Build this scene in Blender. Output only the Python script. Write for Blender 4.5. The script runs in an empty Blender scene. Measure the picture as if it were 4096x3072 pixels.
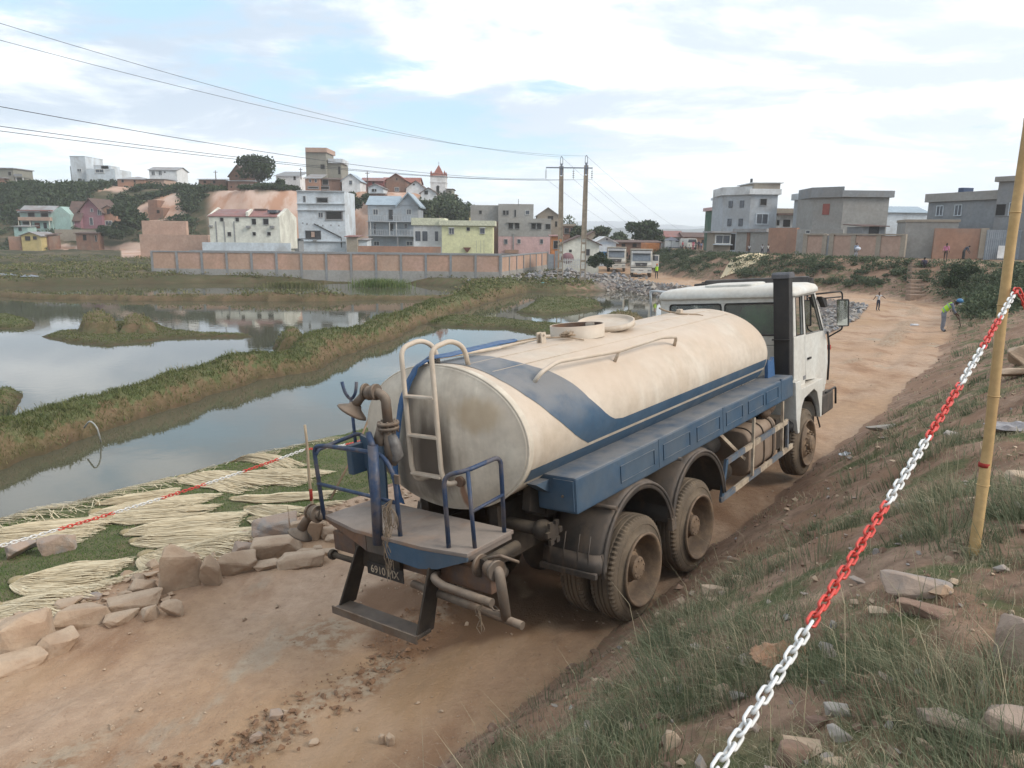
import bpy, bmesh, math, random
import numpy as np
from mathutils import Vector, Matrix
random.seed(7)
rad=math.radians
S=bpy.context.scene
# ------------------------------------------------------------------ camera
FPX=734.93; PITCH=.2014; ROLL=.0109; CAMZ=5.9
_c,_s=math.cos(ROLL),math.sin(ROLL)
_fw=Vector((0,math.cos(PITCH),-math.sin(PITCH))); _u0=Vector((0,math.sin(PITCH),math.cos(PITCH))); _r0=Vector((1,0,0))
RT=_c*_r0+_s*_u0; UP=-_s*_r0+_c*_u0; FW=_fw
cam=bpy.data.cameras.new('camera'); camo=bpy.data.objects.new('camera',cam); S.collection.objects.link(camo)
cam.sensor_width=36; cam.lens=FPX/1024*36; cam.clip_start=.05; cam.clip_end=9000
m=Matrix((( RT.x,UP.x,-FW.x,0),(RT.y,UP.y,-FW.y,0),(RT.z,UP.z,-FW.z,CAMZ),(0,0,0,1)))
camo.matrix_world=m; S.camera=camo
# ------------------------------------------------------------------ light
SUN_EL=rad(34); SUN_AZ=rad(112)      # azimuth clockwise from +Y (camera heading)
W=bpy.data.worlds.new('World'); S.world=W; W.use_nodes=True
nt=W.node_tree; nt.nodes.clear(); N=nt.nodes; L=nt.links
def wn(t,**k):
    n=N.new(t)
    for a,b in k.items(): setattr(n,a,b)
    return n
def wm(op,a,b=None,c=None,clamp=False):
    n=wn('ShaderNodeMath',operation=op,use_clamp=clamp)
    for i,v in enumerate((a,b,c)):
        if v is None: continue
        if isinstance(v,(int,float)): n.inputs[i].default_value=v
        else: L.new(v,n.inputs[i])
    return n.outputs[0]
def wr(v,a,b,c=0.,d=1.):
    n=wn('ShaderNodeMapRange',interpolation_type='SMOOTHSTEP'); L.new(v,n.inputs[0])
    for i,x in enumerate((a,b,c,d)): n.inputs[i+1].default_value=x
    return n.outputs[0]
tc=wn('ShaderNodeTexCoord'); sep=wn('ShaderNodeSeparateXYZ'); L.new(tc.outputs['Generated'],sep.inputs[0])
zc=wm('MAXIMUM',sep.outputs[2],.0); zz=wm('ADD',zc,.14)
comb=wn('ShaderNodeCombineXYZ'); L.new(wm('DIVIDE',sep.outputs[0],zz),comb.inputs[0]); L.new(wm('DIVIDE',sep.outputs[1],zz),comb.inputs[1])
def wnoise(scale,detail,rough,off=0,dist=0):
    mp=wn('ShaderNodeMapping'); mp.inputs['Location'].default_value=(off,off*1.7,off*.3); mp.inputs['Scale'].default_value=(1,1.25,1)
    L.new(comb.outputs[0],mp.inputs[0])
    n=wn('ShaderNodeTexNoise'); n.inputs['Scale'].default_value=scale; n.inputs['Detail'].default_value=detail
    n.inputs['Roughness'].default_value=rough; n.inputs['Distortion'].default_value=dist; L.new(mp.outputs[0],n.inputs[0]); return n.outputs[0]
big=wnoise(.55,6,.55,3.1,.25); fine=wnoise(1.9,8,.62,9.0,.35); shade=wnoise(1.1,7,.6,20.,.3)
dens=wm('ADD',wm('MULTIPLY',big,.58),wm('MULTIPLY',fine,.42))
xr=wr(sep.outputs[0],-.55,.62)                      # the veiled sun stands off to the right: thicker bright veil there
dens2=wm('ADD',dens,wm('MULTIPLY',xr,.075))
cov=wr(dens2,.43,.53)
sky=wn('ShaderNodeTexSky',sky_type='NISHITA'); sky.sun_disc=False; sky.sun_elevation=SUN_EL; sky.sun_rotation=SUN_AZ
sky.air_density=1.1; sky.dust_density=2.2; sky.ozone_density=1.4
hz=wn('ShaderNodeMixRGB',blend_type='MIX'); L.new(sky.outputs[0],hz.inputs[1]); hz.inputs[2].default_value=(3.7,5.7,7.3,1); hz.inputs[0].default_value=.7
cl=wn('ShaderNodeMixRGB',blend_type='MIX'); cl.inputs[1].default_value=(3.9,4.6,5.5,1); cl.inputs[2].default_value=(8.3,8.5,8.7,1)
lit=wm('ADD',wm('MULTIPLY',wr(shade,.42,.60),.85),wm('MULTIPLY',xr,.34),clamp=True); L.new(lit,cl.inputs[0])
mx=wn('ShaderNodeMixRGB',blend_type='MIX'); L.new(wm('MULTIPLY',cov,.93),mx.inputs[0]); L.new(hz.outputs[0],mx.inputs[1]); L.new(cl.outputs[0],mx.inputs[2])
hor=wn('ShaderNodeMixRGB',blend_type='MIX'); L.new(wr(zc,.16,.0,0,.75),hor.inputs[0]); L.new(mx.outputs[0],hor.inputs[1]); hor.inputs[2].default_value=(6.9,7.6,8.1,1)
bg=wn('ShaderNodeBackground'); bg.inputs[1].default_value=.102; L.new(hor.outputs[0],bg.inputs[0])
out=wn('ShaderNodeOutputWorld'); L.new(bg.outputs[0],out.inputs[0])
sl=bpy.data.lights.new('sun','SUN'); sl.energy=1.7; sl.angle=rad(20); sl.color=(1,.93,.84)
so=bpy.data.objects.new('sun',sl); S.collection.objects.link(so)
sd=Vector((math.sin(SUN_AZ)*math.cos(SUN_EL),math.cos(SUN_AZ)*math.cos(SUN_EL),math.sin(SUN_EL)))
so.rotation_euler=(-sd).to_track_quat('-Z','Y').to_euler()
S.view_settings.view_transform='Standard'; S.view_settings.look='None'; S.view_settings.exposure=0.74; S.view_settings.gamma=1
S.view_settings.use_curve_mapping=False
S.render.engine='CYCLES'; S.cycles.max_bounces=7; S.cycles.volume_bounces=1; S.cycles.transparent_max_bounces=12
# ------------------------------------------------------------------ helpers
def ray(px,py): return FW+RT*((px-512)/FPX)-UP*((py-384)/FPX)
CAM=Vector((0,0,CAMZ))
def G(px,py,z=0.):
    d=ray(px,py); return CAM+d*((z-CAMZ)/d.z)
def P(px,py,Y):
    d=ray(px,py); return CAM+d*(Y/d.y)
col=S.collection
def tag(o,label=None,cat=None,group=None,kind=None):
    for k,v in (('label',label),('category',cat),('group',group),('kind',kind)):
        if v: o[k]=v
    return o
def empty(name,loc=(0,0,0),rz=0.,label=None,cat=None,group=None,mw=None):
    o=bpy.data.objects.new(name,None); col.objects.link(o); o.empty_display_size=.2
    if mw is not None: o.matrix_world=mw
    else: o.location=loc; o.rotation_euler=(0,0,rz)
    return tag(o,label,cat,group)
def link(name,me,parent=None,**k):
    o=bpy.data.objects.new(name,me); col.objects.link(o)
    if parent is not None: o.parent=parent
    return tag(o,**k)
class MB:
    def __init__(s): s.v=[]; s.f=[]; s.mi=[]; s.sm=[]
    def add(s,vs,fs,mi=0,smooth=False):
        b=len(s.v); s.v+= [tuple(v) for v in vs]
        for f in fs: s.f.append(tuple(b+i for i in f)); s.mi.append(mi); s.sm.append(smooth)
        return s
    def box(s,c,d,mi=0,M=None,rz=0.):
        x,y,z=d[0]/2,d[1]/2,d[2]/2
        vs=[Vector((a*x,b*y,e*z)) for e in(-1,1) for b in(-1,1) for a in(-1,1)]
        if rz: R=Matrix.Rotation(rz,3,'Z'); vs=[R@v for v in vs]
        if M is not None: vs=[M@v for v in vs]
        c=Vector(c); vs=[v+c for v in vs]
        return s.add(vs,[(0,2,3,1),(4,5,7,6),(0,1,5,4),(2,6,7,3),(0,4,6,2),(1,3,7,5)],mi)
    def bb(s,x0,x1,y0,y1,z0,z1,mi=0): return s.box(((x0+x1)/2,(y0+y1)/2,(z0+z1)/2),(abs(x1-x0),abs(y1-y0),abs(z1-z0)),mi)
    def prism(s,poly,axis,a,b,mi=0):
        # poly in the two other axes (order x,y,z minus axis), extruded a..b
        def mk(p,t):
            if axis=='y': return (p[0],t,p[1])
            if axis=='x': return (t,p[0],p[1])
            return (p[0],p[1],t)
        n=len(poly); vs=[mk(p,a) for p in poly]+[mk(p,b) for p in poly]
        fs=[tuple(range(n)),tuple(range(2*n-1,n-1,-1))]+[(i,(i+1)%n+0,(i+1)%n+n,i+n) for i in range(n)]
        return s.add(vs,fs,mi)
    def tube(s,pts,r,seg=8,mi=0,closed=False,cap=True,smooth=True):
        pts=[Vector(p) for p in pts]; n=len(pts); rr=r if isinstance(r,(list,tuple)) else [r]*n
        vs=[]; prev=None
        for i,p in enumerate(pts):
            if closed: t=(pts[(i+1)%n]-pts[i-1])
            else: t=pts[min(i+1,n-1)]-pts[max(i-1,0)]
            if t.length<1e-9: t=Vector((0,0,1))
            t.normalize()
            if prev is None:
                a=Vector((0,0,1)) if abs(t.z)<.9 else Vector((1,0,0)); u=t.cross(a).normalized()
            else: u=(prev-t*prev.dot(t)); u=u.normalized() if u.length>1e-6 else t.orthogonal().normalized()
            prev=u; w=t.cross(u)
            for k in range(seg):
                q=2*math.pi*k/seg; vs.append(p+(u*math.cos(q)+w*math.sin(q))*rr[i])
        fs=[]
        for i in range(n if closed else n-1):
            j=(i+1)%n
            for k in range(seg):
                l=(k+1)%seg; fs.append((i*seg+k,i*seg+l,j*seg+l,j*seg+k))
        b=len(s.v); s.add(vs,fs,mi,smooth)
        if cap and not closed:
            s.f.append(tuple(b+k for k in range(seg-1,-1,-1))); s.mi.append(mi); s.sm.append(False)
            s.f.append(tuple(b+(n-1)*seg+k for k in range(seg))); s.mi.append(mi); s.sm.append(False)
        return s
    def cyl(s,a,b,r,seg=16,mi=0,r2=None): return s.tube([a,b],[r,r if r2 is None else r2],seg,mi)
    def lathe(s,prof,c,axis='y',seg=32,mi=0,smooth=True,rmod=None,closed=False):
        # prof: (radius, offset along axis)
        c=Vector(c); vs=[]; n=len(prof)
        for j in range(seg):
            q=2*math.pi*j/seg; ca,sa=math.cos(q),math.sin(q)
            for i,(r,o) in enumerate(prof):
                if rmod: r=r+rmod(i,j)
                if axis=='y': vs.append(c+Vector((r*ca,o,r*sa)))
                elif axis=='z': vs.append(c+Vector((r*ca,r*sa,o)))
                else: vs.append(c+Vector((o,r*ca,r*sa)))
        fs=[]
        for j in range(seg):
            k=(j+1)%seg
            for i in range(n-1): fs.append((j*n+i,j*n+i+1,k*n+i+1,k*n+i))
        return s.add(vs,fs,mi,smooth)
    def sphere(s,c,r,mi=0,seg=10,sc=(1,1,1)):
        c=Vector(c); pr=[(max(1e-4,math.sin(math.pi*i/(seg//2+1))),-math.cos(math.pi*i/(seg//2+1))) for i in range(seg//2+2)]
        b=MB().lathe([(p[0]*r,p[1]*r) for p in pr],(0,0,0),'z',seg)
        return s.add([c+Vector((v[0]*sc[0],v[1]*sc[1],v[2]*sc[2])) for v in b.v],b.f,mi,True)
    def mesh(s,name,mats):
        me=bpy.data.meshes.new(name); me.from_pydata([tuple(v) for v in s.v],[],s.f)
        for mm in (mats if isinstance(mats,(list,tuple)) else [mats]): me.materials.append(mm)
        me.polygons.foreach_set('material_index',s.mi); me.polygons.foreach_set('use_smooth',s.sm)
        me.update(); return me
    def build(s,name,mats,parent=None,bevel=0.,fix=False,**k):
        me=s.mesh(name,mats)
        if bevel or fix:
            bm=bmesh.new(); bm.from_mesh(me)
            if fix: bmesh.ops.recalc_face_normals(bm,faces=bm.faces)
            if bevel: 
                es=[e for e in bm.edges if len(e.link_faces)==2 and e.calc_face_angle(0)>.6]
                bmesh.ops.bevel(bm,geom=es,offset=bevel,segments=2,affect='EDGES',profile=.6)
            bm.to_mesh(me); bm.free()
        return link(name,me,parent,**k)
def arc(c,r,a0,a1,n,plane='xz',off=0.):
    o=[]
    for i in range(n+1):
        a=rad(a0+(a1-a0)*i/n); x,z=c[0]+r*math.cos(a),c[1]+r*math.sin(a)
        o.append((x,off,z) if plane=='xz' else ((off,x,z) if plane=='yz' else (x,z,off)))
    return o
def fillet(pts,r,n=5):
    pts=[Vector(p) for p in pts]; o=[pts[0]]
    for i in range(1,len(pts)-1):
        a,b,c=pts[i-1],pts[i],pts[i+1]; u=(a-b); v=(c-b); k=min(r,u.length*.49,v.length*.49); u.normalize(); v.normalize()
        p0,p2=b+u*k,b+v*k
        for j in range(n+1):
            t=j/n; o.append(p0*(1-t)**2+b*2*t*(1-t)+p2*t*t)
    o.append(pts[-1]); return o
# value noise
def _h(ix,iy,seed):
    n=(ix.astype(np.int64)*374761393+iy.astype(np.int64)*668265263+seed*2147483+12345)&0xffffffff
    n=((n^(n>>13))*1274126177)&0xffffffff
    n=(n^(n>>16))
    return (n&0xffff)/65535.
def vn(x,y,seed=0):
    ix=np.floor(x);iy=np.floor(y);fx=x-ix;fy=y-iy;fx=fx*fx*(3-2*fx);fy=fy*fy*(3-2*fy)
    a=_h(ix,iy,seed);b=_h(ix+1,iy,seed);c=_h(ix,iy+1,seed);d=_h(ix+1,iy+1,seed)
    return (a*(1-fx)+b*fx)*(1-fy)+(c*(1-fx)+d*fx)*fy
def fbm(x,y,oct=4,seed=0,g=.5):
    s=0;a=1.;t=0
    for o in range(oct): s=s+a*vn(x*2**o+o*17.3,y*2**o-o*9.1,seed+o); t+=a; a*=g
    return s/t-.5
def sstep(x,a,b):
    t=np.clip((x-a)/(b-a),0,1); return t*t*(3-2*t)
# ------------------------------------------------------------------ materials
MATS={}
def mat(name,c,c2=None,rough=.85,scale=6.,bump=.0,bscale=None,metal=0.,spec=.3,coat=0.,dust=None,dustamt=.0,stain=None,detail=6,contrast=(.35,.65),dist=0.,coord='Object',streak=None,grime=None):
    if name in MATS: return MATS[name]
    M=bpy.data.materials.new(name); M.use_nodes=True; t=M.node_tree; b=t.nodes['Principled BSDF']
    l=t.links.new; co=t.nodes.new('ShaderNodeTexCoord')
    def noise(s,d=detail,sc=(1,1,1),o=0):
        mp=t.nodes.new('ShaderNodeMapping'); mp.inputs['Scale'].default_value=sc; mp.inputs['Location'].default_value=(o,o,o); l(co.outputs[coord],mp.inputs[0])
        n=t.nodes.new('ShaderNodeTexNoise'); n.inputs['Scale'].default_value=s; n.inputs['Detail'].default_value=d; n.inputs['Roughness'].default_value=.6; n.inputs['Distortion'].default_value=dist
        l(mp.outputs[0],n.inputs[0]); return n.outputs[0]
    def ramp(v,a,bb,lo=0.,hi=1.):
        r=t.nodes.new('ShaderNodeMapRange'); r.interpolation_type='SMOOTHSTEP'; l(v,r.inputs[0])
        for i,x in enumerate((a,bb,lo,hi)): r.inputs[i+1].default_value=x
        return r.outputs[0]
    def mix(f,a,bb,mode='MIX'):
        n=t.nodes.new('ShaderNodeMixRGB'); n.blend_type=mode
        for i,v in enumerate((f,a,bb)):
            if isinstance(v,(int,float)): n.inputs[i].default_value=v
            elif isinstance(v,tuple): n.inputs[i].default_value=(*v[:3],1)
            else: l(v,n.inputs[i])
        return n.outputs[0]
    def mul(a,bb):
        n=t.nodes.new('ShaderNodeMath'); n.operation='MULTIPLY'; l(a,n.inputs[0])
        if isinstance(bb,(int,float)): n.inputs[1].default_value=bb
        else: l(bb,n.inputs[1])
        return n.outputs[0]
    cur=c
    c2=c2 or tuple(x*.72 for x in c)
    cur=mix(ramp(noise(scale),*contrast),c,c2)
    cur=mix(ramp(noise(scale*7,4,o=5),.3,.7,0,.35),cur,tuple(x*.62 for x in c2))
    if streak: # vertical streaks
        cur=mix(ramp(noise(scale*2.2,5,(1,1,.07),3),.48,.72,0,streak[1]),cur,streak[0])
    if grime:
        cur=mix(ramp(noise(scale*.6,7,o=11),.45,.62,0,grime[1]),cur,grime[0])
    if dust:
        g=t.nodes.new('ShaderNodeNewGeometry'); sp=t.nodes.new('ShaderNodeSeparateXYZ'); l(g.outputs['Normal'],sp.inputs[0])
        up=ramp(sp.outputs[2],.05,.95,.12,1.); f=mul(mul(up,ramp(noise(scale*1.3,7,o=2),.2,.62)),dustamt)
        cur=mix(f,cur,dust)
    if isinstance(cur,tuple): b.inputs['Base Color'].default_value=(*cur,1)
    else: l(cur,b.inputs['Base Color'])
    rr=ramp(noise(scale*1.7,5,o=7),.3,.7,max(0,rough-.1),min(1,rough+.12)); l(rr,b.inputs['Roughness'])
    b.inputs['Metallic'].default_value=metal; b.inputs['Specular IOR Level'].default_value=spec
    if coat: b.inputs['Coat Weight'].default_value=coat; b.inputs['Coat Roughness'].default_value=.25
    if bump:
        bn=t.nodes.new('ShaderNodeBump'); bn.inputs['Strength'].default_value=1; bn.inputs['Distance'].default_value=bump
        l(noise(bscale or scale*4,8,o=1),bn.inputs['Height']); l(bn.outputs[0],b.inputs['Normal'])
    MATS[name]=M; return M
DUST=(.34,.25,.17)
cream=mat('cream_paint',(.53,.465,.385),(.47,.385,.295),.55,1.3,.002,9,spec=.4,dust=(.50,.39,.295),dustamt=.8,streak=((.64,.60,.52),.5),contrast=(.3,.7))
creamhead=mat('cream_head',(.64,.57,.465),(.54,.47,.38),.6,1.6,.002,9,spec=.4,streak=((.28,.23,.18),.35),grime=((.42,.36,.29),.5))
blue=mat('blue_paint',(.022,.062,.115),(.032,.078,.135),.62,2.2,.001,20,spec=.35,dust=(.24,.22,.20),dustamt=.7,grime=((.085,.10,.11),.4))
bluerail=mat('blue_rail',(.02,.04,.09),(.035,.06,.115),.55,9,.0,spec=.4,grime=((.15,.12,.10),.5))
white=mat('white_paint',(.62,.62,.58),(.56,.54,.49),.45,2.,0,spec=.45,coat=.15,dust=(.55,.46,.36),dustamt=.55)
black=mat('black_plastic',(.018,.018,.02),(.03,.028,.027),.55,4,.001,30,dust=(.12,.10,.08),dustamt=.5)
tyre=mat('tyre_rubber',(.085,.068,.052),(.13,.10,.072),.9,5,.003,60,grime=((.17,.13,.09),.7),dust=(.2,.15,.1),dustamt=.3)
rimm=mat('rim_dusty',(.24,.165,.105),(.16,.115,.08),.8,8,.001,40,grime=((.11,.08,.06),.5))
steel=mat('dirty_steel',(.095,.078,.065),(.14,.11,.085),.75,7,.002,40,dust=(.3,.23,.17),dustamt=.7,grime=((.10,.055,.03),.6))
under=mat('underbody',(.03,.025,.022),(.055,.042,.032),.85,6,.002,30,dust=(.16,.12,.08),dustamt=.6)
rust=mat('rusty_steel',(.16,.085,.05),(.11,.07,.05),.8,6,.002,40,dust=(.3,.2,.13),dustamt=.5,grime=((.08,.07,.07),.6))
plat=mat('deck_plate',(.17,.145,.13),(.23,.19,.165),.7,3.,.002,30,grime=((.26,.15,.09),.7),dust=(.33,.27,.22),dustamt=.6)
fend=mat('fender_grey',(.050,.046,.044),(.075,.064,.055),.65,4,.001,30,dust=(.17,.13,.10),dustamt=.6,streak=((.15,.105,.07),.55))
hosem=mat('hose_blue',(.03,.09,.21),(.05,.12,.25),.6,9,.002,30,dust=(.2,.2,.2),dustamt=.3)
guardc=mat('guard_cream',(.50,.42,.31),(.36,.29,.22),.7,8,.001,40,grime=((.20,.15,.11),.6))
guardb=mat('guard_blue',(.10,.13,.17),(.16,.17,.18),.7,8,.001,40,grime=((.14,.11,.09),.6))
twine=mat('twine',(.36,.27,.19),(.26,.2,.14),.95,20)
def glassmat(name,tint=(.35,.42,.42),alpha=.55,rough=.03):
    M=bpy.data.materials.new(name); M.use_nodes=True; t=M.node_tree; t.nodes.clear(); l=t.links.new
    tr=t.nodes.new('ShaderNodeBsdfTransparent'); tr.inputs[0].default_value=(*tint,1)
    gl=t.nodes.new('ShaderNodeBsdfGlossy'); gl.inputs['Roughness'].default_value=rough; gl.inputs[0].default_value=(.9,.95,.95,1)
    df=t.nodes.new('ShaderNodeBsdfDiffuse'); df.inputs[0].default_value=(.30,.32,.30,1)
    m0=t.nodes.new('ShaderNodeMixShader'); m0.inputs[0].default_value=1-alpha; l(tr.outputs[0],m0.inputs[1]); l(df.outputs[0],m0.inputs[2])
    fr=t.nodes.new('ShaderNodeFresnel'); fr.inputs[0].default_value=1.6
    m1=t.nodes.new('ShaderNodeMixShader'); l(fr.outputs[0],m1.inputs[0]); l(m0.outputs[0],m1.inputs[1]); l(gl.outputs[0],m1.inputs[2])
    o=t.nodes.new('ShaderNodeOutputMaterial'); l(m1.outputs[0],o.inputs[0]); return M
cabglass=glassmat('cab_glass',(.72,.8,.8),.68)
pane=mat('window_pane',(.05,.06,.075),(.08,.09,.11),.15,3,spec=.6)
# ------------------------------------------------------------------ terrain
ROADP=np.array([(-17.,-12.0,2.1,3.0),(-4.92,3.78,1.80,3.0),(-.2,9.9,1.77,3.0),(10.2,23.4,1.75,2.75),(16.7,33.0,1.6,2.45),(22.3,42.3,1.45,2.15),(26.9,51,1.35,2.5),(26.8,59,1.2,3.0),(22.3,69,1.1,3.2),(18.0,79,1.0,3.4),(15.6,90,.98,3.6),(14.6,105,1.0,3.6),(14,125,1.1,3.5),(12,150,1.3,3.5),(8,200,1.6,3.5)])
def smooth_poly(Pt,k=8):
    o=[]
    for i in range(len(Pt)-1):
        p0=Pt[max(i-1,0)];p1=Pt[i];p2=Pt[i+1];p3=Pt[min(i+2,len(Pt)-1)]
        for j in range(k):
            t=j/k; o.append(.5*((2*p1)+(-p0+p2)*t+(2*p0-5*p1+4*p2-p3)*t*t+(-p0+3*p1-3*p2+p3)*t**3))
    o.append(Pt[-1]); return np.array(o)
ROADS=smooth_poly(ROADP,5)
def polydist(x,y,Q):
    """signed lateral distance (+ right), arclength, interpolated extra columns"""
    best=np.full(x.shape,1e9);sg=np.ones(x.shape);al=np.zeros(x.shape);ex=np.zeros((Q.shape[1]-2,)+x.shape);acc=0.
    for i in range(len(Q)-1):
        ax,ay=Q[i,:2];bx,by=Q[i+1,:2];dx,dy=bx-ax,by-ay;Ln=math.hypot(dx,dy)
        t=((x-ax)*dx+(y-ay)*dy)/Ln**2; t=np.clip(t,0,1)
        px,py=x-(ax+t*dx),y-(ay+t*dy); d=px*px+py*py; k=d<best
        best=np.where(k,d,best); sg=np.where(k,np.sign(px*dy-py*dx),sg); al=np.where(k,acc+t*Ln,al)
        for c in range(ex.shape[0]): ex[c]=np.where(k,Q[i,2+c]*(1-t)+Q[i+1,2+c]*t,ex[c])
        acc+=Ln
    return np.sqrt(best)*sg,al,ex
def polysd(x,y,Pg):
    """signed distance to polygon, positive inside"""
    best=np.full(x.shape,1e18);ins=np.zeros(x.shape,bool);n=len(Pg)
    for i in range(n):
        ax,ay=Pg[i];bx,by=Pg[(i+1)%n];dx,dy=bx-ax,by-ay
        t=np.clip(((x-ax)*dx+(y-ay)*dy)/(dx*dx+dy*dy+1e-12),0,1)
        best=np.minimum(best,(x-ax-t*dx)**2+(y-ay-t*dy)**2)
        c=((ay>y)!=(by>y)); xi=ax+(y-ay)*(dx/(dy if abs(dy)>1e-12 else 1e-12)); ins^=(c&(x<xi))
    return np.sqrt(best)*np.where(ins,1,-1)
def pix(pts,z=0.): return [tuple(G(a,b,z)[:2]) for a,b in pts]
def z3(pts,o=(0,950),s=.7233): return [((o[0]+a*s)/4,(o[1]+b*s)/4) for a,b in pts]
def z4(pts): return z3(pts,(1400,1000),.678)
DIKE=[(-15.5,7.0,.85,1.25),(-14.6,13.0,.95,1.5),(-13.7,17.8,1.0,1.75),(-12.9,20.3,.95,1.35),(-12.3,22.8,.8,1.2),(-11.8,25.7,.95,1.35),(-10.6,28.8,1.0,1.35),(-9.2,31.2,.85,1.3),(-9.1,34.8,1.0,1.5),(-7.5,41.5,1.1,1.45),(-6.6,47.5,.95,1.3),(-4.2,59.0,1.0,1.6),(-2.1,69,1.2,2.2),(-.2,76,1.2,2.4)]
DIKE=np.array([(a-.42,b+.62,c,d*.88) for a,b,c,d in DIKE])
BACK=np.array([(-62,73.,.34,.8),(-50,68.5,.36,.9),(-41,64.0,.38,.9),(-30,63.5,.38,.9),(-22,64.5,.62,1.1),(-17,65,.65,1.1),(-13,66.0,.36,.9),(-7,67.5,.34,.9),(-2.5,69,.6,1.2)])
BLOBS=[ # polygon, height, edge slope, greenness
 (pix(z3([(-60,445),(60,430),(150,455),(205,480),(195,502),(60,505),(-60,505)])),.28,.5,.9),
 (pix(z3([(225,548),(300,525),(440,515),(640,470),(860,470),(960,515),(1150,530),(1400,540),(1395,553),(1150,556),(930,562),(820,575),(600,600),(440,590),(330,575)])),.16,.3,.7),
 (pix(z3([(450,540),(452,490),(520,450),(600,462),(648,500),(650,545)])),.68,2.4,.3),
 (pix(z3([(655,540),(680,490),(740,465),(830,480),(862,515),(868,548)])),.62,2.4,.3),
 (pix(z3([(1508,668),(1512,610),(1560,575),(1690,572),(1722,610),(1700,660)])),.85,1.5,.45),
 (pix(z4([(430,445),(560,398),(700,395),(900,412),(1100,432),(1290,445),(1365,470),(1300,492),(1150,503),(1070,492),(900,462),(700,457),(560,452)])),.22,.35,.75),
 (pix(z4([(975,372),(1040,340),(1100,295),(1300,290),(1475,308),(1495,345),(1380,362),(1260,382),(1100,388)])),.3,.4,.75),
 (pix(z4([(1448,420),(1500,395),(1530,383),(1680,383),(1745,415),(1710,440),(1550,430)])),.38,.7,.15),
 (pix(z3([(-20,870),(60,840),(120,870),(120,910),(40,985),(-60,1010),(-120,900)])),.5,.7,.7),
]
NOTCH=[(-10.4,31.0,.8,1.2)]
FARL=pix([(-500,292),(-60,289),(30,286),(150,283.5),(205,283),(300,283),(400,283),(445,287),(475,291),(560,292.5),(612,291),(650,287)])+[(40,75),(60,700),(-700,700),(-700,60)]
def tab(v,xs,ys): return np.interp(v,xs,ys)
def hill(x,y):
    top=tab(x/np.maximum(y,1.)*200,[-420,-200,-140,-90,-60,-40,-22,-10,0,8],[17,18,17.5,16.3,15,14.8,15.5,11,6,0])
    front=tab(x/np.maximum(y,1.)*200,[-300,-130,-100,-85,-70,-20,10],[148,150,152,160,166,166,175])
    wid=tab(x/np.maximum(y,1.)*200,[-300,-130,-100,-85,-70,-30,10],[52,50,45,26,9,11,30])
    t=sstep(y,front,front+wid)
    h=top*t
    return h+sstep(h,.5,4)*(1.8*fbm(x*.09,y*.09,4,31)+.7*fbm(x*.5,y*.5,3,33))
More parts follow.
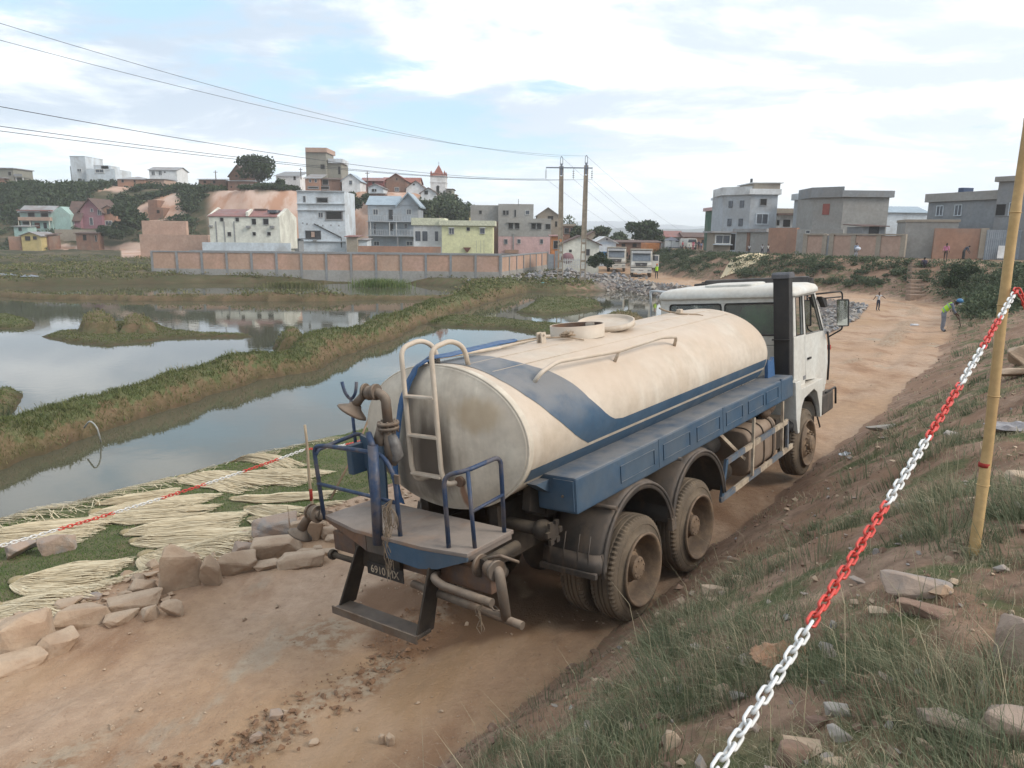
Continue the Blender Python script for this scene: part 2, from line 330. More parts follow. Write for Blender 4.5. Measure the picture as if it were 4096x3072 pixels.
def terrain(x,y,full=False):
    x=np.asarray(x,float);y=np.asarray(y,float)
    rd,al,ex=polydist(x,y,ROADS); zr,hw=ex
    nearf=1-sstep(al,62,74)      # cross slope fades once past the bend
    edge=.35*fbm(al*.35,rd*0,3,5)+.18*fbm(al*1.7,rd*0+3,2,6)
    hw=hw+edge
    z=zr+.085*np.clip(rd,-3.6,3.6)*nearf
    rough=.07*fbm(rd*.9,al*.22,4,11)+.05*fbm(x*2.1,y*2.1,4,12)+.028*fbm(x*7,y*7,3,13)
    # wheel ruts and loose ridge
    rut=-.05*np.exp(-((rd-1.55)/.35)**2)-.03*np.exp(-((rd+.7)/.4)**2)+.05*np.exp(-((rd-.55-.25*fbm(al*.5,al*0,2,8))/.22)**2)*sstep(fbm(x*.8,y*.8,3,15),-.12,.15)
    zroad=z+(rough+rut)*1.0
    # right-hand embankment
    e=np.maximum(rd-hw,0)
    sw=tab(al,[0,18,34,50,62,80,95,120,160],[2.9,3.0,4.2,7.0,9.5,7.5,6.0,7.,9.])
    zp=tab(al,[0,30,50,80,105,160,250],[4.22,4.2,4.1,3.95,3.9,3.5,3.2])
    tt=sstep(e/sw,-.4,1.0)
    tt=(tt-sstep(np.array(0.),-.4,1.0))/(1-sstep(np.array(0.),-.4,1.0))
    rr=sstep(e,.0,.8)
    zright=z+(zp-z)*tt+rr*(.22*fbm(x*.9,y*.9,4,21)+.08*fbm(x*3.3,y*3.3,4,22)+.03*fbm(x*11,y*11,3,23))
    # left side falls to field and water
    el=np.maximum(-rd-hw,0)
    kn=1-sstep(al,47,62)
    zl1=tab(el,[0,.35,1.0,3.5,6.0,7.2,7.9,8.8,10],[0,-.05,-.32,-.62,-.95,-1.25,-1.53,-2.1,-2.6])
    zl2=tab(el,[0,.6,2.2,4.5,7.],[0,-.12,-.9,-1.9,-2.6])
    zleft=z+kn*zl1+(1-kn)*zl2+sstep(el,0,.5)*(.10*fbm(x*1.1,y*1.1,4,41)+.03*fbm(x*5,y*5,3,42)+(1-kn)*.3*fbm(x*2,y*2,3,43))
    h=np.where(rd>hw,zright,np.where(rd<-hw,zleft,zroad))
    base=np.full(x.shape,-1.0); h=np.maximum(h,base)
    green=np.where(rd>hw,.46,np.where(rd<-hw,.95*kn*sstep(el,.5,1.2),0.))
    kind=np.where(np.abs(rd)<=hw+.3,1.,0.)
    # dikes
    def dike(Q,seed,g,h,green):
        d,a,exx=polydist(x,y,Q); hh,ww=exx
        d=d+.7*fbm(a*.35,a*0+2,3,seed)+.5*fbm(x*1.1,y*1.1,3,seed+1)
        hh=hh*(1+.65*fbm(a*.4,a*0,3,seed+2))
        q=np.abs(d)/ww; prof=np.where(q<.55,1-.25*(q/.55)**2,.75-(q-.55)/.45*.9)
        zz=hh*prof+.20*fbm(x*2.2,y*2.2,4,seed+3)+.03*fbm(x*7,y*7,2,seed+4)
        k=zz>h
        return np.where(k,zz,h),np.where(k,np.where(q<.62,g,g*.25),green),k
    h,green,k1=dike(DIKE,51,.8,h,green); h,green,k2=dike(BACK,71,.35,h,green)
    mound=np.zeros(x.shape)
    for i,(pg,hh,slp,gg) in enumerate(BLOBS):
        sd_=polysd(x,y,pg)
        nz=.28*fbm(x*1.1,y*1.1,4,91+i)+.12*fbm(x*3.5,y*3.5,3,95)
        zz=np.minimum((sd_+nz*1.6)*slp,hh*(1+.5*fbm(x*1.5,y*1.5,3,97)))+.05*fbm(x*6,y*6,3,98)
        zz=np.where(sd_<-2,-1,zz); k=zz>h; h=np.where(k,zz,h); green=np.where(k,gg,green)
    # far bank
    sd_=polysd(x,y,FARL)
    fl=np.minimum((sd_+.9*fbm(x*.3,y*.3,3,61))*.45,.75)+.35*fbm(x*.16,y*.16,4,62)*sstep(sd_,1,8)+.14*fbm(x*.9,y*.9,3,63)+sstep(y,110,150)*.5
    terr=.45*sstep(fbm(x*.045,y*.22,3,64),-.02,.06)*sstep(sd_,2,6)*(x<-20)
    fl=fl+terr
    fl=np.where(sd_<-3,-1,fl); hl=hill(x,y); fl=np.where(sd_>0,np.maximum(fl,hl*sstep(sd_,5,25)+fl*(1-sstep(hl,0,2))),fl)
    leftof=(rd<-hw)|(al>150)
    k=(fl>h)&leftof&(sd_>-3); h=np.where(k,fl,h); green=np.where(k,.55,green)
    if not full: return h
    cl=np.zeros(x.shape)
    u=x/np.maximum(y,1.)*200
    cl=np.where((hl>1.5)&(u>-86)&(u<-19),sstep(u,-86,-74)*(1-sstep(hl,14.4,16.2)),0)
    cl=np.maximum(cl,sstep(fbm(x*.06,y*.1,4,66),.1,.22)*(hl>1)*.8)
    cl=np.maximum(cl,((u>-105)&(u<-70)&(y>125)&(y<165)&(hl<4))*.85)
    # bare cut foot of right bank, steps path
    bare=np.zeros(x.shape)
    e2=(rd-hw)
    bare=np.where(rd>hw,np.maximum((1-sstep(e2,.1,.9+1.0*(fbm(x*.4,y*.4,3,25)+.2)))*(1-.5*sstep(al,40,50)),.0),0)
    bare=np.maximum(bare,np.where((rd>hw),sstep(fbm(x*.55,y*.55,4,26),-.02,.14)*.9,0))
    bare=np.maximum(bare,np.where((rd>hw)&(e2>sw+.3)&(al<70),.75+.0*x,0))
    rub=np.where((rd<-hw),(1-kn)*(1-sstep(el,3.5,6)),0)
    wet=1-sstep(h,.02,.30)
    return h,green,kind,cl,bare,rub,wet,rd,al,hw
# polar grid, denser in front of the camera
rings=[.9]; 
while rings[-1]<260: rings.append(rings[-1]*1.0125+.004)
while rings[-1]<6500: rings.append(rings[-1]*1.12)
rings=np.array(rings); A=np.concatenate([np.arange(-43,43.01,.24),np.arange(44,317,3.)]); A=np.radians(A)
RR,AA=np.meshgrid(rings,A,indexing='ij'); X=RR*np.sin(AA);Y=RR*np.cos(AA)
Hh,green,kind,cl,bare,rub,wet,rd_,al_,hw_=terrain(X,Y,True)
farf=sstep(RR,280,600); Hh=np.where(farf>0,Hh*(1-farf)+farf*1.0,Hh)
nr,na=X.shape
idx=np.arange(nr*na).reshape(nr,na)
i0=idx[:-1,:];i1=idx[1:,:];j=np.roll(np.arange(na),-1)
quads=np.stack([i0,i1,i1[:,j],i0[:,j]],-1).reshape(-1,4)
def npmesh(name,V,F,mats,attrs={},smooth=True):
    me=bpy.data.meshes.new(name); n=len(F); k=F.shape[1]
    me.vertices.add(len(V)); me.vertices.foreach_set('co',np.ascontiguousarray(V,dtype=np.float32).ravel())
    me.loops.add(n*k); me.loops.foreach_set('vertex_index',np.ascontiguousarray(F,dtype=np.int32).ravel())
    me.polygons.add(n); me.polygons.foreach_set('loop_start',np.arange(0,n*k,k,dtype=np.int32)); 
    me.update(calc_edges=True)
    me.polygons.foreach_set('use_smooth',np.full(n,smooth))
    for kk,a in attrs.items():
        at=me.attributes.new(kk,'FLOAT','POINT'); at.data.foreach_set('value',np.ascontiguousarray(a,dtype=np.float32).ravel())
    for mm in (mats if isinstance(mats,(list,tuple)) else [mats]): me.materials.append(mm)
    me.validate(); return me
V=np.stack([X,Y,Hh],-1).reshape(-1,3)
# centre cap
V=np.vstack([V,[[0,0,float(terrain(np.array([0.]),np.array([0.]))[0])]]]); cidx=len(V)-1
cap=np.stack([np.full(na,cidx),idx[0,:],idx[0,j],idx[0,j]],-1)
# ground material
def groundmat():
    M=bpy.data.materials.new('ground_soil'); M.use_nodes=True; t=M.node_tree; b=t.nodes['Principled BSDF']; l=t.links.new
    co=t.nodes.new('ShaderNodeTexCoord')
    def att(n):
        a=t.nodes.new('ShaderNodeAttribute'); a.attribute_name=n; return a.outputs['Fac']
    def noise(s,d=7,sc=(1,1,1),rot=0.,r=.6,o=0.):
        mp=t.nodes.new('ShaderNodeMapping'); mp.inputs['Scale'].default_value=sc; mp.inputs['Rotation'].default_value=(0,0,rot); mp.inputs['Location'].default_value=(o,o,0); l(co.outputs['Object'],mp.inputs[0])
        n=t.nodes.new('ShaderNodeTexNoise'); n.inputs['Scale'].default_value=s; n.inputs['Detail'].default_value=d; n.inputs['Roughness'].default_value=r; l(mp.outputs[0],n.inputs[0]); return n.outputs[0]
    def ramp(v,a,bb,lo=0.,hi=1.):
        r=t.nodes.new('ShaderNodeMapRange'); r.interpolation_type='SMOOTHSTEP'; l(v,r.inputs[0])
        for i,x in enumerate((a,bb,lo,hi)): r.inputs[i+1].default_value=x
        return r.outputs[0]
    def mix(f,a,bb,mode='MIX'):
        n=t.nodes.new('ShaderNodeMixRGB'); n.blend_type=mode
        for i,v in enumerate((f,a,bb)):
            if isinstance(v,(int,float)): n.inputs[i].default_value=v
            elif isinstance(v,tuple): n.inputs[i].default_value=(*v[:3],1)
            else: l(v,n.inputs[i])
        return n.outputs[0]
    def math_(op,a,bb):
        n=t.nodes.new('ShaderNodeMath'); n.operation=op; n.use_clamp=True
        for i,v in enumerate((a,bb)):
            if isinstance(v,(int,float)): n.inputs[i].default_value=v
            else: l(v,n.inputs[i])
        return n.outputs[0]
    ang=-rad(90-37.5)
    mid=noise(.45,8,(1,.35,1),ang); fin=noise(6,8); vf=noise(38,6); lg=noise(.14,5,o=4)
    mudc=mix(ramp(noise(1.2,8,o=41),.35,.65),(.15,.10,.06),(.10,.085,.04))
    mudc=mix(ramp(noise(7,6,o=42),.45,.7,0,.6),mudc,(.22,.16,.10))
    dirt=mix(ramp(mid,.35,.65),(.43,.28,.18),(.47,.34,.245))
    dirt=mix(ramp(lg,.45,.62,0,.7),dirt,(.37,.235,.135))
    dirt=mix(ramp(noise(1.3,7,(1,.3,1),ang,o=9),.50,.68,0,.85),dirt,(.27,.155,.09))
    dirt=mix(ramp(noise(.9,8,(1,.4,1),ang,o=14),.60,.70,0,.55),dirt,(.38,.36,.29))
    dirt=mix(ramp(fin,.3,.7,0,.4),dirt,(.25,.155,.10))
    dirt=mix(ramp(vf,.55,.75,0,.35),dirt,(.50,.39,.31))
    dirt=mix(ramp(noise(22,7,o=51),.55,.7,0,.35),dirt,(.19,.115,.075))
    dirt=mix(ramp(att('sand'),.15,.8,0,.85),dirt,mix(ramp(noise(2.5,7,(1,.4,1),ang,o=61),.35,.65),(.36,.23,.13),(.43,.29,.185)))
    dirt=mix(ramp(att('ridge'),.15,.6,0,.75),dirt,mix(ramp(noise(9,6,o=62),.4,.6),(.25,.15,.09),(.37,.30,.22)))
    dirt=mix(ramp(att('damp'),.3,.75,0,.8),dirt,(.16,.088,.05))
    soil=mix(ramp(noise(1.1,8,o=21),.35,.65),(.24,.145,.095),(.35,.24,.17))
    soil=mix(ramp(fin,.35,.7,0,.6),soil,(.11,.065,.045))
    soil=mix(ramp(noise(15,6),.6,.75,0,.6),soil,(.36,.27,.2))
    thatch=mix(ramp(noise(2.4,8,o=3),.35,.65),(.10,.115,.05),(.175,.155,.085))
    thatch=mix(ramp(noise(30,4),.4,.7,0,.7),thatch,(.045,.05,.022))
    thatch=mix(ramp(noise(.35,6,o=31),.45,.6,0,.55),thatch,(.09,.11,.045))
    scrub=mix(ramp(noise(.12,8,(1,3,1),o=8),.4,.6),(.055,.055,.032),(.13,.10,.065))
    scrub=mix(ramp(noise(.6,8,o=12),.4,.65,0,.75),scrub,(.035,.045,.02))
    red=mix(ramp(noise(.12,8,o=6),.35,.65),(.46,.31,.24),(.54,.41,.34))
    red=mix(ramp(noise(.22,7,(1,1,.12),o=16),.48,.66,0,.8),red,(.38,.19,.11))
    g=ramp(math_('ADD',att('green'),ramp(noise(1.9,8,o=17),.3,.7,-.45,.3)),.32,.66)
    cur=mix(g,mix(att('mud'),soil,mudc),thatch)
    cur=mix(att('far'),cur,scrub)
    cur=mix(ramp(att('road'),.2,.8),cur,dirt)
    cur=mix(ramp(att('bare'),.25,.75),cur,mix(ramp(noise(1.6,8,o=19),.4,.6),soil,(.26,.16,.105)))
    cur=mix(att('rub'),cur,mix(ramp(noise(3,6),.4,.6),(.24,.19,.16),(.16,.14,.13)))
    cur=mix(ramp(att('cliff'),.2,.7),cur,red)
    cur=mix(math_('MULTIPLY',att('wet'),.8),cur,(.055,.042,.024))
    l(cur,b.inputs['Base Color']); b.inputs['Roughness'].default_value=.95; b.inputs['Specular IOR Level'].default_value=.15
    bn=t.nodes.new('ShaderNodeBump'); bn.inputs['Distance'].default_value=.045; bn.inputs['Strength'].default_value=.9
    hsum=math_('ADD',math_('MULTIPLY',noise(9,10,r=.68),.7),math_('MULTIPLY',noise(45,5),.22)); l(hsum,bn.inputs['Height']); l(bn.outputs[0],b.inputs['Normal'])
    return M
gm=groundmat()
def fl(a): return np.append(a.reshape(-1),a.reshape(-1)[0])
farA=sstep(RR,70,110)*(green>0)*(1-kind)
ridgeA=np.exp(-((rd_-.55-.25*fbm(al_*.5,al_*0,2,8))/.4)**2)*sstep(fbm(X*.8,Y*.8,3,15),-.15,.12)
sandA=np.exp(-((rd_-1.75)/.75)**2)*sstep(-al_,-32,-24)+.6*np.exp(-((rd_+1.6)/.9)**2)*sstep(fbm(X*.4,Y*.4,3,17),-.05,.1)
PR=np.array([tuple(G(a,b,1.8)[:2]) for a,b in ((470,585),(425,625),(392,662),(335,705),(270,742),(215,775),(150,800))])
pd_,pa_,_x=polydist(X,Y,PR); ridgeA=np.maximum(ridgeA,np.exp(-((pd_+.25*fbm(pa_*1.5,pa_*0,2,9))/.22)**2)*np.clip(.75+1.5*fbm(X*2.5,Y*2.5,3,19),0,1))
Hh=Hh+.035*np.exp(-(pd_/.22)**2)*np.clip(.6+2*fbm(X*3,Y*3,3,20),0,1.2); V[:len(V)-1,2]=Hh.reshape(-1)
dampA=np.zeros(X.shape)
for (a_,b_,r_,w_) in ((410,650,.55,1.),(385,600,.5,.8),(470,610,.7,1.),(560,620,.8,1.),(500,560,1.2,.9),(350,560,.3,.5)):
    q_=G(a_,b_,1.8); dampA+=w_*np.exp(-(((X-q_.x)**2+(Y-q_.y)**2)/r_**2))
dampA=np.clip(dampA*(.75+1.6*fbm(X*2.2,Y*2.2,4,18)),0,1)
me=npmesh('ground',V,np.vstack([quads]),gm,dict(ridge=fl(ridgeA),sand=fl(sandA),damp=fl(dampA),mud=fl((1-sstep(rd_,-12.5,-11.5))*(kind<.5)),green=fl(green),road=fl(kind),far=fl(farA),cliff=fl(cl),bare=fl(bare),rub=fl(rub),wet=fl(wet)))
go=link('ground',me,kind='structure')
capm=npmesh('ground_cap',V[np.append(idx[0,:],cidx)],np.stack([np.full(na,na),np.arange(na),np.roll(np.arange(na),-1)],-1),gm,dict(green=np.full(na+1,.5)))
co_=link('ground_underfoot',capm,kind='structure')
# water
wmt=bpy.data.materials.new('pond_water'); wmt.use_nodes=True; t=wmt.node_tree; b=t.nodes['Principled BSDF']; l=t.links.new
b.inputs['Roughness'].default_value=.015; b.inputs['IOR'].default_value=1.34; b.inputs['Specular IOR Level'].default_value=.75
co=t.nodes.new('ShaderNodeTexCoord'); n1=t.nodes.new('ShaderNodeTexNoise'); n1.inputs['Scale'].default_value=.12; n1.inputs['Detail'].default_value=5; l(co.outputs['Object'],n1.inputs[0])
mr=t.nodes.new('ShaderNodeMixRGB'); mr.inputs[1].default_value=(.062,.058,.036,1); mr.inputs[2].default_value=(.10,.097,.068,1); l(n1.outputs[0],mr.inputs[0]); l(mr.outputs[0],b.inputs['Base Color'])
n2=t.nodes.new('ShaderNodeTexNoise'); n2.inputs['Scale'].default_value=2.2; n2.inputs['Detail'].default_value=3; l(co.outputs['Object'],n2.inputs[0])
bn=t.nodes.new('ShaderNodeBump'); bn.inputs['Distance'].default_value=.0035; bn.inputs['Strength'].default_value=.6; l(n2.outputs[0],bn.inputs['Height']); l(bn.outputs[0],b.inputs['Normal'])
MB().add([(-420,-60,0),(60,-60,0),(60,130,0),(-420,130,0)],[(0,1,2,3)]).build('pond_water',wmt,kind='structure')
# far hills
def far_hills():
    for nm,R0,hs,seed,c in (('far_hills',1500,20,5,(.13,.155,.17)),('distant_ridge',3200,52,9,(.20,.25,.31))):  # blue-grey base colours carry painted distance haze
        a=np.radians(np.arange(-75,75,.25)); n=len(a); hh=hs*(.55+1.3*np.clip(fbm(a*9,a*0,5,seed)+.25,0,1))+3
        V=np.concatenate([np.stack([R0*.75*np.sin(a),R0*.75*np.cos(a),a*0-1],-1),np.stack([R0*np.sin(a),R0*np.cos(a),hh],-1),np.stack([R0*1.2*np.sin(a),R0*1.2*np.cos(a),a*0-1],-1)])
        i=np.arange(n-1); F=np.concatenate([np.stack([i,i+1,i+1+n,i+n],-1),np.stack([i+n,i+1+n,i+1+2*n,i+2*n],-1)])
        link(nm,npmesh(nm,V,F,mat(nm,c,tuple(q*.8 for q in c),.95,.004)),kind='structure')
far_hills()
def hz_(x,y): return float(terrain(np.array([float(x)]),np.array([float(y)]))[0])
# ------------------------------------------------------------------ water tanker
def RM(yaw,pit,rol):
    cy,sy=math.cos(yaw),math.sin(yaw)
    F=Vector((sy,cy,0));Lf=Vector((-cy,sy,0));U=Vector((0,0,1))
    F2=math.cos(pit)*F+math.sin(pit)*U; U2=-math.sin(pit)*F+math.cos(pit)*U
    L3=math.cos(rol)*Lf+math.sin(rol)*U2; U3=-math.sin(rol)*Lf+math.cos(rol)*U2
    return F2,L3,U3
F2,L3,U3=RM(.662,.0186,-.0851); TO=Vector((.3965,7.6881,CAMZ-3.9619))
TM=Matrix(((F2.x,L3.x,U3.x,TO.x),(F2.y,L3.y,U3.y,TO.y),(F2.z,L3.z,U3.z,TO.z),(0,0,0,1)))
T=empty('water_tanker',mw=TM,label='dirty cream and blue water tanker truck parked on the dirt track',cat='tanker truck')
def tb(mb,name,m,parent=None,bevel=0.,**k): return mb.build(name,m,parent or T,bevel,fix=bevel>0,**k)
TA,TBh,TZ=1.02,.675,2.13
def tpt(x,deg,off=0.):
    a=rad(deg); n=Vector((0,math.cos(a)/TA,math.sin(a)/TBh)).normalized()
    return Vector((x,TA*math.cos(a),TZ+TBh*math.sin(a)))+n*off
# tank shell
mb=MB(); sg=96
prof=[(-1.40,1.0),(-1.30,1.0)]+[(-1.30+i*.57,1.0) for i in range(1,10)]+[(4.30,1.0),(4.40,.992),(4.46,.96),(4.50,.90),(4.53,.75),(4.55,.45),(4.56,.0001)]
vs=[];n=len(prof)
for k in range(sg):
    a=2*math.pi*k/sg
    for x,s_ in prof: vs.append((x,TA*s_*math.cos(a),TZ+TBh*s_*math.sin(a)))
fs=[(k*n+i,((k+1)%sg)*n+i,((k+1)%sg)*n+i+1,k*n+i+1) for k in range(sg) for i in range(n-1)]
mb.add(vs,fs,0,True); tank=tb(mb,'tank',cream,label='dusty cream oval tank')
mb=MB(); prof=[(-1.36,1.0015),(-1.435,1.001),(-1.452,.992),(-1.455,.978),(-1.46,.955),(-1.485,.90),(-1.52,.75),(-1.545,.5),(-1.555,.25),(-1.558,.0001)]
vs=[];n=len(prof)
for k in range(sg):
    a=2*math.pi*k/sg
    for x,s_ in prof: vs.append((x,TA*s_*math.cos(a),TZ+TBh*s_*math.sin(a)))
fs=[(k*n+i,k*n+i+1,((k+1)%sg)*n+i+1,((k+1)%sg)*n+i) for k in range(sg) for i in range(n-1)]
mb.add(vs,fs,0,True)
# head material with the dark dribble stain beside the ladder and rust run
hm=creamhead; t=hm.node_tree; bsd=t.nodes['Principled BSDF']; src=bsd.inputs['Base Color'].links[0].from_socket
def stainlayer(t,src,c,loc,rx,col_,amt):
    co=t.nodes.new('ShaderNodeTexCoord'); mp=t.nodes.new('ShaderNodeMapping'); mp.vector_type='TEXTURE'
    mp.inputs['Location'].default_value=loc; mp.inputs['Scale'].default_value=rx; t.links.new(co.outputs['Object'],mp.inputs[0])
    nz=t.nodes.new('ShaderNodeTexNoise'); nz.inputs['Scale'].default_value=7; nz.inputs['Detail'].default_value=6
    mp2=t.nodes.new('ShaderNodeMapping'); mp2.inputs['Scale'].default_value=(1,1,.22); t.links.new(co.outputs['Object'],mp2.inputs[0]); t.links.new(mp2.outputs[0],nz.inputs[0])
    le=t.nodes.new('ShaderNodeVectorMath'); le.operation='LENGTH'; t.links.new(mp.outputs[0],le.inputs[0])
    ad=t.nodes.new('ShaderNodeMath'); ad.operation='ADD'; t.links.new(le.outputs['Value'],ad.inputs[0]); t.links.new(nz.outputs[0],ad.inputs[1])
    r=t.nodes.new('ShaderNodeMapRange'); r.interpolation_type='SMOOTHSTEP'; t.links.new(ad.outputs[0],r.inputs[0])
    for i,x in enumerate((1.0,1.75,amt,0.)): r.inputs[i+1].default_value=x
    m_=t.nodes.new('ShaderNodeMixRGB'); t.links.new(r.outputs[0],m_.inputs[0]); t.links.new(src,m_.inputs[1]); m_.inputs[2].default_value=(*col_,1); return m_.outputs[0]
s1=stainlayer(t,src,0,(-1.5,.05,1.93),(1,.33,.50),(.09,.07,.055),.95)
s1=stainlayer(t,s1,0,(-1.5,-.30,1.62),(1,.045,.17),(.22,.09,.04),.8)
s1=stainlayer(t,s1,0,(-1.5,-.52,2.40),(1,.28,.16),(.40,.29,.17),.6)
s1=stainlayer(t,s1,0,(-1.5,.45,1.75),(1,.22,.3),(.15,.12,.10),.6)
t.links.new(s1,bsd.inputs['Base Color'])
tb(mb,'tank_head',creamhead,label='greyish stained rear end of the tank')
# rim weld
tb(MB().tube([tpt(-1.435,360*k/72,.004) for k in range(72)],.012,6,closed=True),'weld_seam',creamhead)
# paint stripes (thin sheets a few mm proud)
def stripe(fo,fi,degs,off=.004,name='paint_stripe',m=blue):
    mb=MB(); vs=[];K=14
    for d in degs:
        a,b=fo(d),fi(d)
        for k in range(K+1): vs.append(tpt(a+(b-a)*k/K,d,off))
    n=K+1; fs=[(i*n+k,(i+1)*n+k,(i+1)*n+k+1,i*n+k+1) for i in range(len(degs)-1) for k in range(K)]
    mb.add(vs,fs,0,True); return tb(mb,name,m)
DO=([90,104,127,144,163,175,184,190,196.5],[-1.30,-1.29,-1.27,-1.19,-1.02,-.86,-.72,-.60,-.45])
DI=([90,104,110,123,131,146,160,167,176,181,184.5,186.0],[-.80,-.79,-.78,-.68,-.58,-.46,-.37,-.29,-.17,-.08,.02,.16])
for sgn in (1,-1):
    fo=lambda d:np.interp(d,*DO); fi=lambda d:np.interp(d,*DI)
    dg=list(np.arange(90,186.1,2.)); conv=(lambda d:d) if sgn==1 else (lambda d:180-d)
    def mk(f): return lambda d:f(d if sgn==1 else 180-d)
    stripe(mk(fo),mk(fi),[conv(d) for d in dg],name='paint_stripe')
    stripe(mk(fo),lambda d:4.34,[conv(d) for d in np.arange(186,196.6,1.5)],name='paint_stripe')
    stripe(lambda d:-1.35,lambda d:4.34,[conv(d) for d in np.arange(199.5,212,2)],name='paint_stripe')
# pressed longitudinal seams on tank top
for d in (78,102,118): tb(MB().tube([tpt(-1.2,d,.001),tpt(1.5,d,.001),tpt(4.25,d,.001)],.006,5),'weld_seam',cream)
# hatches
HX=.95
mb=MB().lathe([(.315,-.02),(.32,.13),(.305,.13),(.30,.02),(.30,-.0)],(HX,0,2.80),'z',36); tb(mb,'hatch_collar',cream); tb(MB().lathe([(.299,.128),(.299,.03)],(HX,0,2.80),'z',36),'hatch_shade_liner',rust)  # dark inner liner added so the inside of the hatch looks shaded
tb(MB().lathe([(.302,0.),(.0001,0.)],(HX,0,2.83),'z',24),'hatch_shade_disc',under)  # dark disc painted in as the shade down the open hatch
# open lid resting behind the collar
mb=MB().lathe([(.0001,.0),(.28,.0),(.30,.005),(.305,.035),(.325,.035),(.33,-.03),(.315,-.035),(.0001,-.03)],(0,0,0),'z',36)
lid=tb(mb,'hatch_lid',cream); lid.location=(1.60,.0,2.875); lid.rotation_euler=(rad(4),rad(-7),0); lid.scale=(1.08,1.08,1)
tb(MB().bb(1.22,1.34,-.06,.06,2.80,2.92),'lid_hinge',cream,bevel=.008)
mb=MB().bb(.19,.27,-.035,-.02,2.79,2.92).bb(.19,.27,.02,.035,2.79,2.92).cyl((.23,-.06,2.895),(.23,.06,2.895),.015,8); tb(mb,'lifting_lug',cream)
tb(MB().bb(3.62,3.70,-.035,.035,2.79,2.86),'lifting_lug',cream,bevel=.01)
# rope scraps
rp=[(3.45,.22,2.90),(3.47,.12,2.85),(3.5,.02,2.83),(3.42,-.1,2.815),(3.5,-.2,2.80),(3.62,-.28,2.785),(3.66,-.36,2.76)]
tb(MB().tube(fillet(rp,.05),.013,6),'rope_scrap',twine)
random.seed(3)
mb=MB()
for k in range(5):
    p=[(.52+random.uniform(-.05,.1),-.12+random.uniform(-.1,.06),2.84+random.uniform(0,.05)) for _ in range(6)]; mb.tube(fillet(p,.05),.011,5)
mb.tube([(.62,-.3,2.79),(.55,-.12,2.83),(.2,.04,2.86),(-.35,.30,2.83)],.009,5)
tb(mb,'rope_knot',twine)
# top handrails
for sgn in (1,-1):
    pr=[tpt(-.92,136,-.01),tpt(-.88,136,.10),tpt(-.62,134,.15),tpt(.45,137,.13),tpt(1.45,136,.15),tpt(1.82,138,.13),tpt(1.88,139,.0)]
    mb=MB().tube(fillet([(p.x,p.y*sgn,p.z) for p in pr],.08),.021,8)
    for x,d in ((.49,138),): 
        a,b_=tpt(x,d,-.01),tpt(x,137,.13); mb.tube([(a.x,a.y*sgn,a.z),(b_.x,b_.y*sgn,b_.z)],.02,8)
    tb(mb,'handrail',cream)
# rear ladder
LX=-1.66
mb=MB()
for y in (.20,-.18):
    p=[(-1.53,y-.11*(1 if y<0 else -1)*.0-.10,1.76),(LX+.02,y-.03,1.75),(LX,y,1.86),(LX,y,2.55),(LX+.0,y,2.99),(-1.42,y-.02,3.04),(-1.27,y-.04,2.96),(-1.24,y-.05,2.78)]
    mb=MB().tube(fillet(p,.09,6),.0235,10); tb(mb,'ladder_stringer',cream)
for z in (2.55,2.185,1.82): tb(MB().bb(LX-.03,LX+.03,-.18,.20,z-.012,z+.012),'ladder_rung',cream,bevel=.006)
tb(MB().cyl((-1.50,-.30,1.77),(-1.57,-.30,1.77),.05,14),'drain_boss',rust)
# blue lay-flat hose over the tank and down the rear
def ribbon(pts,w,th=.012):
    pts=[Vector(p) for p in pts]; mb=MB(); vs=[];n=len(pts)
    for i,p in enumerate(pts):
        t=(pts[min(i+1,n-1)]-pts[max(i-1,0)]).normalized(); ww=w[i] if isinstance(w,(list,tuple)) else w
        nrm=Vector((-.6,.1,.6)).normalized() if p.z<2.76 else Vector((0,-.1,1)); s_=t.cross(nrm).normalized(); nn=s_.cross(t)
        wob=.02*math.sin(i*1.9)
        for a,b_ in ((-1,0),(-.5,1.2+wob*20),(0,.5),(.5,1.5-wob*10),(1,0),(.5,-.6),(0,-.8),(-.5,-.6)): vs.append(p+s_*ww*a*.5+nn*th*b_)
    fs=[(i*8+k,i*8+(k+1)%8,(i+1)*8+(k+1)%8,(i+1)*8+k) for i in range(n-1) for k in range(8)]
    mb.add(vs,fs,0,True); return mb
hp=[(-.02,.16,2.86),(-.35,.14,2.87),(-.8,.11,2.865),(-1.2,.08,2.86),(-1.40,.08,2.87),(-1.50,.17,2.80),(-1.545,.24,2.68),(-1.60,.31,2.5),(-1.61,.37,2.3),(-1.62,.42,2.1),(-1.62,.46,1.9),(-1.60,.5,1.7),(-1.56,.52,1.52),(-1.54,.52,1.44)]
hp=[hp[0]]+[tuple((Vector(hp[i])*(1-t)+Vector(hp[i+1])*t)) for i in range(len(hp)-1) for t in (.34,.67,1.)]
tb(ribbon(hp,[.05]+[.13]*8+[.12]*(len(hp)-9)),'lay_flat_hose',hosem)
tb(MB().tube([tpt(-1.40,84,.05),tpt(-1.42,86,.02),tpt(-1.40,88,.05)],.03,8),'hose_tie',black)
# second blue strap of sheet on the left rear side
mb=MB().prism([(.66,2.02),(.99,2.10),(.96,1.78),(.80,1.60),(.80,1.30),(.68,1.30),(.66,1.7)],'x',-1.60,-1.57); tb(mb,'side_bracket_plate',blue,bevel=.006)
tb(MB().bb(-1.75,-1.5,.95,1.03,1.72,2.02),'locker_flap',blue,bevel=.01)
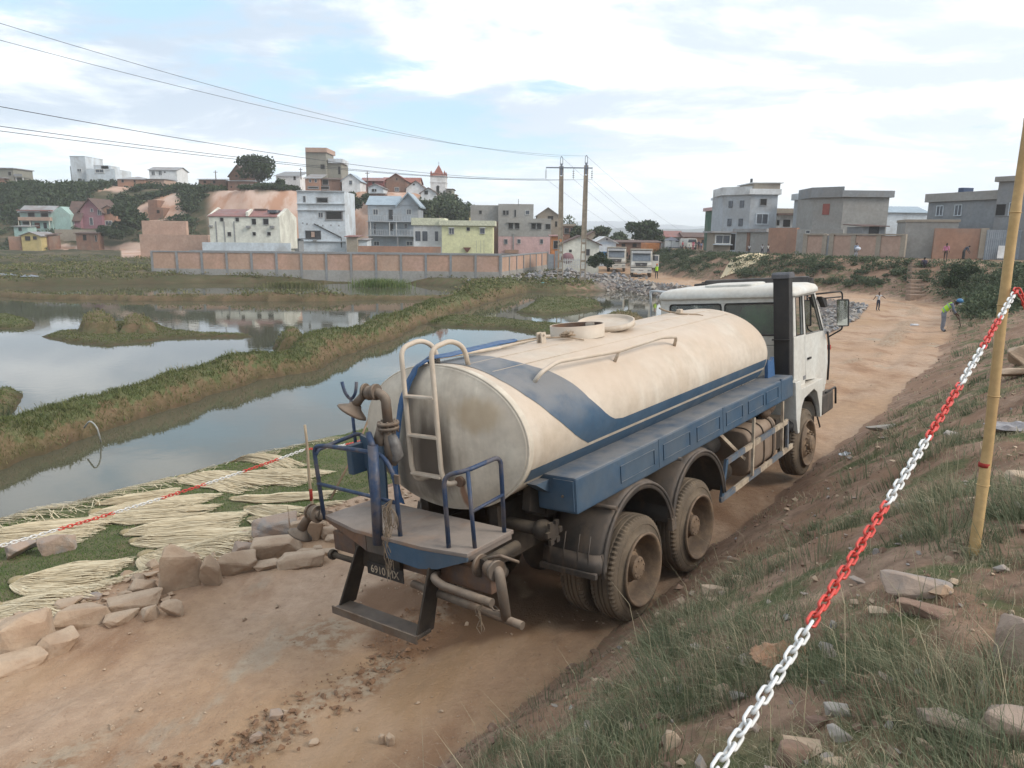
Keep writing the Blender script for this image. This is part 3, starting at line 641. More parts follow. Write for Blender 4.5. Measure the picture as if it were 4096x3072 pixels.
# side catwalk boxes
for sgn in (1,-1):
    y0,y1=-.79*sgn,-1.22*sgn
    mb=MB().prism([(-1.05,1.44),(4.9,1.42),(4.9,1.74),(4.5,1.745),(2.0,1.775),(0,1.775),(-1.05,1.78)],'y',min(y0,y1),max(y0,y1)); bx=tb(mb,'catwalk_box',blue,bevel=.022)
    # pressed panels on the outer face
    for (a,b_) in ((-.28,.42),(.62,1.28),(1.46,2.12),(2.32,2.86),(3.06,3.62),(3.72,4.22)):
        yy=y1-.004*sgn; mb=MB()
        for q in ((a,b_,1.515,1.527),(a,b_,1.675,1.687),(a,a+.012,1.527,1.675),(b_-.012,b_,1.527,1.675)): mb.bb(q[0],q[1],yy-.006*sgn,yy+.008*sgn,q[2],q[3])
        link('pressed_panel',mb.mesh('pressed_panel',blue),bx)
    for xx in (.52,2.22,4.35): link('seam_strap',MB().bb(xx,xx+.05,y1-.004*sgn,y1+.02*sgn,1.46,1.765).mesh('seam_strap',blue),bx)
    yy=-1.0*sgn; d1=[-.80*sgn,-1.19*sgn]; mb=MB()
    link('end_door',MB().bb(-1.062,-1.045,-.98*sgn,-1.195*sgn,1.47,1.75).mesh('end_door',blue),bx)
    link('door_latch',MB().cyl((-1.075,-1.08*sgn,1.60),(-1.06,-1.08*sgn,1.60),.012,10).mesh('door_latch',steel),bx)
    tb(MB().prism([(-1.25,1.735),(4.4,1.735),(4.4,1.60),(-1.04,1.60)],'y',min(-.93*sgn,-.80*sgn),max(-.93*sgn,-.80*sgn)),'tank_skirt',blue)
    tb(MB().prism([(-1.12,1.75),(-1.18,1.45),(-.95,1.35),(-.9,1.5)],'y',min(-.78*sgn,-.70*sgn),max(-.78*sgn,-.70*sgn)),'gusset',under)
    # saddle plates between tank and box
    tb(MB().prism([(4.50,1.74),(4.50,2.03),(4.58,1.985),(4.68,1.985),(4.76,2.03),(4.80,1.74)],'y',-.93*sgn,-.96*sgn-.02*sgn),'front_bracket',hosem)
# gravel remains lying on the catwalk
random.seed(11); mb=MB()
for k in range(46):
    x=random.uniform(2.6,4.45); mb.sphere((x,-.835+random.uniform(-.015,.02),1.76),random.uniform(.008,.017),0,5)
tb(mb,'grit',mat('grit',(.16,.14,.12)),kind='stuff')
# chassis
for s_ in (1,-1): tb(MB().bb(-1.85,6.6,s_*.36,s_*.44,.88,1.16),'chassis_rail',under)
for x in (-1.2,-.5,.7,2.2,3.6,4.7): tb(MB().bb(x,x+.1,-.36,.36,.92,1.12),'cross_member',under)
for x in (-.9,.6,2.1,3.9): tb(MB().bb(x,x+.12,-.78,.78,1.30,1.50),'tank_cradle',under)
for s_ in (1,-1): tb(MB().bb(-1.3,4.5,s_*.40,s_*.50,1.16,1.48),'sub_frame',under)
# axles
for x in (0,1.35):
    mb=MB().cyl((x,-.95,.54),(x,.95,.54),.075,12).sphere((x,0,.54),.26,0,16,(1,.8,1)); tb(mb,'rear_axle',under)
tb(MB().cyl((1.5,0,.6),(4.6,0,.85),.05,10),'drive_shaft',under)
for s_ in (1,-1):
    mb=MB()
    for k in range(6): mb.tube([(-.45+.03*k,s_*.55,.72+.028*k),(.67,s_*.55,.62+.028*k),(1.8-.03*k,s_*.55,.72+.028*k)],.02,4)
    tb(mb,'leaf_spring',under)
FXL=5.56
tb(MB().cyl((FXL,-.95,.52),(FXL,.95,.52),.06,10),'front_axle',under)
# wheels
def wheel_meshes():
    R=.54; W_=.29
    pr=[(.36,-.03),(.41,.0),(.47,-.005),(.505,.012),(.527,.022),(.538,.035),(.542,.06),(.530,.066),(.530,.072),(.543,.078),(.545,.115),(.531,.121),(.531,.127),(.546,.133),(.546,.157),(.531,.163),(.531,.169),(.545,.175),(.543,.212),(.530,.218),(.530,.224),(.542,.230),(.538,.255),(.527,.268),(.505,.278),(.47,.295),(.41,.29),(.36,.32)]
    def rm(i,j):
        if i in (4,5,6) or i in (21,22,23): return -.013 if j%2==0 else 0.
        return 0.
    ty=MB().lathe(pr,(0,0,0),'y',132,0,False,rm)
    for i in range(len(ty.sm)): ty.sm[i]=False
    # sidewall smooth
    n=len(pr)
    for idx_ in range(len(ty.f)):
        seg_i=idx_%(n-1)
        if seg_i<3 or seg_i>n-5: ty.sm[idx_]=True
    # sidewall rib
    ty.lathe([(.452,-.006),(.455,-.012),(.460,-.006)],(0,0,0),'y',64,0,True)
    rim=MB().lathe([(.372,-.030),(.378,-.052),(.362,-.058),(.345,-.045),(.335,-.02),(.318,.03),(.30,.12),(.285,.16),(.20,.185),(.155,.19),(.15,.19),(.0001,.19)],(0,0,0),'y',48,0,True)
    hub=MB().lathe([(.165,.19),(.16,.10),(.145,.085),(.125,.08),(.12,.02),(.105,.005),(.0001,.0)],(0,0,0),'y',28,0,False)
    for k in range(10):
        a=2*math.pi*k/10; hub.cyl((.215*math.cos(a),.19,.215*math.sin(a)),(.215*math.cos(a),.155,.215*math.sin(a)),.017,6)
    for k in range(8):
        a=2*math.pi*(k+.5)/8; hub.cyl((.085*math.cos(a),.01,.085*math.sin(a)),(.085*math.cos(a),-.006,.085*math.sin(a)),.010,6)
    fr=MB().lathe([(.372,-.030),(.378,-.052),(.362,-.058),(.345,-.045),(.335,-.0),(.31,.05),(.27,.04),(.22,-.02),(.20,-.04),(.15,-.045),(.0001,-.045)],(0,0,0),'y',48,0,True)
    fh=MB().lathe([(.13,-.045),(.12,-.10),(.09,-.12),(.0001,-.125)],(0,0,0),'y',24,0,False)
    for k in range(10):
        a=2*math.pi*k/10; fh.cyl((.17*math.cos(a),-.045,.17*math.sin(a)),(.17*math.cos(a),-.085,.17*math.sin(a)),.015,6)
    return ty.mesh('tyre',tyre),rim.mesh('rim',rimm),hub.mesh('hub',rimm),fr.mesh('rim',rimm),fh.mesh('hub',rimm)
WT,WR,WH,WFR,WFH=wheel_meshes()
def wheel(x,y,s_,dual,rz=0.,steer=0.,parent=T,z=.54):
    w=bpy.data.objects.new('wheel',None); col.objects.link(w); w.parent=parent; w.location=(x,y,z); w.rotation_euler=(0,0,(0 if s_<0 else math.pi)+steer)
    # local y+ goes inward for right side (s_=-1)
    t_=link('tyre',WT,w); t_.rotation_euler=(0,rz,0)
    if dual:
        t2=link('tyre',WT,w); t2.location=(0,.36,0); t2.rotation_euler=(0,rz+.3,0)
        link('rim',WR,w); h=link('hub',WH,w); h.rotation_euler=(0,rz,0)
        r2=link('rim',WR,w); r2.location=(0,.36,0)
    else:
        link('rim',WFR,w); link('hub',WFH,w)
for s_ in (-1,1):
    for i,x in enumerate((0,1.35)): wheel(x,s_*1.235,s_,True,.4*i+.2)
    wheel(FXL,s_*1.20,s_,False,.5)
# fenders
def shell_arc(cx,cz,r,a0,a1,y0,y1,th=.02,ext=None,n=22):
    mb=MB(); pts=[]
    for i in range(n+1):
        a=rad(a0+(a1-a0)*i/n); pts.append((cx+r*math.cos(a),cz+r*math.sin(a),math.cos(a),math.sin(a)))
    if ext: pts+=ext
    prof=[(y0,0),(y0,.0),(y0+.10*(1 if y1>y0 else -1),.035),(y1-.06*(1 if y1>y0 else -1),.035),(y1,0),(y1,-.05)]
    vs=[]
    K=len(prof)
    for (x,z,nx,nz) in pts:
        for (y,o) in prof: vs.append((x+nx*o,y,z+nz*o))
    m=len(pts)
    fs=[(i*K+k,i*K+k+1,(i+1)*K+k+1,(i+1)*K+k) for i in range(m-1) for k in range(K-1)]
    mb.add(vs,fs,0,True); return mb
def solidify(o,t):
    md=o.modifiers.new('solid','SOLIDIFY'); md.thickness=t; md.offset=0
for s_ in (-1,1):
    y0,y1=s_*.60,s_*1.24
    e1=[(-.75,.95,-1,.05),(-.77,.86,-1,0),(-.79,.78,-1,0)]
    f1=tb(shell_arc(.03,.66,.745,8,172,y0,y1,ext=e1),'mudguard',fend); solidify(f1,.014)
    f2=tb(shell_arc(1.45,.66,.73,4,170,y0,y1),'mudguard',fend); solidify(f2,.014)
    for (cx,a0,a1,r) in ((.03,8,176,.745),(1.45,4,172,.73)):
        tb(MB().tube(arc((cx,.66),r+.004,a0,a1,26,'xz',s_*1.243),.019,8),'mudguard_rim',fend)
    tb(MB().bb(-.85,-.80,min(y0,y1),max(y0,y1)+.0,.74,.80),'flap_bar',fend,bevel=.012)
    for k,yy in enumerate((.70,.86,1.02,1.14)): tb(MB().tube([(-.735,s_*yy,1.12),(-.795,s_*yy,.95),(-.815,s_*yy,.80)],.006,5),'flap_rib',fend)
    tb(MB().bb(.70,.80,s_*1.20,s_*1.26,.70,.84),'mudguard_clamp',steel,bevel=.01)
    for x,z in ((-.42,1.30),(1.0,1.42)): tb(MB().cyl((x,s_*.5,z),(x-.02,s_*1.26,z+.02),.022,8),'mudguard_stay',fend)
    # inner splash shell
    tb(MB().bb(-.55,.6,s_*.585,s_*.60,.95,1.42),'splash_plate',under)
# side guards
for s_ in (-1,1):
    Y=s_*1.205
    def seg(p,q,w,c,nm='guard_bar'):
        p,q=Vector(p),Vector(q); d=(q-p).normalized(); up=Vector((0,0,1)); 
        mb=MB(); vs=[]
        n_=Vector((0,1,0)).cross(d).normalized()
        for e in (p,q):
            for a in (-1,1):
                for b_ in (-1,1): vs.append(e+n_*w*a*.5+Vector((0,b_*.017,0)))
        mb.add(vs,[(0,1,3,2),(4,6,7,5),(0,4,5,1),(2,3,7,6),(0,2,6,4),(1,5,7,3)]); tb(mb,nm,c)
    def striped(p,q,n,first):
        p,q=Vector(p),Vector(q)
        for i in range(n): seg(p+(q-p)*i/n,p+(q-p)*(i+1)/n,.072,(guardc,guardb)[(i+first)%2])
    striped((2.12,Y,.62),(4.86,Y,.655),6,1); striped((2.36,Y,1.05),(4.66,Y,1.08),4,1)
    seg((2.14,Y,.60),(2.34,Y,1.08),.06,blue,'guard_post'); seg((4.63,Y,.66),(4.66,Y,1.08),.06,guardb,'guard_post')
    seg((3.12,Y+.03*s_,.66),(3.30,Y-.0,1.42),.045,guardc,'guard_post'); seg((4.40,Y,.66),(4.46,Y,1.42),.04,guardc,'guard_post')
    seg((3.18,Y-.1*s_,.86),(2.70,Y-.3*s_,1.36),.05,guardc,'guard_brace')
# fuel tank, air tank, battery and clutter
fm=mat('fuel_tank',(.21,.155,.115),(.27,.2,.15),.75,3,.001,20,dust=(.36,.27,.2),dustamt=.8,streak=((.13,.09,.06),.5))
def round_tank(x0,x1,yc,zc,ry,rz_,name,m):
    mb=MB(); n=28; vs=[]
    for x,s_ in ((x0,.0001),(x0,.94),(x0+.02,1),(x1-.02,1),(x1,.94),(x1,.0001)):
        for k in range(n):
            a=2*math.pi*k/n; c,s1=math.cos(a),math.sin(a); e=.5
            vs.append((x,yc+ry*s_*math.copysign(abs(c)**e,c),zc+rz_*s_*math.copysign(abs(s1)**e,s1)))
    fs=[(i*n+k,i*n+(k+1)%n,(i+1)*n+(k+1)%n,(i+1)*n+k) for i in range(5) for k in range(n)]
    return tb(mb.add(vs,fs,0,True),name,m)
ft=round_tank(3.40,4.50,-.80,.86,.30,.33,'fuel_tank',fm)
for x in (3.55,3.95,4.32): link('tank_strap',MB().tube([(x,-.80+.31*math.copysign(abs(math.cos(a))**.5,math.cos(a)),.86+.34*math.copysign(abs(math.sin(a))**.5,math.sin(a))) for a in [2*math.pi*k/28 for k in range(28)]],.012,4,closed=True).mesh('tank_strap',steel),ft)
link('filler_cap',MB().cyl((4.02,-.86,1.17),(4.02,-.88,1.26),.055,16).mesh('filler_cap',steel),ft)
mb=MB()
mb.tube(fillet([(3.9,-.8,1.22),(4.0,-.95,1.30),(4.2,-.9,1.25),(4.1,-.72,1.2),(3.9,-.8,1.22)],.05),.012,6); tb(mb,'coiled_cable',black)
round_tank(3.40,4.5,.80,.86,.30,.33,'tool_tank',fm)
tb(MB().cyl((2.35,-.62,1.02),(3.2,-.62,1.02),.15,20),'air_cylinder',black)
tb(MB().cyl((2.55,-.80,.66),(3.2,-.80,.66),.13,20),'air_cylinder',under)
tb(MB().bb(4.62,4.95,-1.05,-.55,.62,1.1),'battery_box',under,bevel=.01)
tb(MB().bb(3.3,4.9,-.75,-.45,1.18,1.38),'pump_housing',under,bevel=.04)
mb=MB().sphere((4.55,-.9,1.30),.16,0,12,(1.3,1,.8)).sphere((4.3,-1.0,1.26),.10,0,10,(1.4,.8,.7)); tb(mb,'filter_sack',mat('sack',(.16,.11,.08),(.10,.07,.05),.9,9))
# rear platform
pz=1.40
outl=[(-1.50,.97),(-2.08,1.04),(-2.20,.45),(-2.20,-.40),(-2.13,-.86),(-1.52,-.86)]
tb(MB().prism(outl,'z',pz-.035,pz),'deck',plat,bevel=.006)
# fascia
def fascia(pts,low,m,nm='fascia'):
    mb=MB(); vs=[]; 
    for (x,y),z in zip(pts,low): vs+=[(x,y,pz-.036),(x,y,z),(x+.02,y,z),(x+.02,y,pz-.036)]
    n=len(pts); fs=[(i*4+k,i*4+(k+1)%4,(i+1)*4+(k+1)%4,(i+1)*4+k) for i in range(n-1) for k in range(4)]+[(0,1,2,3),tuple((n-1)*4+k for k in(3,2,1,0))]
    return tb(mb.add(vs,fs),nm,m)
fascia([(-2.13,-.85),(-2.175,-.55),(-2.20,-.35),(-2.20,.05)],[1.33,1.22,1.19,1.21],blue)
fascia([(-2.20,.07),(-2.20,.30)],[1.22,1.22],fend); fascia([(-2.20,.31),(-2.16,.62),(-2.08,1.03)],[1.22,1.29,1.345],rust)
for s_ in (-1,1):
    tb(MB().bb(-2.1,-1.5,s_*.80-.015,s_*.80+.015,1.30,1.365),'deck_angle',plat)
tb(MB().bb(-2.05,-1.93,-1.02,.98,1.05,1.24),'rear_beam',rust,bevel=.012)
tb(MB().bb(-2.10,-2.06,.0,.60,1.00,1.22),'mount_plate',under)
tb(MB().bb(-1.95,-1.5,.35,.45,.95,1.37),'deck_strut',under);tb(MB().bb(-1.95,-1.5,-.45,-.35,.95,1.37),'deck_strut',under)
tb(MB().cyl((-2.06,-.95,1.30),(-1.6,-.95,1.30),.05,10),'side_pipe',under)
# licence plate
pl=tb(MB().bb(-2.125,-2.115,-.06,.42,.955,1.075),'licence_plate',black,bevel=.004)
def text(s,size,M4,m,parent,name='lettering',ext=.002,align='CENTER',sx=1.):
    cu=bpy.data.curves.new(name,'FONT'); cu.body=s; cu.size=size; cu.extrude=ext; cu.align_x=align; cu.align_y='CENTER'
    o=bpy.data.objects.new('tmp',cu); me=bpy.data.meshes.new_from_object(o); bpy.data.objects.remove(o); me.materials.clear(); me.materials.append(m); me.name=name
    o=link(name,me,parent); o.matrix_local=M4@Matrix.Diagonal((sx,1,1,1)); return o
Mt=Matrix(((0,0,-1,-2.127),(-1,0,0,.18),(0,1,0,1.014),(0,0,0,1)))
text('6910 MX',.105,Mt,guardc,pl,sx=.95)
# step frame
def plate(pts,th,nm,m): # quad strip outline in 3D, thickness along y
    mb=MB(); vs=[Vector(p) for p in pts]+[Vector(p)+Vector((0,th,0)) for p in pts]; n=len(pts)
    fs=[tuple(range(n)),tuple(range(2*n-1,n-1,-1))]+[(i,(i+1)%n,(i+1)%n+n,i+n) for i in range(n)]
    return tb(mb.add(vs,fs),nm,m)
plate([(-2.18,.46,1.22),(-2.02,.46,1.22),(-2.15,.60,.66),(-2.36,.60,.64)],.02,'step_side',under)
plate([(-2.20,-.48,1.22),(-2.05,-.48,1.22),(-2.17,-.44,.66),(-2.38,-.44,.64)],.02,'step_side',under)
tb(MB().bb(-2.40,-2.22,-.46,.62,.655,.685),'step_board',fend,bevel=.005)
tb(MB().bb(-2.41,-2.395,-.47,.63,.63,.70),'step_lip',steel)
# rear tubes: tow pipe and spray pipe
tb(MB().tube(fillet([(-2.02,-.40,1.13),(-2.2,-.52,1.14),(-2.2,-.62,1.10),(-2.2,-1.15,1.08)],.06),.036,12),'tow_bar_tube',steel)
tb(MB().tube([(-2.18,-1.10,1.06),(-2.21,-1.17,1.03),(-2.17,-1.19,1.01),(-2.15,-1.13,1.03)],.008,6),'hook',steel)
tb(MB().cyl((-2.1,-.15,.97),(-2.1,-1.36,.90),.034,12),'spray_pipe',steel)
tb(MB().tube(fillet([(-2.03,-1.0,1.27),(-2.08,-1.14,1.30),(-2.1,-1.17,1.22),(-2.1,-1.20,.91)],.09,6),.042,14),'spray_pipe_elbow',steel)
mb=MB().sphere((-2.04,-1.02,1.28),.070,0,14).cyl((-2.04,-.93,1.28),(-2.04,-.90,1.28),.095,16).cyl((-2.07,-1.10,1.29),(-2.08,-1.13,1.29),.085,16); tb(mb,'gate_valve',steel)
tb(MB().tube([(-2.04,-1.0,1.36),(-2.0,-1.1,1.385),(-1.98,-1.27,1.36)],[.014,.016,.012],8),'valve_lever',steel)
tb(MB().cyl((-1.98,-1.12,1.24),(-1.9,-.7,1.24),.04,10),'feed_pipe',under)
tb(MB().cyl((-2.1,.95,1.02),(-2.1,.55,1.02),.028,10),'spray_pipe_stub',under); tb(MB().cyl((-2.1,.93,1.02),(-2.1,.97,1.02),.05,12),'pipe_flange',under)
# valve under the catwalk
mb=MB().cyl((-1.15,-.35,1.28),(-1.15,-.85,1.28),.06,12).sphere((-1.15,-.90,1.28),.10,0,10).cyl((-1.15,-.98,1.28),(-1.15,-1.03,1.28),.075,8)
for k in range(6):
    a=k*math.pi/3; mb.box((-1.15+.09*math.cos(a),-1.02,1.28+.09*math.sin(a)),(.05,.03,.05))
tb(mb,'handwheel_valve',under)
# rails
tb(MB().tube(fillet([(-2.10,-.63,pz),(-2.10,-.64,2.02),(-2.02,-.82,2.06),(-1.60,-.84,2.08),(-1.60,-.82,pz)],.09,6),.020,10),'deck_rail',bluerail)
tb(MB().cyl((-2.0,-.83,pz),(-2.0,-.82,2.05),.018,10),'rail_post',bluerail); tb(MB().cyl((-2.0,-.83,1.71),(-1.6,-.84,1.74),.015,8),'rail_bar',bluerail)
tb(MB().tube(fillet([(-2.08,1.05,1.36),(-2.10,1.06,2.08),(-2.12,.9,2.12),(-2.12,.30,2.13),(-2.12,.05,2.12),(-2.11,-.06,1.95),(-2.11,-.06,pz)],.11,6),.021,10),'deck_rail',bluerail)
tb(MB().tube(fillet([(-2.10,1.05,2.0),(-2.06,1.05,2.05),(-1.6,1.0,2.11),(-1.53,.98,2.05),(-1.53,.97,pz)],.09,6),.020,10),'deck_rail',bluerail)
tb(MB().tube([(-2.10,1.06,1.72),(-2.12,.3,1.715),(-2.11,-.06,1.70)],.018,8),'rail_bar',bluerail)
tb(MB().bb(-2.13,-2.11,-.13,-.07,1.88,1.96),'rail_tab',steel)
# swivel post and water cannon
tb(MB().cyl((-2.20,.14,pz-.08),(-2.19,.09,2.22),.047,18),'cannon_post',bluerail)
tb(MB().tube(fillet([(-2.19,.09,2.20),(-2.19,.11,2.26),(-2.16,.17,2.31)],.03),.030,10),'post_bracket',bluerail)
tb(MB().cyl((-2.1,.13,2.20),(-2.05,.10,2.36),.05,14),'cannon_riser',steel)
mb=MB().cyl((-2.03,.05,2.37),(-2.03,.05,2.395),.098,20).cyl((-2.03,.05,2.33),(-2.03,.05,2.355),.095,20)
for k in range(8):
    a=k*math.pi/4; mb.cyl((-2.03+.08*math.cos(a),.05+.08*math.sin(a),2.30),(-2.03+.08*math.cos(a),.05+.08*math.sin(a),2.41),.010,6)
mb.cyl((-2.03,.05,2.02),(-2.03,.05,2.33),.055,14); tb(mb,'flange',steel)
tb(MB().tube(fillet([(-2.03,.05,2.39),(-2.03,.05,2.60),(-2.04,.09,2.64),(-2.05,.16,2.66)],.09,7),.044,14),'cannon_elbow',steel)
mb=MB().cyl((-2.05,.13,2.66),(-2.055,.16,2.66),.072,18).sphere((-2.06,.21,2.65),.066,0,14).cyl((-2.06,.26,2.66),(-2.065,.28,2.66),.072,18); tb(mb,'cannon_valve',steel)
mb=MB().tube([(-2.07,.26,2.65),(-2.09,.31,2.60),(-2.12,.37,2.53)],[.04,.036,.045],12)
nz=MB().lathe([(.045,0),(.06,.03),(.125,.075),(.13,.09),(.11,.10),(.0001,.10)],(0,0,0),'z',24,0,True)
Rn=Vector((-.3,.35,-.7)).to_track_quat('Z','Y').to_matrix(); mb.add([Rn@Vector((v[0]*.8,v[1]*1.1,v[2]))+Vector((-2.11,.35,2.55)) for v in nz.v],nz.f,0,True)
tb(mb,'cannon_nozzle',steel)
tb(MB().tube([(-2.03,.05,2.03),(-2.0,-.0,2.1),(-2.02,.0,2.2),(-2.03,.04,2.28)],[.05,.056,.052,.05],10),'plastic_wrap',mat('clear_wrap',(.10,.09,.085),(.16,.15,.14),.5,18,spec=.4))
# twine hanks hanging from the rail
random.seed(5); mb=MB()
for k in range(16):
    a=random.uniform(-.035,.035); b_=random.uniform(-.03,.03); z1=random.uniform(.98,1.35)
    p=[(-2.13,-.02+b_*.3,1.73)]
    for q in range(1,8): p.append((-2.15-.03*random.random()-(.03 if q>3 else 0),-.0+b_+.03*math.sin(q*1.3+k)+.02,1.73-(1.73-z1)*q/7))
    mb.tube(p,.0035,4,cap=False)
for k in range(5):
    c=(random.uniform(-.05,.02),random.uniform(1.50,1.60)); mb.tube([(-2.15,c[0]+.045*math.cos(a*.7),c[1]+.085*math.sin(a*.7)) for a in range(9)],.0035,4,closed=True,cap=False)
tb(mb,'twine_hank',twine); mb=MB()
for k in range(5):
    p=[(-2.19,-1.05,1.04)]
    for q in range(1,6): p.append((-2.20+random.uniform(-.01,.01),-1.03+random.uniform(-.03,.03)+k*.01,1.04-q*random.uniform(.03,.055)))
    mb.tube(p,.0035,4,cap=False)
tb(mb,'twine_scrap',twine)
# side Y fork on the left
p0=Vector((-1.55,1.12,1.75)); tb(MB().cyl(p0,(-1.55,1.12,2.44),.017,8).tube(fillet([(-1.57,1.21,2.62),(-1.56,1.19,2.5),(-1.55,1.12,2.43),(-1.54,1.05,2.5),(-1.53,1.03,2.62)],.07),.017,8),'hose_fork',bluerail)
# left spray gun with nozzle
mb=MB().sphere((-2.1,1.17,1.40),.08,0,12).cyl((-2.1,1.08,1.40),(-2.1,1.26,1.40),.04,10).cyl((-2.1,1.11,1.40),(-2.1,1.13,1.40),.085,16).cyl((-2.1,1.21,1.41),(-2.1,1.23,1.41),.08,16).cyl((-2.0,1.04,1.36),(-2.1,1.1,1.4),.05,10)
mb.tube([(-2.1,1.22,1.38),(-2.14,1.27,1.32),(-2.17,1.31,1.24)],[.045,.042,.05],12)
Rn=Vector((-.25,.35,-.8)).to_track_quat('Z','Y').to_matrix(); mb.add([Rn@Vector((v[0]*.75,v[1],v[2]))+Vector((-2.16,1.30,1.25)) for v in nz.v],nz.f,0,True)
tb(mb,'side_nozzle',steel)
# ---------------- cab
CXR=5.24; hw_=1.12
def cabbox(x0,x1,y0,y1,z0,z1,nm='cab_panel',m=white,bev=.012): return tb(MB().bb(x0,x1,y0,y1,z0,z1),nm,m,bevel=bev)
# rear wall around two windows
zw0,zw1=2.30,2.80; wy=[(-1.02,-.035),(.03,.93)]
cabbox(CXR,CXR+.04,-1.08,1.08,1.40,2.13,'rear_wall_lower'); cabbox(CXR+.004,CXR+.04,-1.08,1.08,2.135,zw0,'rear_wall_belt')
cabbox(CXR+.004,CXR+.04,-1.08,1.08,zw1,2.90,'rear_wall_header')
for a,b_ in ((-1.08,wy[0][0]),(wy[0][1],wy[1][0]),(wy[1][1],1.08)): cabbox(CXR+.004,CXR+.04,a,b_,zw0,zw1,'rear_wall_pillar',bev=.0)
for a,b_ in wy:
    fr=[(CXR-.004,a+.0,zw0),(CXR-.004,b_,zw0),(CXR-.004,b_,zw1),(CXR-.004,a,zw1)]
    g=MB(); n=[]; r=.05
    cor=[(a+r,zw0+r,180,270),(b_-r,zw0+r,270,360),(b_-r,zw1-r,0,90),(a+r,zw1-r,90,180)]
    for cy_,cz_,q0,q1 in cor: n+=[(CXR-.004,cy_+r*math.cos(rad(q0+(q1-q0)*k/5)),cz_+r*math.sin(rad(q0+(q1-q0)*k/5))) for k in range(6)]
    w_=tb(MB().tube(n,.013,6,closed=True),'rear_window',black)
    g=MB().add([(p[0]+.01,p[1],p[2]) for p in n],[tuple(range(len(n)))]); link('glass',g.mesh('glass',cabglass),w_)
# side panels built from x,z polygons
def side(poly,s_,nm,m=white,y=hw_,th=.04,bev=.01):
    a=s_*y; b_=s_*(y-th); return tb(MB().prism(poly,'y',min(a,b_),max(a,b_)),nm,m,bevel=bev)
for s_ in (-1,1):
    side([(5.26,1.44),(5.26,2.27),(5.80,2.25),(5.83,1.50),(5.78,1.42)],s_,'rear_quarter')
    side([(5.84,1.50),(5.81,2.245),(6.86,2.20),(7.05,1.95),(7.08,1.60),(6.98,1.24),(6.50,1.24),(6.36,1.44)],s_,'door')
    side([(5.26,2.273),(5.26,2.90),(5.345,2.90),(5.39,2.27)],s_,'rear_pillar',y=hw_-.005)
    side([(5.68,2.90),(5.77,2.90),(5.87,2.24),(5.74,2.255)],s_,'centre_pillar',y=hw_-.005)
    side([(5.345,2.90),(5.345,2.862),(6.36,2.85),(6.36,2.90)],s_,'roof_rail',y=hw_-.009)
    side([(6.36,2.90),(6.27,2.87),(6.80,2.20),(6.90,2.20)],s_,'front_pillar',y=hw_-.005)
    for poly in ([(5.345,2.865),(5.68,2.865),(5.74,2.255),(5.39,2.27)],[(5.77,2.86),(6.28,2.855),(6.80,2.2),(5.87,2.24)]):
        tb(MB().prism(poly,'y',s_*(hw_-.03)-.004,s_*(hw_-.03)+.004),'side_glass',cabglass)
        tb(MB().tube([(p[0],s_*(hw_-.006),p[1]) for p in poly],.010,5,closed=True),'glass_gasket',black)
    tb(MB().box((5.98,s_*(hw_+.018),1.84),(.14,.03,.03)),'door_handle',black)
    tb(MB().bb(5.70,5.84,s_*(hw_+.003),s_*(hw_-.002),1.52,1.585),'badge',mat('badge_grey',(.22,.22,.22)))
    # wheel arch and lower fender
    y0,y1=s_*.80,s_*1.22
    fn=[(5.02,1.60),(5.05,1.02),(5.12,.78),(5.20,.78),(5.24,1.0),(5.33,1.18),(5.45,1.28),(5.95,1.34),(6.12,1.26),(6.24,1.02),(6.30,.80),(6.37,.80),(6.40,1.10),(6.44,1.30),(6.44,1.44),(5.3,1.46),(5.24,1.60)]
    tb(MB().prism(fn,'y',min(y0,y1),max(y0,y1)),'front_fender',white,bevel=.012)
    fm_=tb(shell_arc(5.66,.66,.66,15,165,s_*.5,s_*1.16),'wheel_arch_liner',black); solidify(fm_,.01)
    # corner trim strip along front edge
    tb(MB().tube([(7.06,s_*(hw_+.004),1.3),(7.13,s_*(hw_+.004),1.62),(7.14,s_*(hw_+.004),1.9),(7.06,s_*(hw_+.004),2.15)],.018,6),'corner_trim',black)
    tb(MB().bb(7.16,7.2,s_*1.02,s_*1.14,1.82,1.90),'marker_lamp',mat('red_lens',(.5,.03,.02),rough=.3))
    tb(MB().bb(6.50,7.15,s_*.70,s_*1.20,.78,1.12),'bumper_end',fend,bevel=.03)
    tb(MB().tube(fillet([(6.6,s_*1.22,1.16),(7.2,s_*1.22,1.16),(7.2,s_*1.22,.86)],.06),.018,8),'bumper_guard',black)
    tb(MB().bb(6.45,6.6,s_*1.0,s_*1.03,.45,.85),'mud_flap',black)
    tb(MB().cyl((6.5,s_*1.1,.8),(6.62,s_*1.12,.55),.015,6),'step_bracket',black)
# roof
mb=MB(); rs=[]
def rring(x0,x1,y,z,n=6,r=.14):
    p=[]
    for cx,cy,q in ((x0+r,-y+r,180),(x1-r,-y+r,270),(x1-r,y-r,0),(x0+r,y-r,90)):
        p+=[(cx+r*math.cos(rad(q+90*k/n)),cy+r*math.sin(rad(q+90*k/n)),z) for k in range(n+1)]
    return p
rings_=[rring(5.20,6.46,1.145,2.885),rring(5.19,6.50,1.16,2.905),rring(5.20,6.50,1.15,2.96),rring(5.23,6.46,1.12,3.01),rring(5.30,6.40,1.02,3.045),rring(5.5,6.2,.7,3.065)]
vs=[p for r_ in rings_ for p in r_]; n=len(rings_[0])
fs=[(i*n+k,i*n+(k+1)%n,(i+1)*n+(k+1)%n,(i+1)*n+k) for i in range(len(rings_)-1) for k in range(n)]+[tuple(range(n-1,-1,-1)),tuple((len(rings_)-1)*n+k for k in range(n))]
tb(mb.add(vs,fs,0,True),'roof',white)
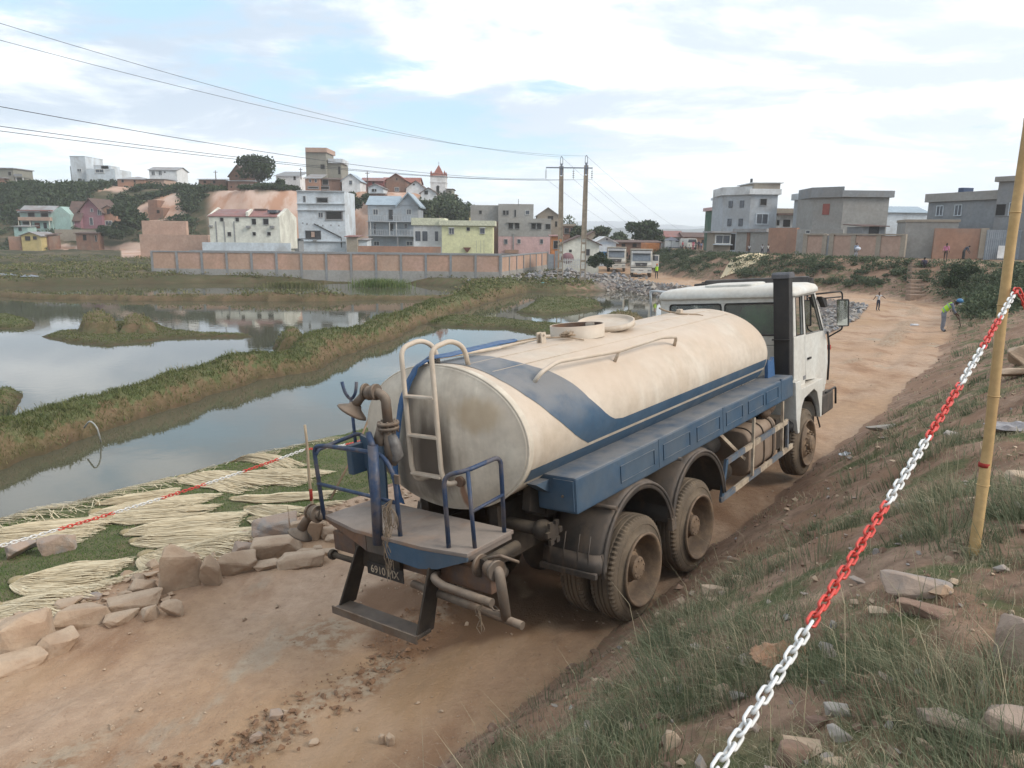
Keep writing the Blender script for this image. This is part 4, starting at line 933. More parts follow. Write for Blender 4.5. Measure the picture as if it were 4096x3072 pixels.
hr=[rring(5.45,6.1,.42,3.06,5,.1),rring(5.45,6.1,.42,3.09,5,.1),rring(5.48,6.07,.39,3.10,5,.1)]; vs=[p for r_ in hr for p in r_]; n=len(hr[0])
tb(MB().add(vs,[(i*n+k,i*n+(k+1)%n,(i+1)*n+(k+1)%n,(i+1)*n+k) for i in range(2) for k in range(n)]+[tuple(2*n+k for k in range(n))]),'roof_hatch',white)
# front face
tb(MB().prism([(6.9,2.2),(7.02,2.15),(7.12,1.9),(7.14,1.6),(7.10,1.2),(7.0,1.0),(6.9,1.0)],'y',-1.08,1.08),'front_panel',white,bevel=.02)
tb(MB().prism([(6.38,2.88),(6.40,2.9),(7.0,2.17),(6.97,2.15)],'y',-1.03,1.03),'windscreen',cabglass)
tb(MB().bb(6.95,7.25,-1.1,1.1,.72,1.05),'front_bumper',white,bevel=.03)
# sun visor
mb=MB().prism([(6.50,2.90),(6.66,3.12),(6.74,3.13),(6.80,2.98),(6.78,2.97),(6.70,3.08),(6.54,2.90)],'y',-.92,.92)
tb(mb,'sun_visor',black,bevel=.01)
for y in (-.95,.95): tb(MB().prism([(6.52,2.9),(6.66,3.10),(6.74,3.10),(6.79,2.98)],'y',y-.03,y+.03),'visor_end',black)
tb(MB().tube([(6.62,1.10,3.04),(6.62,.9,3.06)],.03,8),'visor_bracket',black)
# interior
tb(MB().bb(5.3,6.95,-1.06,1.06,1.38,1.43),'cab_floor',under)
for y in (-.62,.62):
    tb(MB().prism([(5.55,1.55),(5.5,2.35),(5.62,2.42),(5.74,1.95),(6.15,1.93),(6.15,1.6)],'y',y-.24,y+.24),'seat',mat('seat_cloth',(.10,.12,.14)),bevel=.03)
    tb(MB().bb(5.50,5.60,y-.13,y+.13,2.42,2.60),'headrest',mat('seat_cloth',(.10,.12,.14)),bevel=.03)
tb(MB().bb(6.6,6.95,-1.02,1.02,1.5,2.15),'dashboard',mat('dash',(.07,.08,.08)),bevel=.03)
tb(MB().tube([(6.45+.1*math.cos(a*.5),.6+.22*math.sin(a*.5),2.05-.08*math.cos(a*.5)) for a in range(13)],.016,6,closed=True),'steering_wheel',black)
# green cloth piece behind the right rear window
gv=mat('green_cloth',(.05,.19,.05),(.03,.11,.035),.9,6)
vs=[(5.34,-.30,2.74),(5.33,-.52,2.78),(5.36,-.86,2.72),(5.34,-.95,2.5),(5.33,-.80,2.34),(5.36,-.62,2.20),(5.33,-.40,2.32),(5.34,-.20,2.50)]
mb=MB(); cn=(5.42,-.58,2.5); mb.add(vs+[cn]+[(v[0]+.09,v[1],v[2]) for v in vs],[(i,(i+1)%8,8) for i in range(8)]+[(i,i+9,(i+1)%8+9,(i+1)%8) for i in range(8)],0,True); tb(mb,'green_cloth_piece',gv)
# intake stack
tb(MB().bb(4.98,5.16,-1.14,-.90,1.58,3.20),'intake_stack',black,bevel=.02)
tb(MB().prism([(4.96,3.18),(4.96,3.24),(5.0,3.27),(5.14,3.27),(5.22,3.22),(5.2,3.18)],'y',-1.155,-.885),'stack_cap',mat('cap_grey',(.13,.13,.14)),bevel=.008)
tb(MB().bb(4.95,4.985,-1.155,-.885,2.25,2.27),'stack_band',black)
# mirrors
for s_ in (-1,1):
    if s_==-1:
        tb(MB().tube(fillet([(6.42,-1.10,2.84),(6.95,-1.36,2.84),(6.98,-1.38,2.80),(6.98,-1.38,2.20),(6.98,-1.15,2.06)],.04),.014,8),'mirror_arm',black)
        tb(MB().tube(fillet([(6.42,-1.10,2.76),(6.95,-1.36,2.75)],.02),.012,8),'mirror_arm',black)
        mi=tb(MB().box((6.95,-1.40,2.48),(.06,.20,.46)),'mirror',black,bevel=.03)
        link('mirror_glass',MB().box((6.915,-1.40,2.48),(.006,.165,.42)).mesh('mirror_glass',mat('mirror_glass',(.75,.8,.8),(.7,.75,.75),.06,3,metal=1.)),mi)
        tb(MB().prism([(6.42,2.80),(6.70,2.74),(6.78,2.60),(6.66,2.60)],'y',-1.20,-1.12),'wind_deflector',black)
tb(MB().tube(fillet([(5.55,1.06,3.0),(5.55,1.45,3.03),(5.55,1.46,2.1)],.02),.02,6),'left_mirror_frame',mat('pale_tube',(.55,.58,.6)))
# ------------------------------------------------------------------ buildings
ZO={'1':(0,560,.5425),'2':(800,560,.5425),'3':(1700,560,.5425),'4':(2700,660,.6311)}
def zp_(zk,u,v): o=ZO[zk]; return ((o[0]+u*o[2])/4,(o[1]+v*o[2])/4)
def wall_mat(name,c,c2=None,streak=(.25,.22,.19),amt=.35): return mat(name,c,c2 or tuple(x*.86 for x in c),.9,.5,.0,grime=(streak,amt),streak=(streak,amt*.7),spec=.15)
wm_white=wall_mat('render_white',(.72,.73,.73)); wm_bwhite=wall_mat('render_bluish_white',(.62,.67,.71)); wm_cream=wall_mat('render_cream',(.72,.71,.62))
wm_yel=wall_mat('render_pale_yellow',(.70,.69,.42),amt=.12); wm_grey=wall_mat('concrete_grey',(.34,.33,.31)); wm_dgrey=wall_mat('cement_dark',(.27,.28,.29))
wm_tan=wall_mat('render_tan',(.36,.31,.25)); wm_olive=wall_mat('cement_olive',(.27,.265,.225)); wm_pink=wall_mat('render_pink',(.58,.39,.38),amt=.12)
wm_brick=wall_mat('brick_orange',(.40,.23,.16),(.33,.19,.135)); wm_brickd=wall_mat('brick_brown',(.27,.15,.105),(.20,.12,.09)); wm_brickp=wall_mat('brick_pale',(.46,.32,.25),(.40,.27,.21),amt=.2)
wm_villa=wall_mat('render_blue_grey',(.36,.40,.44)); wm_mint=wall_mat('render_mint',(.36,.50,.46)); wm_mauve=wall_mat('render_mauve',(.32,.16,.19)); wm_ylw=wall_mat('render_ochre',(.54,.43,.20))
wm_bgrey=wall_mat('render_pale_blue',(.44,.47,.50)); wm_maroon=wall_mat('render_maroon',(.26,.10,.10)); wm_green=wall_mat('render_dark_green',(.05,.13,.09)); wm_orange=wall_mat('paint_orange',(.62,.25,.10))
tin=mat('tin_roof',(.36,.36,.36),(.27,.26,.26),.5,.8,metal=.2,grime=((.20,.13,.10),.5)); tinr=mat('tin_roof_red',(.30,.13,.11),(.22,.11,.10),.6,.8,grime=((.20,.16,.15),.5))
tile=mat('tile_roof_brown',(.16,.10,.085),(.11,.08,.07),.9,1.5); tiler=mat('tile_roof_red',(.30,.11,.08),(.22,.09,.07),.9,1.5); bluet=mat('blue_band',(.07,.25,.50)); tinb=mat('tin_roof_bluish',(.33,.40,.45),(.27,.33,.38),.5,.8)
frw=mat('frame_white',(.62,.62,.60)); frg=mat('frame_grey',(.3,.3,.3)); dark=mat('opening_shade',(.018,.018,.02),(.03,.028,.026),.9); shut=mat('shutter_dark',(.06,.06,.065)); doorb=mat('door_brown',(.16,.07,.05))  # the dark opening colour stands in for shade inside unglazed openings
ALLB=[]
def B(name,label,zk,x0,x1,yt,yb,Y,depth,m,roof=None,rt=None,rm=None,wins=(),cat='house',Y1=None,sink=4.,over=.35,group=None,trim=None,par=None,nostruct=False):
    Y1=Y1 or Y; ym=(yt+yb)/2
    a=P(*zp_(zk,x0,ym),Y); b=P(*zp_(zk,x1,ym),Y1); xm=(x0+x1)/2; Ym=(Y+Y1)/2
    zb=P(*zp_(zk,xm,yb),Ym).z; zt=P(*zp_(zk,xm,yt),Ym).z
    d=Vector((b.x-a.x,b.y-a.y,0)); w=d.length; yaw=math.atan2(d.y,d.x); h=zt-zb
    if par is None: R=empty(name,(a.x,a.y,zb),yaw,label,cat,group)
    else: R=par
    Mw=Matrix.Translation((a.x,a.y,zb))@Matrix.Rotation(yaw,4,'Z')
    Mi=(Matrix.Translation(R.location)@Matrix.Rotation(R.rotation_euler.z,4,'Z')).inverted()@Mw
    def bp(mb,nm,mt,parent=None,bevel=0,**k):
        if par is not None: mb.v=[tuple(Mi@Vector(v)) for v in mb.v]
        return mb.build(nm,mt,parent or R,bevel,**k)
    n=Vector((-math.sin(yaw),math.cos(yaw),0))
    def loc(u,v):
        dd=ray(*zp_(zk,u,v)); t=(a-CAM).dot(n)/dd.dot(n); p=CAM+dd*t; q=Mw.inverted()@p; return q.x,q.z
    rh=0.
    if rt is not None: rh=P(*zp_(zk,xm,rt),Ym).z-zt
    rm=rm or tin
    if roof=='gy':
        bp(MB().prism([(0,-sink),(w,-sink),(w,h),(w/2,h+rh),(0,h)],'y',0,depth),'wall',m)
        mb=MB(); th=.10; ov=over
        for s_ in (0,1):
            xe=-ov if s_==0 else w+ov; ze=h-rh*ov/(w/2)
            mb.prism([(xe,ze),(xe,ze+th),(w/2,h+rh+th+.02),(w/2,h+rh+.02)] if s_==0 else [(xe,ze),(w/2,h+rh+.02),(w/2,h+rh+th+.02),(xe,ze+th)],'y',-ov,depth+ov)
        bp(mb,'roof',rm)
    elif roof=='gx':
        bp(MB().prism([(0,-sink),(depth,-sink),(depth,h),(depth/2,h+rh),(0,h)],'x',0,w),'wall',m)
        mb=MB(); th=.10; ov=over; ze=h-rh*ov/(depth/2)
        mb.prism([(-ov,ze+.02),(depth/2,h+rh+.04),(depth/2,h+rh+th+.04),(-ov,ze+th+.02)],'x',-ov,w+ov).prism([(depth+ov,ze+.02),(depth+ov,ze+th+.02),(depth/2,h+rh+th+.04),(depth/2,h+rh+.04)],'x',-ov,w+ov)
        bp(mb,'roof',rm)
    elif roof=='hip':
        bp(MB().bb(0,w,0,depth,-sink,h),'wall',m); o_=over; i_=min(w,depth)*.45
        bp(MB().add([(-o_,-o_,h),(w+o_,-o_,h),(w+o_,depth+o_,h),(-o_,depth+o_,h),(i_,depth/2,h+rh),(w-i_,depth/2,h+rh)],[(0,1,5,4),(1,2,5),(2,3,4,5),(3,0,4),(3,2,1,0)]),'roof',rm)
    elif roof=='shed':
        bp(MB().bb(0,w,0,depth,-sink,h),'wall',m)
        bp(MB().prism([(-over,h+.02),(depth+over,h+rh),(depth+over,h+rh+.1),(-over,h+.12)],'x',-over,w+over),'roof',rm)
    elif roof=='flat':
        bp(MB().bb(0,w,0,depth,-sink,h),'wall',m)
        bp(MB().bb(-over,w+over,-over,depth+over,h+.005,h+(rh or .3)),'roof',rm,bevel=.02)
    elif roof=='parapet':
        bp(MB().bb(0,w,0,depth,-sink,h-.8),'wall',m); t_=.18
        bp(MB().bb(0,w,0,t_,h-.8,h).bb(0,w,depth-t_,depth,h-.8,h).bb(0,t_,t_,depth-t_,h-.8,h).bb(w-t_,w,t_,depth-t_,h-.8,h),'parapet',rm if rt else m)
    else: bp(MB().bb(0,w,0,depth,-sink,h),'wall',m)
    for q in wins:
        ty=q[4] if len(q)>4 else 'w'
        u0,z1=loc(q[0],q[1]); u1,z0=loc(q[2],q[3])
        u0,u1=max(u0,.03),min(u1,w-.03)
        if u1-u0<.1: continue
        f=max(.05,.09*(u1-u0))
        fm2={'w':frw,'o':frg,'d':frg,'s':shut,'b':doorb,'t':trim or frw,'m':m}[ty]; pm={'w':pane,'o':dark,'d':shut,'s':shut,'b':doorb,'t':pane,'m':dark}[ty]  # types o and m get a flat dark panel as painted shade, no recess
        e=.07 if ty!='m' else .03
        mb=MB().bb(u0-f,u0,-e,-.003,z0,z1).bb(u1,u1+f,-e,-.003,z0,z1).bb(u0-f,u1+f,-e-.04,-.003,z1,z1+f).bb(u0-f,u1+f,-e-.06,-.003,z0-f,z0)
        if ty in 'wt' and u1-u0>.7: mb.bb((u0+u1)/2-.03,(u0+u1)/2+.03,-.06,-.003,z0,z1)
        wo=bp(mb,'door' if ty in 'db' else 'window',fm2); bp(MB().bb(u0,u1,-.025,-.004,z0,z1),'leaf' if ty in 'db' else 'pane',pm,wo)
    return R,dict(w=w,h=h,rh=rh,loc=loc,bp=bp,depth=depth)
def box_on(info,nm,m,u0,u1,v0,v1,y0,y1,parent=None,bevel=0.):
    """box on a facade: u,v in zoom pixels; y depth (negative = in front)"""
    a,z1=info['loc'](u0,v0); b,z0=info['loc'](u1,v1); return info['bp'](MB().bb(a,b,y0,y1,z0,z1),nm,m,parent,bevel)
# --- hill top, left to right
r,i=B('house','unfinished grey block house with a brick lower floor at the far left hilltop','1',-30,105,212,380,200,8,wm_olive,'flat',205,tin,wins=[(2,300,22,320,'o'),(60,235,85,262,'o')])
box_on(i,'brick_storey',wm_brickd,-28,66,282,378,-1.2,-.01); box_on(i,'awning',tin,-30,72,276,286,-1.6,-.01); box_on(i,'balcony_slab',wm_olive,105,172,268,276,-.2,4)
for u in (118,168): box_on(i,'column',frw,u,u+7,276,375,0,.3)
box_on(i,'balcony_wall',wm_dgrey,105,165,250,268,-.2,0.)
B('house','tiny low brick house left of the tall white building on the hill','1',275,425,357,388,204,5,wm_brickd,'shed',350,tinr)
r,i=B('apartment_house','tall white stepped building with a square stair tower on the left hilltop','1',640,852,212,372,212,9,wm_bwhite,'parapet',None,wins=[(705,218,765,240),(735,290,766,316),(812,290,842,360,'s'),(665,290,682,299)],cat='building')
B('apartment_house','','1',527,638,122,372,213,9,wm_bwhite,'flat',118,wm_bwhite,wins=[(570,214,600,232),(576,284,606,314)],over=.1,par=r)
B('apartment_house','','1',690,800,185,215,214,6,wm_bwhite,'none',par=r)
box_on(i,'roof_room',wm_bwhite,715,790,186,211,2,5)
box_on(i,'drain_pipe',frg,506,511,190,372,1.5,1.6)
r,i=B('house','orange brick house with a low tin hip roof beside the white hilltop block','1',868,1068,290,378,196,8,wm_brick,'hip',262,tin,wins=[(896,294,914,312,'o'),(914,338,934,356,'o'),(985,296,1000,312,'m')])
B('house','','1',1072,1212,290,378,197,7,wm_brickp,'shed',284,tin,par=r)
B('house','small white two storey house with a grey tin roof on the hill crest','1',1102,1305,222,318,206,7,wm_white,'gx',196,tin,wins=[(1118,230,1142,258),(1170,230,1194,258),(1209,232,1222,242,'m')])
B('house','low orange brick house with flat tin roof under the thin pole','1',1466,1664,292,352,190,6,wm_brickd,'shed',276,tin,wins=[(1500,300,1520,318,'m'),(1570,300,1590,320,'m')])
r,i=B('house','brown brick house with a steep gable left of the hilltop tree','1',1690,1812,262,300,190,7,wm_brickd,'gy',186,tile,wins=[(1735,258,1752,272,'m')])
B('house','','1',1680,1885,306,388,184,6,wm_brickd,'shed',286,tin,wins=[(1700,340,1712,352,'m')],par=r)
B('house','','1',1788,1890,330,388,182,3,wm_brickd,'shed',320,tin,par=r)
B('house','plain off white house with a grey upper wall behind the hilltop tree','2',562,738,266,366,205,9,wm_white,'shed',216,wm_dgrey,wins=[(690,268,706,294,'o')])
# Z2 hilltop
r,i=B('tower_house','tall unfinished cement tower with a brick top course on the ridge','2',782,932,92,345,190,8,wm_olive,'none',wins=[(888,180,920,214,'m')],cat='building')
B('tower_house','','2',776,934,56,90,189.6,9,wm_brickp,'none',par=r,sink=0)
B('tower_house','','2',934,1042,172,290,191,8,wm_olive,'none',wins=[(1018,196,1036,252,'m')],par=r)
B('tower_house','','2',944,1050,138,170,190.5,7,wm_bwhite,'none',par=r,sink=0)
r,i=B('house','orange brick house with a white tin lean-to below the cement tower','2',776,884,286,380,176,6,wm_brick,'shed',240,tin,wins=[(805,290,820,312),(846,290,862,312),(800,346,870,356,'o')])
B('house','','2',888,1036,292,374,177,6,wm_brickd,'shed',270,tile,wins=[(905,292,945,330,'o'),(890,344,950,362,'o')],par=r)
B('house','white house with a blue trimmed gable and one blue window on the ridge','2',1046,1180,300,352,176,7,wm_white,'gy',250,tinb,wins=[(1100,300,1122,328)])
B('house','maroon walled house with a long tin roof between two gables','2',1192,1352,302,340,186,6,wm_maroon,'gx',276,tinr,wins=[(1270,310,1286,326,'m')])
B('house','low tin roofed house with small gable below the maroon house','2',1236,1352,352,392,172,6,wm_bwhite,'gy',326,tin,wins=[(1268,362,1284,380,'o'),(1290,362,1300,380,'o')])
B('shed','brown retaining shed with a rubble top above the blue grey villa','2',1250,1360,396,450,165,4,wm_brickd,'shed',388,tin,cat='shed')
B('brick_chapel','brick building with a central pointed gable and red side roofs','2',1374,1518,296,386,180,8,wm_brickd,'gy',250,tiler,wins=[(1438,350,1466,378,'w'),(1446,280,1456,296,'m')],cat='chapel')
B('house','long red roofed house behind the pointed brick gable','2',1346,1610,312,380,188,8,wm_brickp,'gx',272,tiler,wins=[(1560,318,1576,330,'m')])
r,i=B('house','white house with a brown gable roof left of the church tower','2',1520,1660,356,400,178,8,wm_white,'gy',302,tile,wins=[(1570,322,1584,334,'m')])
B('house','','2',1628,1742,390,436,172,6,wm_white,'gy',352,tile,wins=[(1656,374,1680,400,'o')],par=r)
# church tower
r,i=B('church_tower','white church tower with a red pyramid spire and corner pinnacles','2',1699,1810,270,490,209,5.6,wm_white,'none',wins=[(1742,346,1764,400,'m')],cat='church')
w=i['w'];h=i['h']
i['bp'](MB().cyl((w*.5,-.08,i['loc'](1753,346)[1]),(w*.5,-.004,i['loc'](1753,346)[1]),w*.10,14),'arch_head',dark)
i['bp'](MB().bb(-.15,w+.15,-.15,5.75,h,h+.25).bb(-.12,w+.12,-.12,5.7,h*.80,h*.83),'cornice',wm_white)
hs=P(*zp_('2',1750,178),209).z-P(*zp_('2',1750,266),209).z
i['bp'](MB().add([(.5,.5,h+.25),(w-.5,.5,h+.25),(w-.5,5.1,h+.25),(.5,5.1,h+.25),(w/2,2.8,h+.25+hs)],[(0,1,4),(1,2,4),(2,3,4),(3,0,4)]),'spire',tiler)
for x in (.25,w-.25):
    for y in (.25,5.35): i['bp'](MB().bb(x-.25,x+.25,y-.25,y+.25,h+.25,h+1.0).lathe([(.3,h+1.0),(.0001,h+1.7)],(x,y,0),'z',8,0,False),'pinnacle',tiler)
i['bp'](MB().cyl((w/2,2.8,h+hs),(w/2,2.8,h+hs+1.1),.05,6).bb(w/2-.25,w/2+.25,2.77,2.83,h+hs+.65,h+hs+.73),'cross',frg)
B('house','dark olive plaster house directly right of the church tower','2',1816,1858,362,505,205,9,wm_olive,'gx',358,tile,wins=[(1842,380,1850,400,'m')])
B('house','beige stepped house with balcony at the end of the ridge','2',1860,1884,404,505,202,7,wm_tan,'flat',400,wm_tan,wins=[(1864,450,1874,470,'o')])
B('shed','small brown shed at the foot of the ridge beside the shrub','2',1886,1930,502,560,170,5,wm_brickd,'shed',498,tin,cat='shed')
# --- hillside left
r,i=B('house','mint green two storey house with a balcony and red eaves','1',150,385,532,650,168,5,wm_mint,'gx',486,tin,wins=[(206,530,256,566,'o'),(302,530,356,566,'o'),(258,612,294,648,'b'),(322,612,346,650,'s'),(168,602,232,622,'o')])
box_on(i,'balcony_wall',wm_brickp,150,388,568,596,-.9,-.01); box_on(i,'eave',tinr,140,392,514,526,-1.0,-.01)
for u in (152,236,378): box_on(i,'column',wm_cream,u,u+8,597,650,-.9,-.7)
i['bp'](MB().prism([(0,-4),(4.0,-4),(4.0,i['h']-.4),(2.,i['h']+1.3),(0,i['h']-.4)],'y',.2,5.4),'wing',wm_mint).location=(i['w'],0,0)
B('shed','little mint green hut below the balcony house','1',102,204,640,684,160,3,wm_mint,'shed',632,tin,wins=[(138,646,160,668,'s')],cat='hut')
r,i=B('house','small ochre yellow house with a low gable at the hill foot','1',158,300,706,778,154,6,wm_ylw,'gy',680,tin,wins=[(188,712,222,738,'s'),(246,712,270,732,'s')])
B('house','','1',62,154,712,770,154.5,4,wm_brick,'none',par=r); B('house','','1',300,360,704,778,156,4,wm_brickd,'shed',690,tile,par=r)
r,i=B('house','dark mauve house with a very steep brown roof','1',596,752,520,640,170,8,wm_mauve,'gy',432,tile,wins=[(660,574,688,626,'w'),(668,508,686,530,'w'),(720,516,748,552,'w')],over=.6)
B('house','','1',500,594,585,650,169,6,wm_mauve,'gx',452,tile,wins=[(508,592,546,626,'w')],par=r)
B('house','narrow orange plaster house beside the mauve house','1',756,850,510,624,171,6,wm_brick,'gy',484,tile,wins=[(786,510,812,546,'m'),(778,598,826,626,'w')])
B('house','roofless red brick shell on the hillside right of the palms','1',1092,1202,498,582,174,5,wm_brickd,'none',wins=[(1155,516,1178,540,'m')])
B('house','upper roofless brick room stepped above the red brick shell','1',1092,1160,442,520,177,4,wm_brickd,'none')
B('retaining_wall','crumbling brown retaining wall under the mauve house','1',405,720,660,745,164,2,wm_tan,'none',cat='wall'); B('shed','brown plank lean-to under the retaining wall','1',560,724,690,745,158,2,wm_brickd,'shed',682,tile,wins=[(700,704,716,748,'o'),(610,700,640,740,'m')],cat='shed')
B('retaining_wall','long pinkish brick retaining wall left of the white block','1',1030,1535,698,792,128,1.0,wm_brickp,'none',cat='wall')
B('retaining_wall','upper terrace brick wall with a ragged top above the long wall','1',1046,1372,596,690,140,1.0,wm_brickp,'none',cat='wall')
# --- front row
r,i=B('apartment_house','long white building with a brown roof and air conditioners','1',1545,2040,566,756,117,9,wm_cream,'gx',512,tinr,wins=[(1624,574,1648,598,'o'),(1738,574,1762,598,'o'),(1858,582,1888,622,'o'),(1942,582,1980,622,'o'),(1680,680,1704,706,'o'),(1864,680,1886,702,'o'),(1972,680,1996,702,'o')],cat='building',over=.15)
for u in (1820,1995): 
    a=box_on(i,'air_conditioner',frg,u,u+30,632,650,-.5,-.02); 
box_on(i,'air_conditioner',frg,1546,1570,628,642,-.5,-.02)
for u in (1595,1728,1655): box_on(i,'drain_pipe',frg,u,u+3,600,752,-.07,-.01)
i['bp'](MB().prism([(0,-1),(9.2,-1),(9.2,i['h']+.1),(4.5,i['h']+i['rh']+.35),(0,i['h']+.1)],'x',i['w'],i['w']+.5),'gable_wall',wm_cream); i['bp'](MB().prism([(-.1,i['h']),(9.1,i['h']),(4.5,i['h']+i['rh']+.4)],'x',-.3,0),'gable_wall',wm_cream)
a,z=i['loc'](1822,530); i['bp'](MB().prism([(-.15,i['h']),(2.2,i['h']+i['rh']*.5+.5),(2.0,i['h']+i['rh']*.5+.7),(-.15,i['h']+.7)],'x',a-.2,a+.2),'party_wall',wm_cream)
box_on(i,'solar_panel',pane,1952,2022,514,534,1.2,3.2); box_on(i,'roof_junk',tile,1815,1905,500,514,3.6,4.6)
B('boundary_wall','smooth white boundary wall in front of the long white building','1',1492,2142,757,822,112,.3,wm_bwhite,'none',cat='wall')
r,i=B('apartment_house','bluish white three storey block with an outside stair line','2',722,1070,378,795,140,9,wm_bgrey if False else wm_bwhite,'none',wins=[(760,414,780,458,'w'),(864,428,940,460,'o'),(930,528,1046,584,'o'),(874,536,906,570,'w'),(786,676,884,722,'s')],cat='building')
box_on(i,'window_blank',wm_brickp,820,846,676,716,-.1,-.03)
for v in (372,465,513,742): box_on(i,'ledge',wm_bwhite,714,1074,v,v+9,-.35,-.01)
a=i['loc'](842,618);b_=i['loc'](1042,718); i['bp'](MB().tube([(a[0],-.15,a[1]),(b_[0],-.15,b_[1])],.11,6),'stair_handrail',shut); c_=i['loc'](1042,790); i['bp'](MB().tube([(b_[0],-.15,b_[1]),(b_[0],-.15,c_[1])],.08,6),'post',shut)
for u,v in ((758,612),(790,618),(870,628),(906,630),(966,628),(1024,630)): box_on(i,'vent',frg,u-5,u+5,v-5,v+6,-.05,-.005)
box_on(i,'wash_basin',frg,838,862,736,746,-.6,-.02)
# villa
r,i=B('villa','blue grey villa with two balconies and a steep right gable','2',1240,1612,480,790,150,8,wm_villa,'none',wins=[(1278,512,1312,550,'w'),(1392,514,1422,586,'d'),(1524,512,1556,548,'w'),(1282,616,1298,692,'w'),(1396,616,1424,668,'d'),(1508,618,1528,648,'w'),(1284,750,1320,778,'w'),(1524,750,1568,778,'w')],cat='house')
w=i['w'];h=i['h']; a,_=i['loc'](1462,480)
i['bp'](MB().prism([(-.3,h),(8.4,h),(4.2,h+i['loc'](0,390)[1]-h)],'x',-.4,a),'roof',tinb)
gz=i['loc'](1540,388)[1]; i['bp'](MB().prism([(a,h-.02),(w,h-.02),((a+w)/2,gz-.3)],'y',-.1,7.9),'gable_wall',wm_villa)
m_=(a+w)/2; i['bp'](MB().prism([(a-.5,h-.5),(m_,gz-.25),(m_,gz+.1),(a-.5,h-.15)],'y',-.7,8.3).prism([(w+.5,h-.5),(w+.5,h-.15),(m_,gz+.1),(m_,gz-.25)],'y',-.7,8.3),'gable_roof',tinb)
for v in (597,702): 
    box_on(i,'balcony_slab',wm_bgrey,1240,1618,v,v+10,-1.5,-.01)
    for s0,s1 in ((1250,1395),(1424,1610)):
        box_on(i,'balustrade',wm_bgrey,s0,s1,v-42,v-36,-1.45,-1.35)
        for k in range(9): u=s0+(s1-s0)*(k+.5)/9; box_on(i,'baluster',wm_bgrey,u-2,u+2,v-36,v,-1.44,-1.36)
for u in (1262,1402,1452,1600): box_on(i,'column',frw,u,u+8,602,702,-1.4,-1.2)
for u in (1262,1460,1600): box_on(i,'column',wm_dgrey,u,u+10,712,788,-1.4,-1.1)
# pale yellow house
r,i=B('house','pale yellow flat roofed house with a white side wing','2',1783,2158,632,832,118,8,wm_yel,'flat',594,mat('cream_band',(.66,.66,.50)),wins=[(1838,652,1872,692,'w'),(1968,646,1988,668,'o'),(2066,652,2098,690,'w')],over=.4)
i['bp'](MB().bb(-4.6,-.01,1.2,7,-3,i['h']),'side_wing',wm_white); i['bp'](MB().bb(-4.9,0.4,.9,7.2,i['h']+.01,i['h']+1.15),'wing_band',mat('cream_band',(.66,.66,.50)))
for k,x in enumerate((-4.3,-3.2,-1.2)): i['bp'](MB().bb(x,x+(.8 if k<2 else .5),1.15,1.19,i['h']*.42,i['h']*.78),'window',pane)
a,z=i['loc'](1970,792); i['bp'](MB().prism([(a-.6,z),(a+.6,z),(a+.15,z-.7),(a-.15,z-.7)],'y',-.25,-.01),'bell_niche',doorb)
for u in (1836,2066): box_on(i,'sill_hood',wm_white,u-6,u+40,644,650,-.3,-.01)
for u in (2040,2072,2095): box_on(i,'rebar_pole',frg,u,u+2,740,830,-1.5,-1.45)
box_on(i,'flower_pot',wm_ylw,1983,1992,572,592,1,1.3)
# grey unfinished over pink
r,i=B('apartment_house','unfinished grey concrete block over a pink ground floor','3',540,930,578,712,131,9,wm_grey,'none',wins=[(616,614,648,654,'o'),(664,614,695,654,'o'),(784,616,816,656,'o'),(826,616,857,656,'o'),(890,620,924,656,'o')],cat='building',sink=0)
B('apartment_house','','3',540,930,712,835,131.02,9,wm_pink,'none',wins=[(584,732,608,766,'w'),(682,732,704,762,'w'),(850,732,870,764,'w')],par=r)
B('apartment_house','','3',335,540,480,590,137,8,wm_grey,'parapet',wins=[(400,520,418,545,'m')],par=r)
B('apartment_house','','3',540,800,472,580,136,8,wm_grey,'none',wins=[(576,520,592,552,'o'),(600,520,616,552,'o'),(660,515,670,566,'o'),(742,520,770,548,'w')],par=r,sink=0)
B('apartment_house','','3',505,540,600,800,132,6,wm_brickd,'none',par=r)
for u in (606,776): box_on(i,'window_hood',wm_grey,u,u+92,604,611,-.35,-.01)
box_on(i,'drain_pipe',frg,648,656,690,830,-.12,-.02); box_on(i,'brick_patch',wm_brick,590,690,808,834,-.3,-.02); box_on(i,'rooftop_pipe',frg,688,692,425,475,5,5.1)
B('house','tan house with a steep gable behind the grey concrete block','3',826,985,556,700,142,9,wm_tan,'gy',500,tin,wins=[(905,560,945,588,'m'),(960,600,975,640,'m')])
B('house','brown two storey house with a deep balcony left of the pylon','3',1012,1098,636,705,150,6,wm_brickd,'flat',620,wm_tan,wins=[(1030,650,1060,690,'o'),(1074,650,1090,690,'o')])
B('shed','cream gabled shed behind the twin poles','3',1008,1284,768,850,96,5,wm_cream,'gy',708,tile,wins=[(1185,806,1212,850,'d'),(1062,808,1082,828,'m')],cat='shed')
B('house','orange plank stall under the tan gable','3',932,1008,712,830,112,4,wm_orange,'shed',704,tinr,wins=[(950,745,990,800,'o')])
B('house','tan rounded gable house beyond the cream shed','3',1196,1328,702,760,140,7,wm_tan,'gy',668,tile,wins=[(1258,692,1278,726,'m')])
r,i=B('house','white gabled hall with a bright blue painted base','3',1250,1408,756,868,118,8,wm_bwhite,'gy',716,wm_white,wins=[(1336,726,1346,738,'m'),(1290,826,1306,866,'o')])
box_on(i,'blue_plinth',bluet,1250,1408,822,866,-.06,-.005); box_on(i,'blue_stripe',bluet,1290,1390,752,755,-.03,-.004); box_on(i,'blue_stripe',bluet,1290,1390,764,767,-.03,-.004)
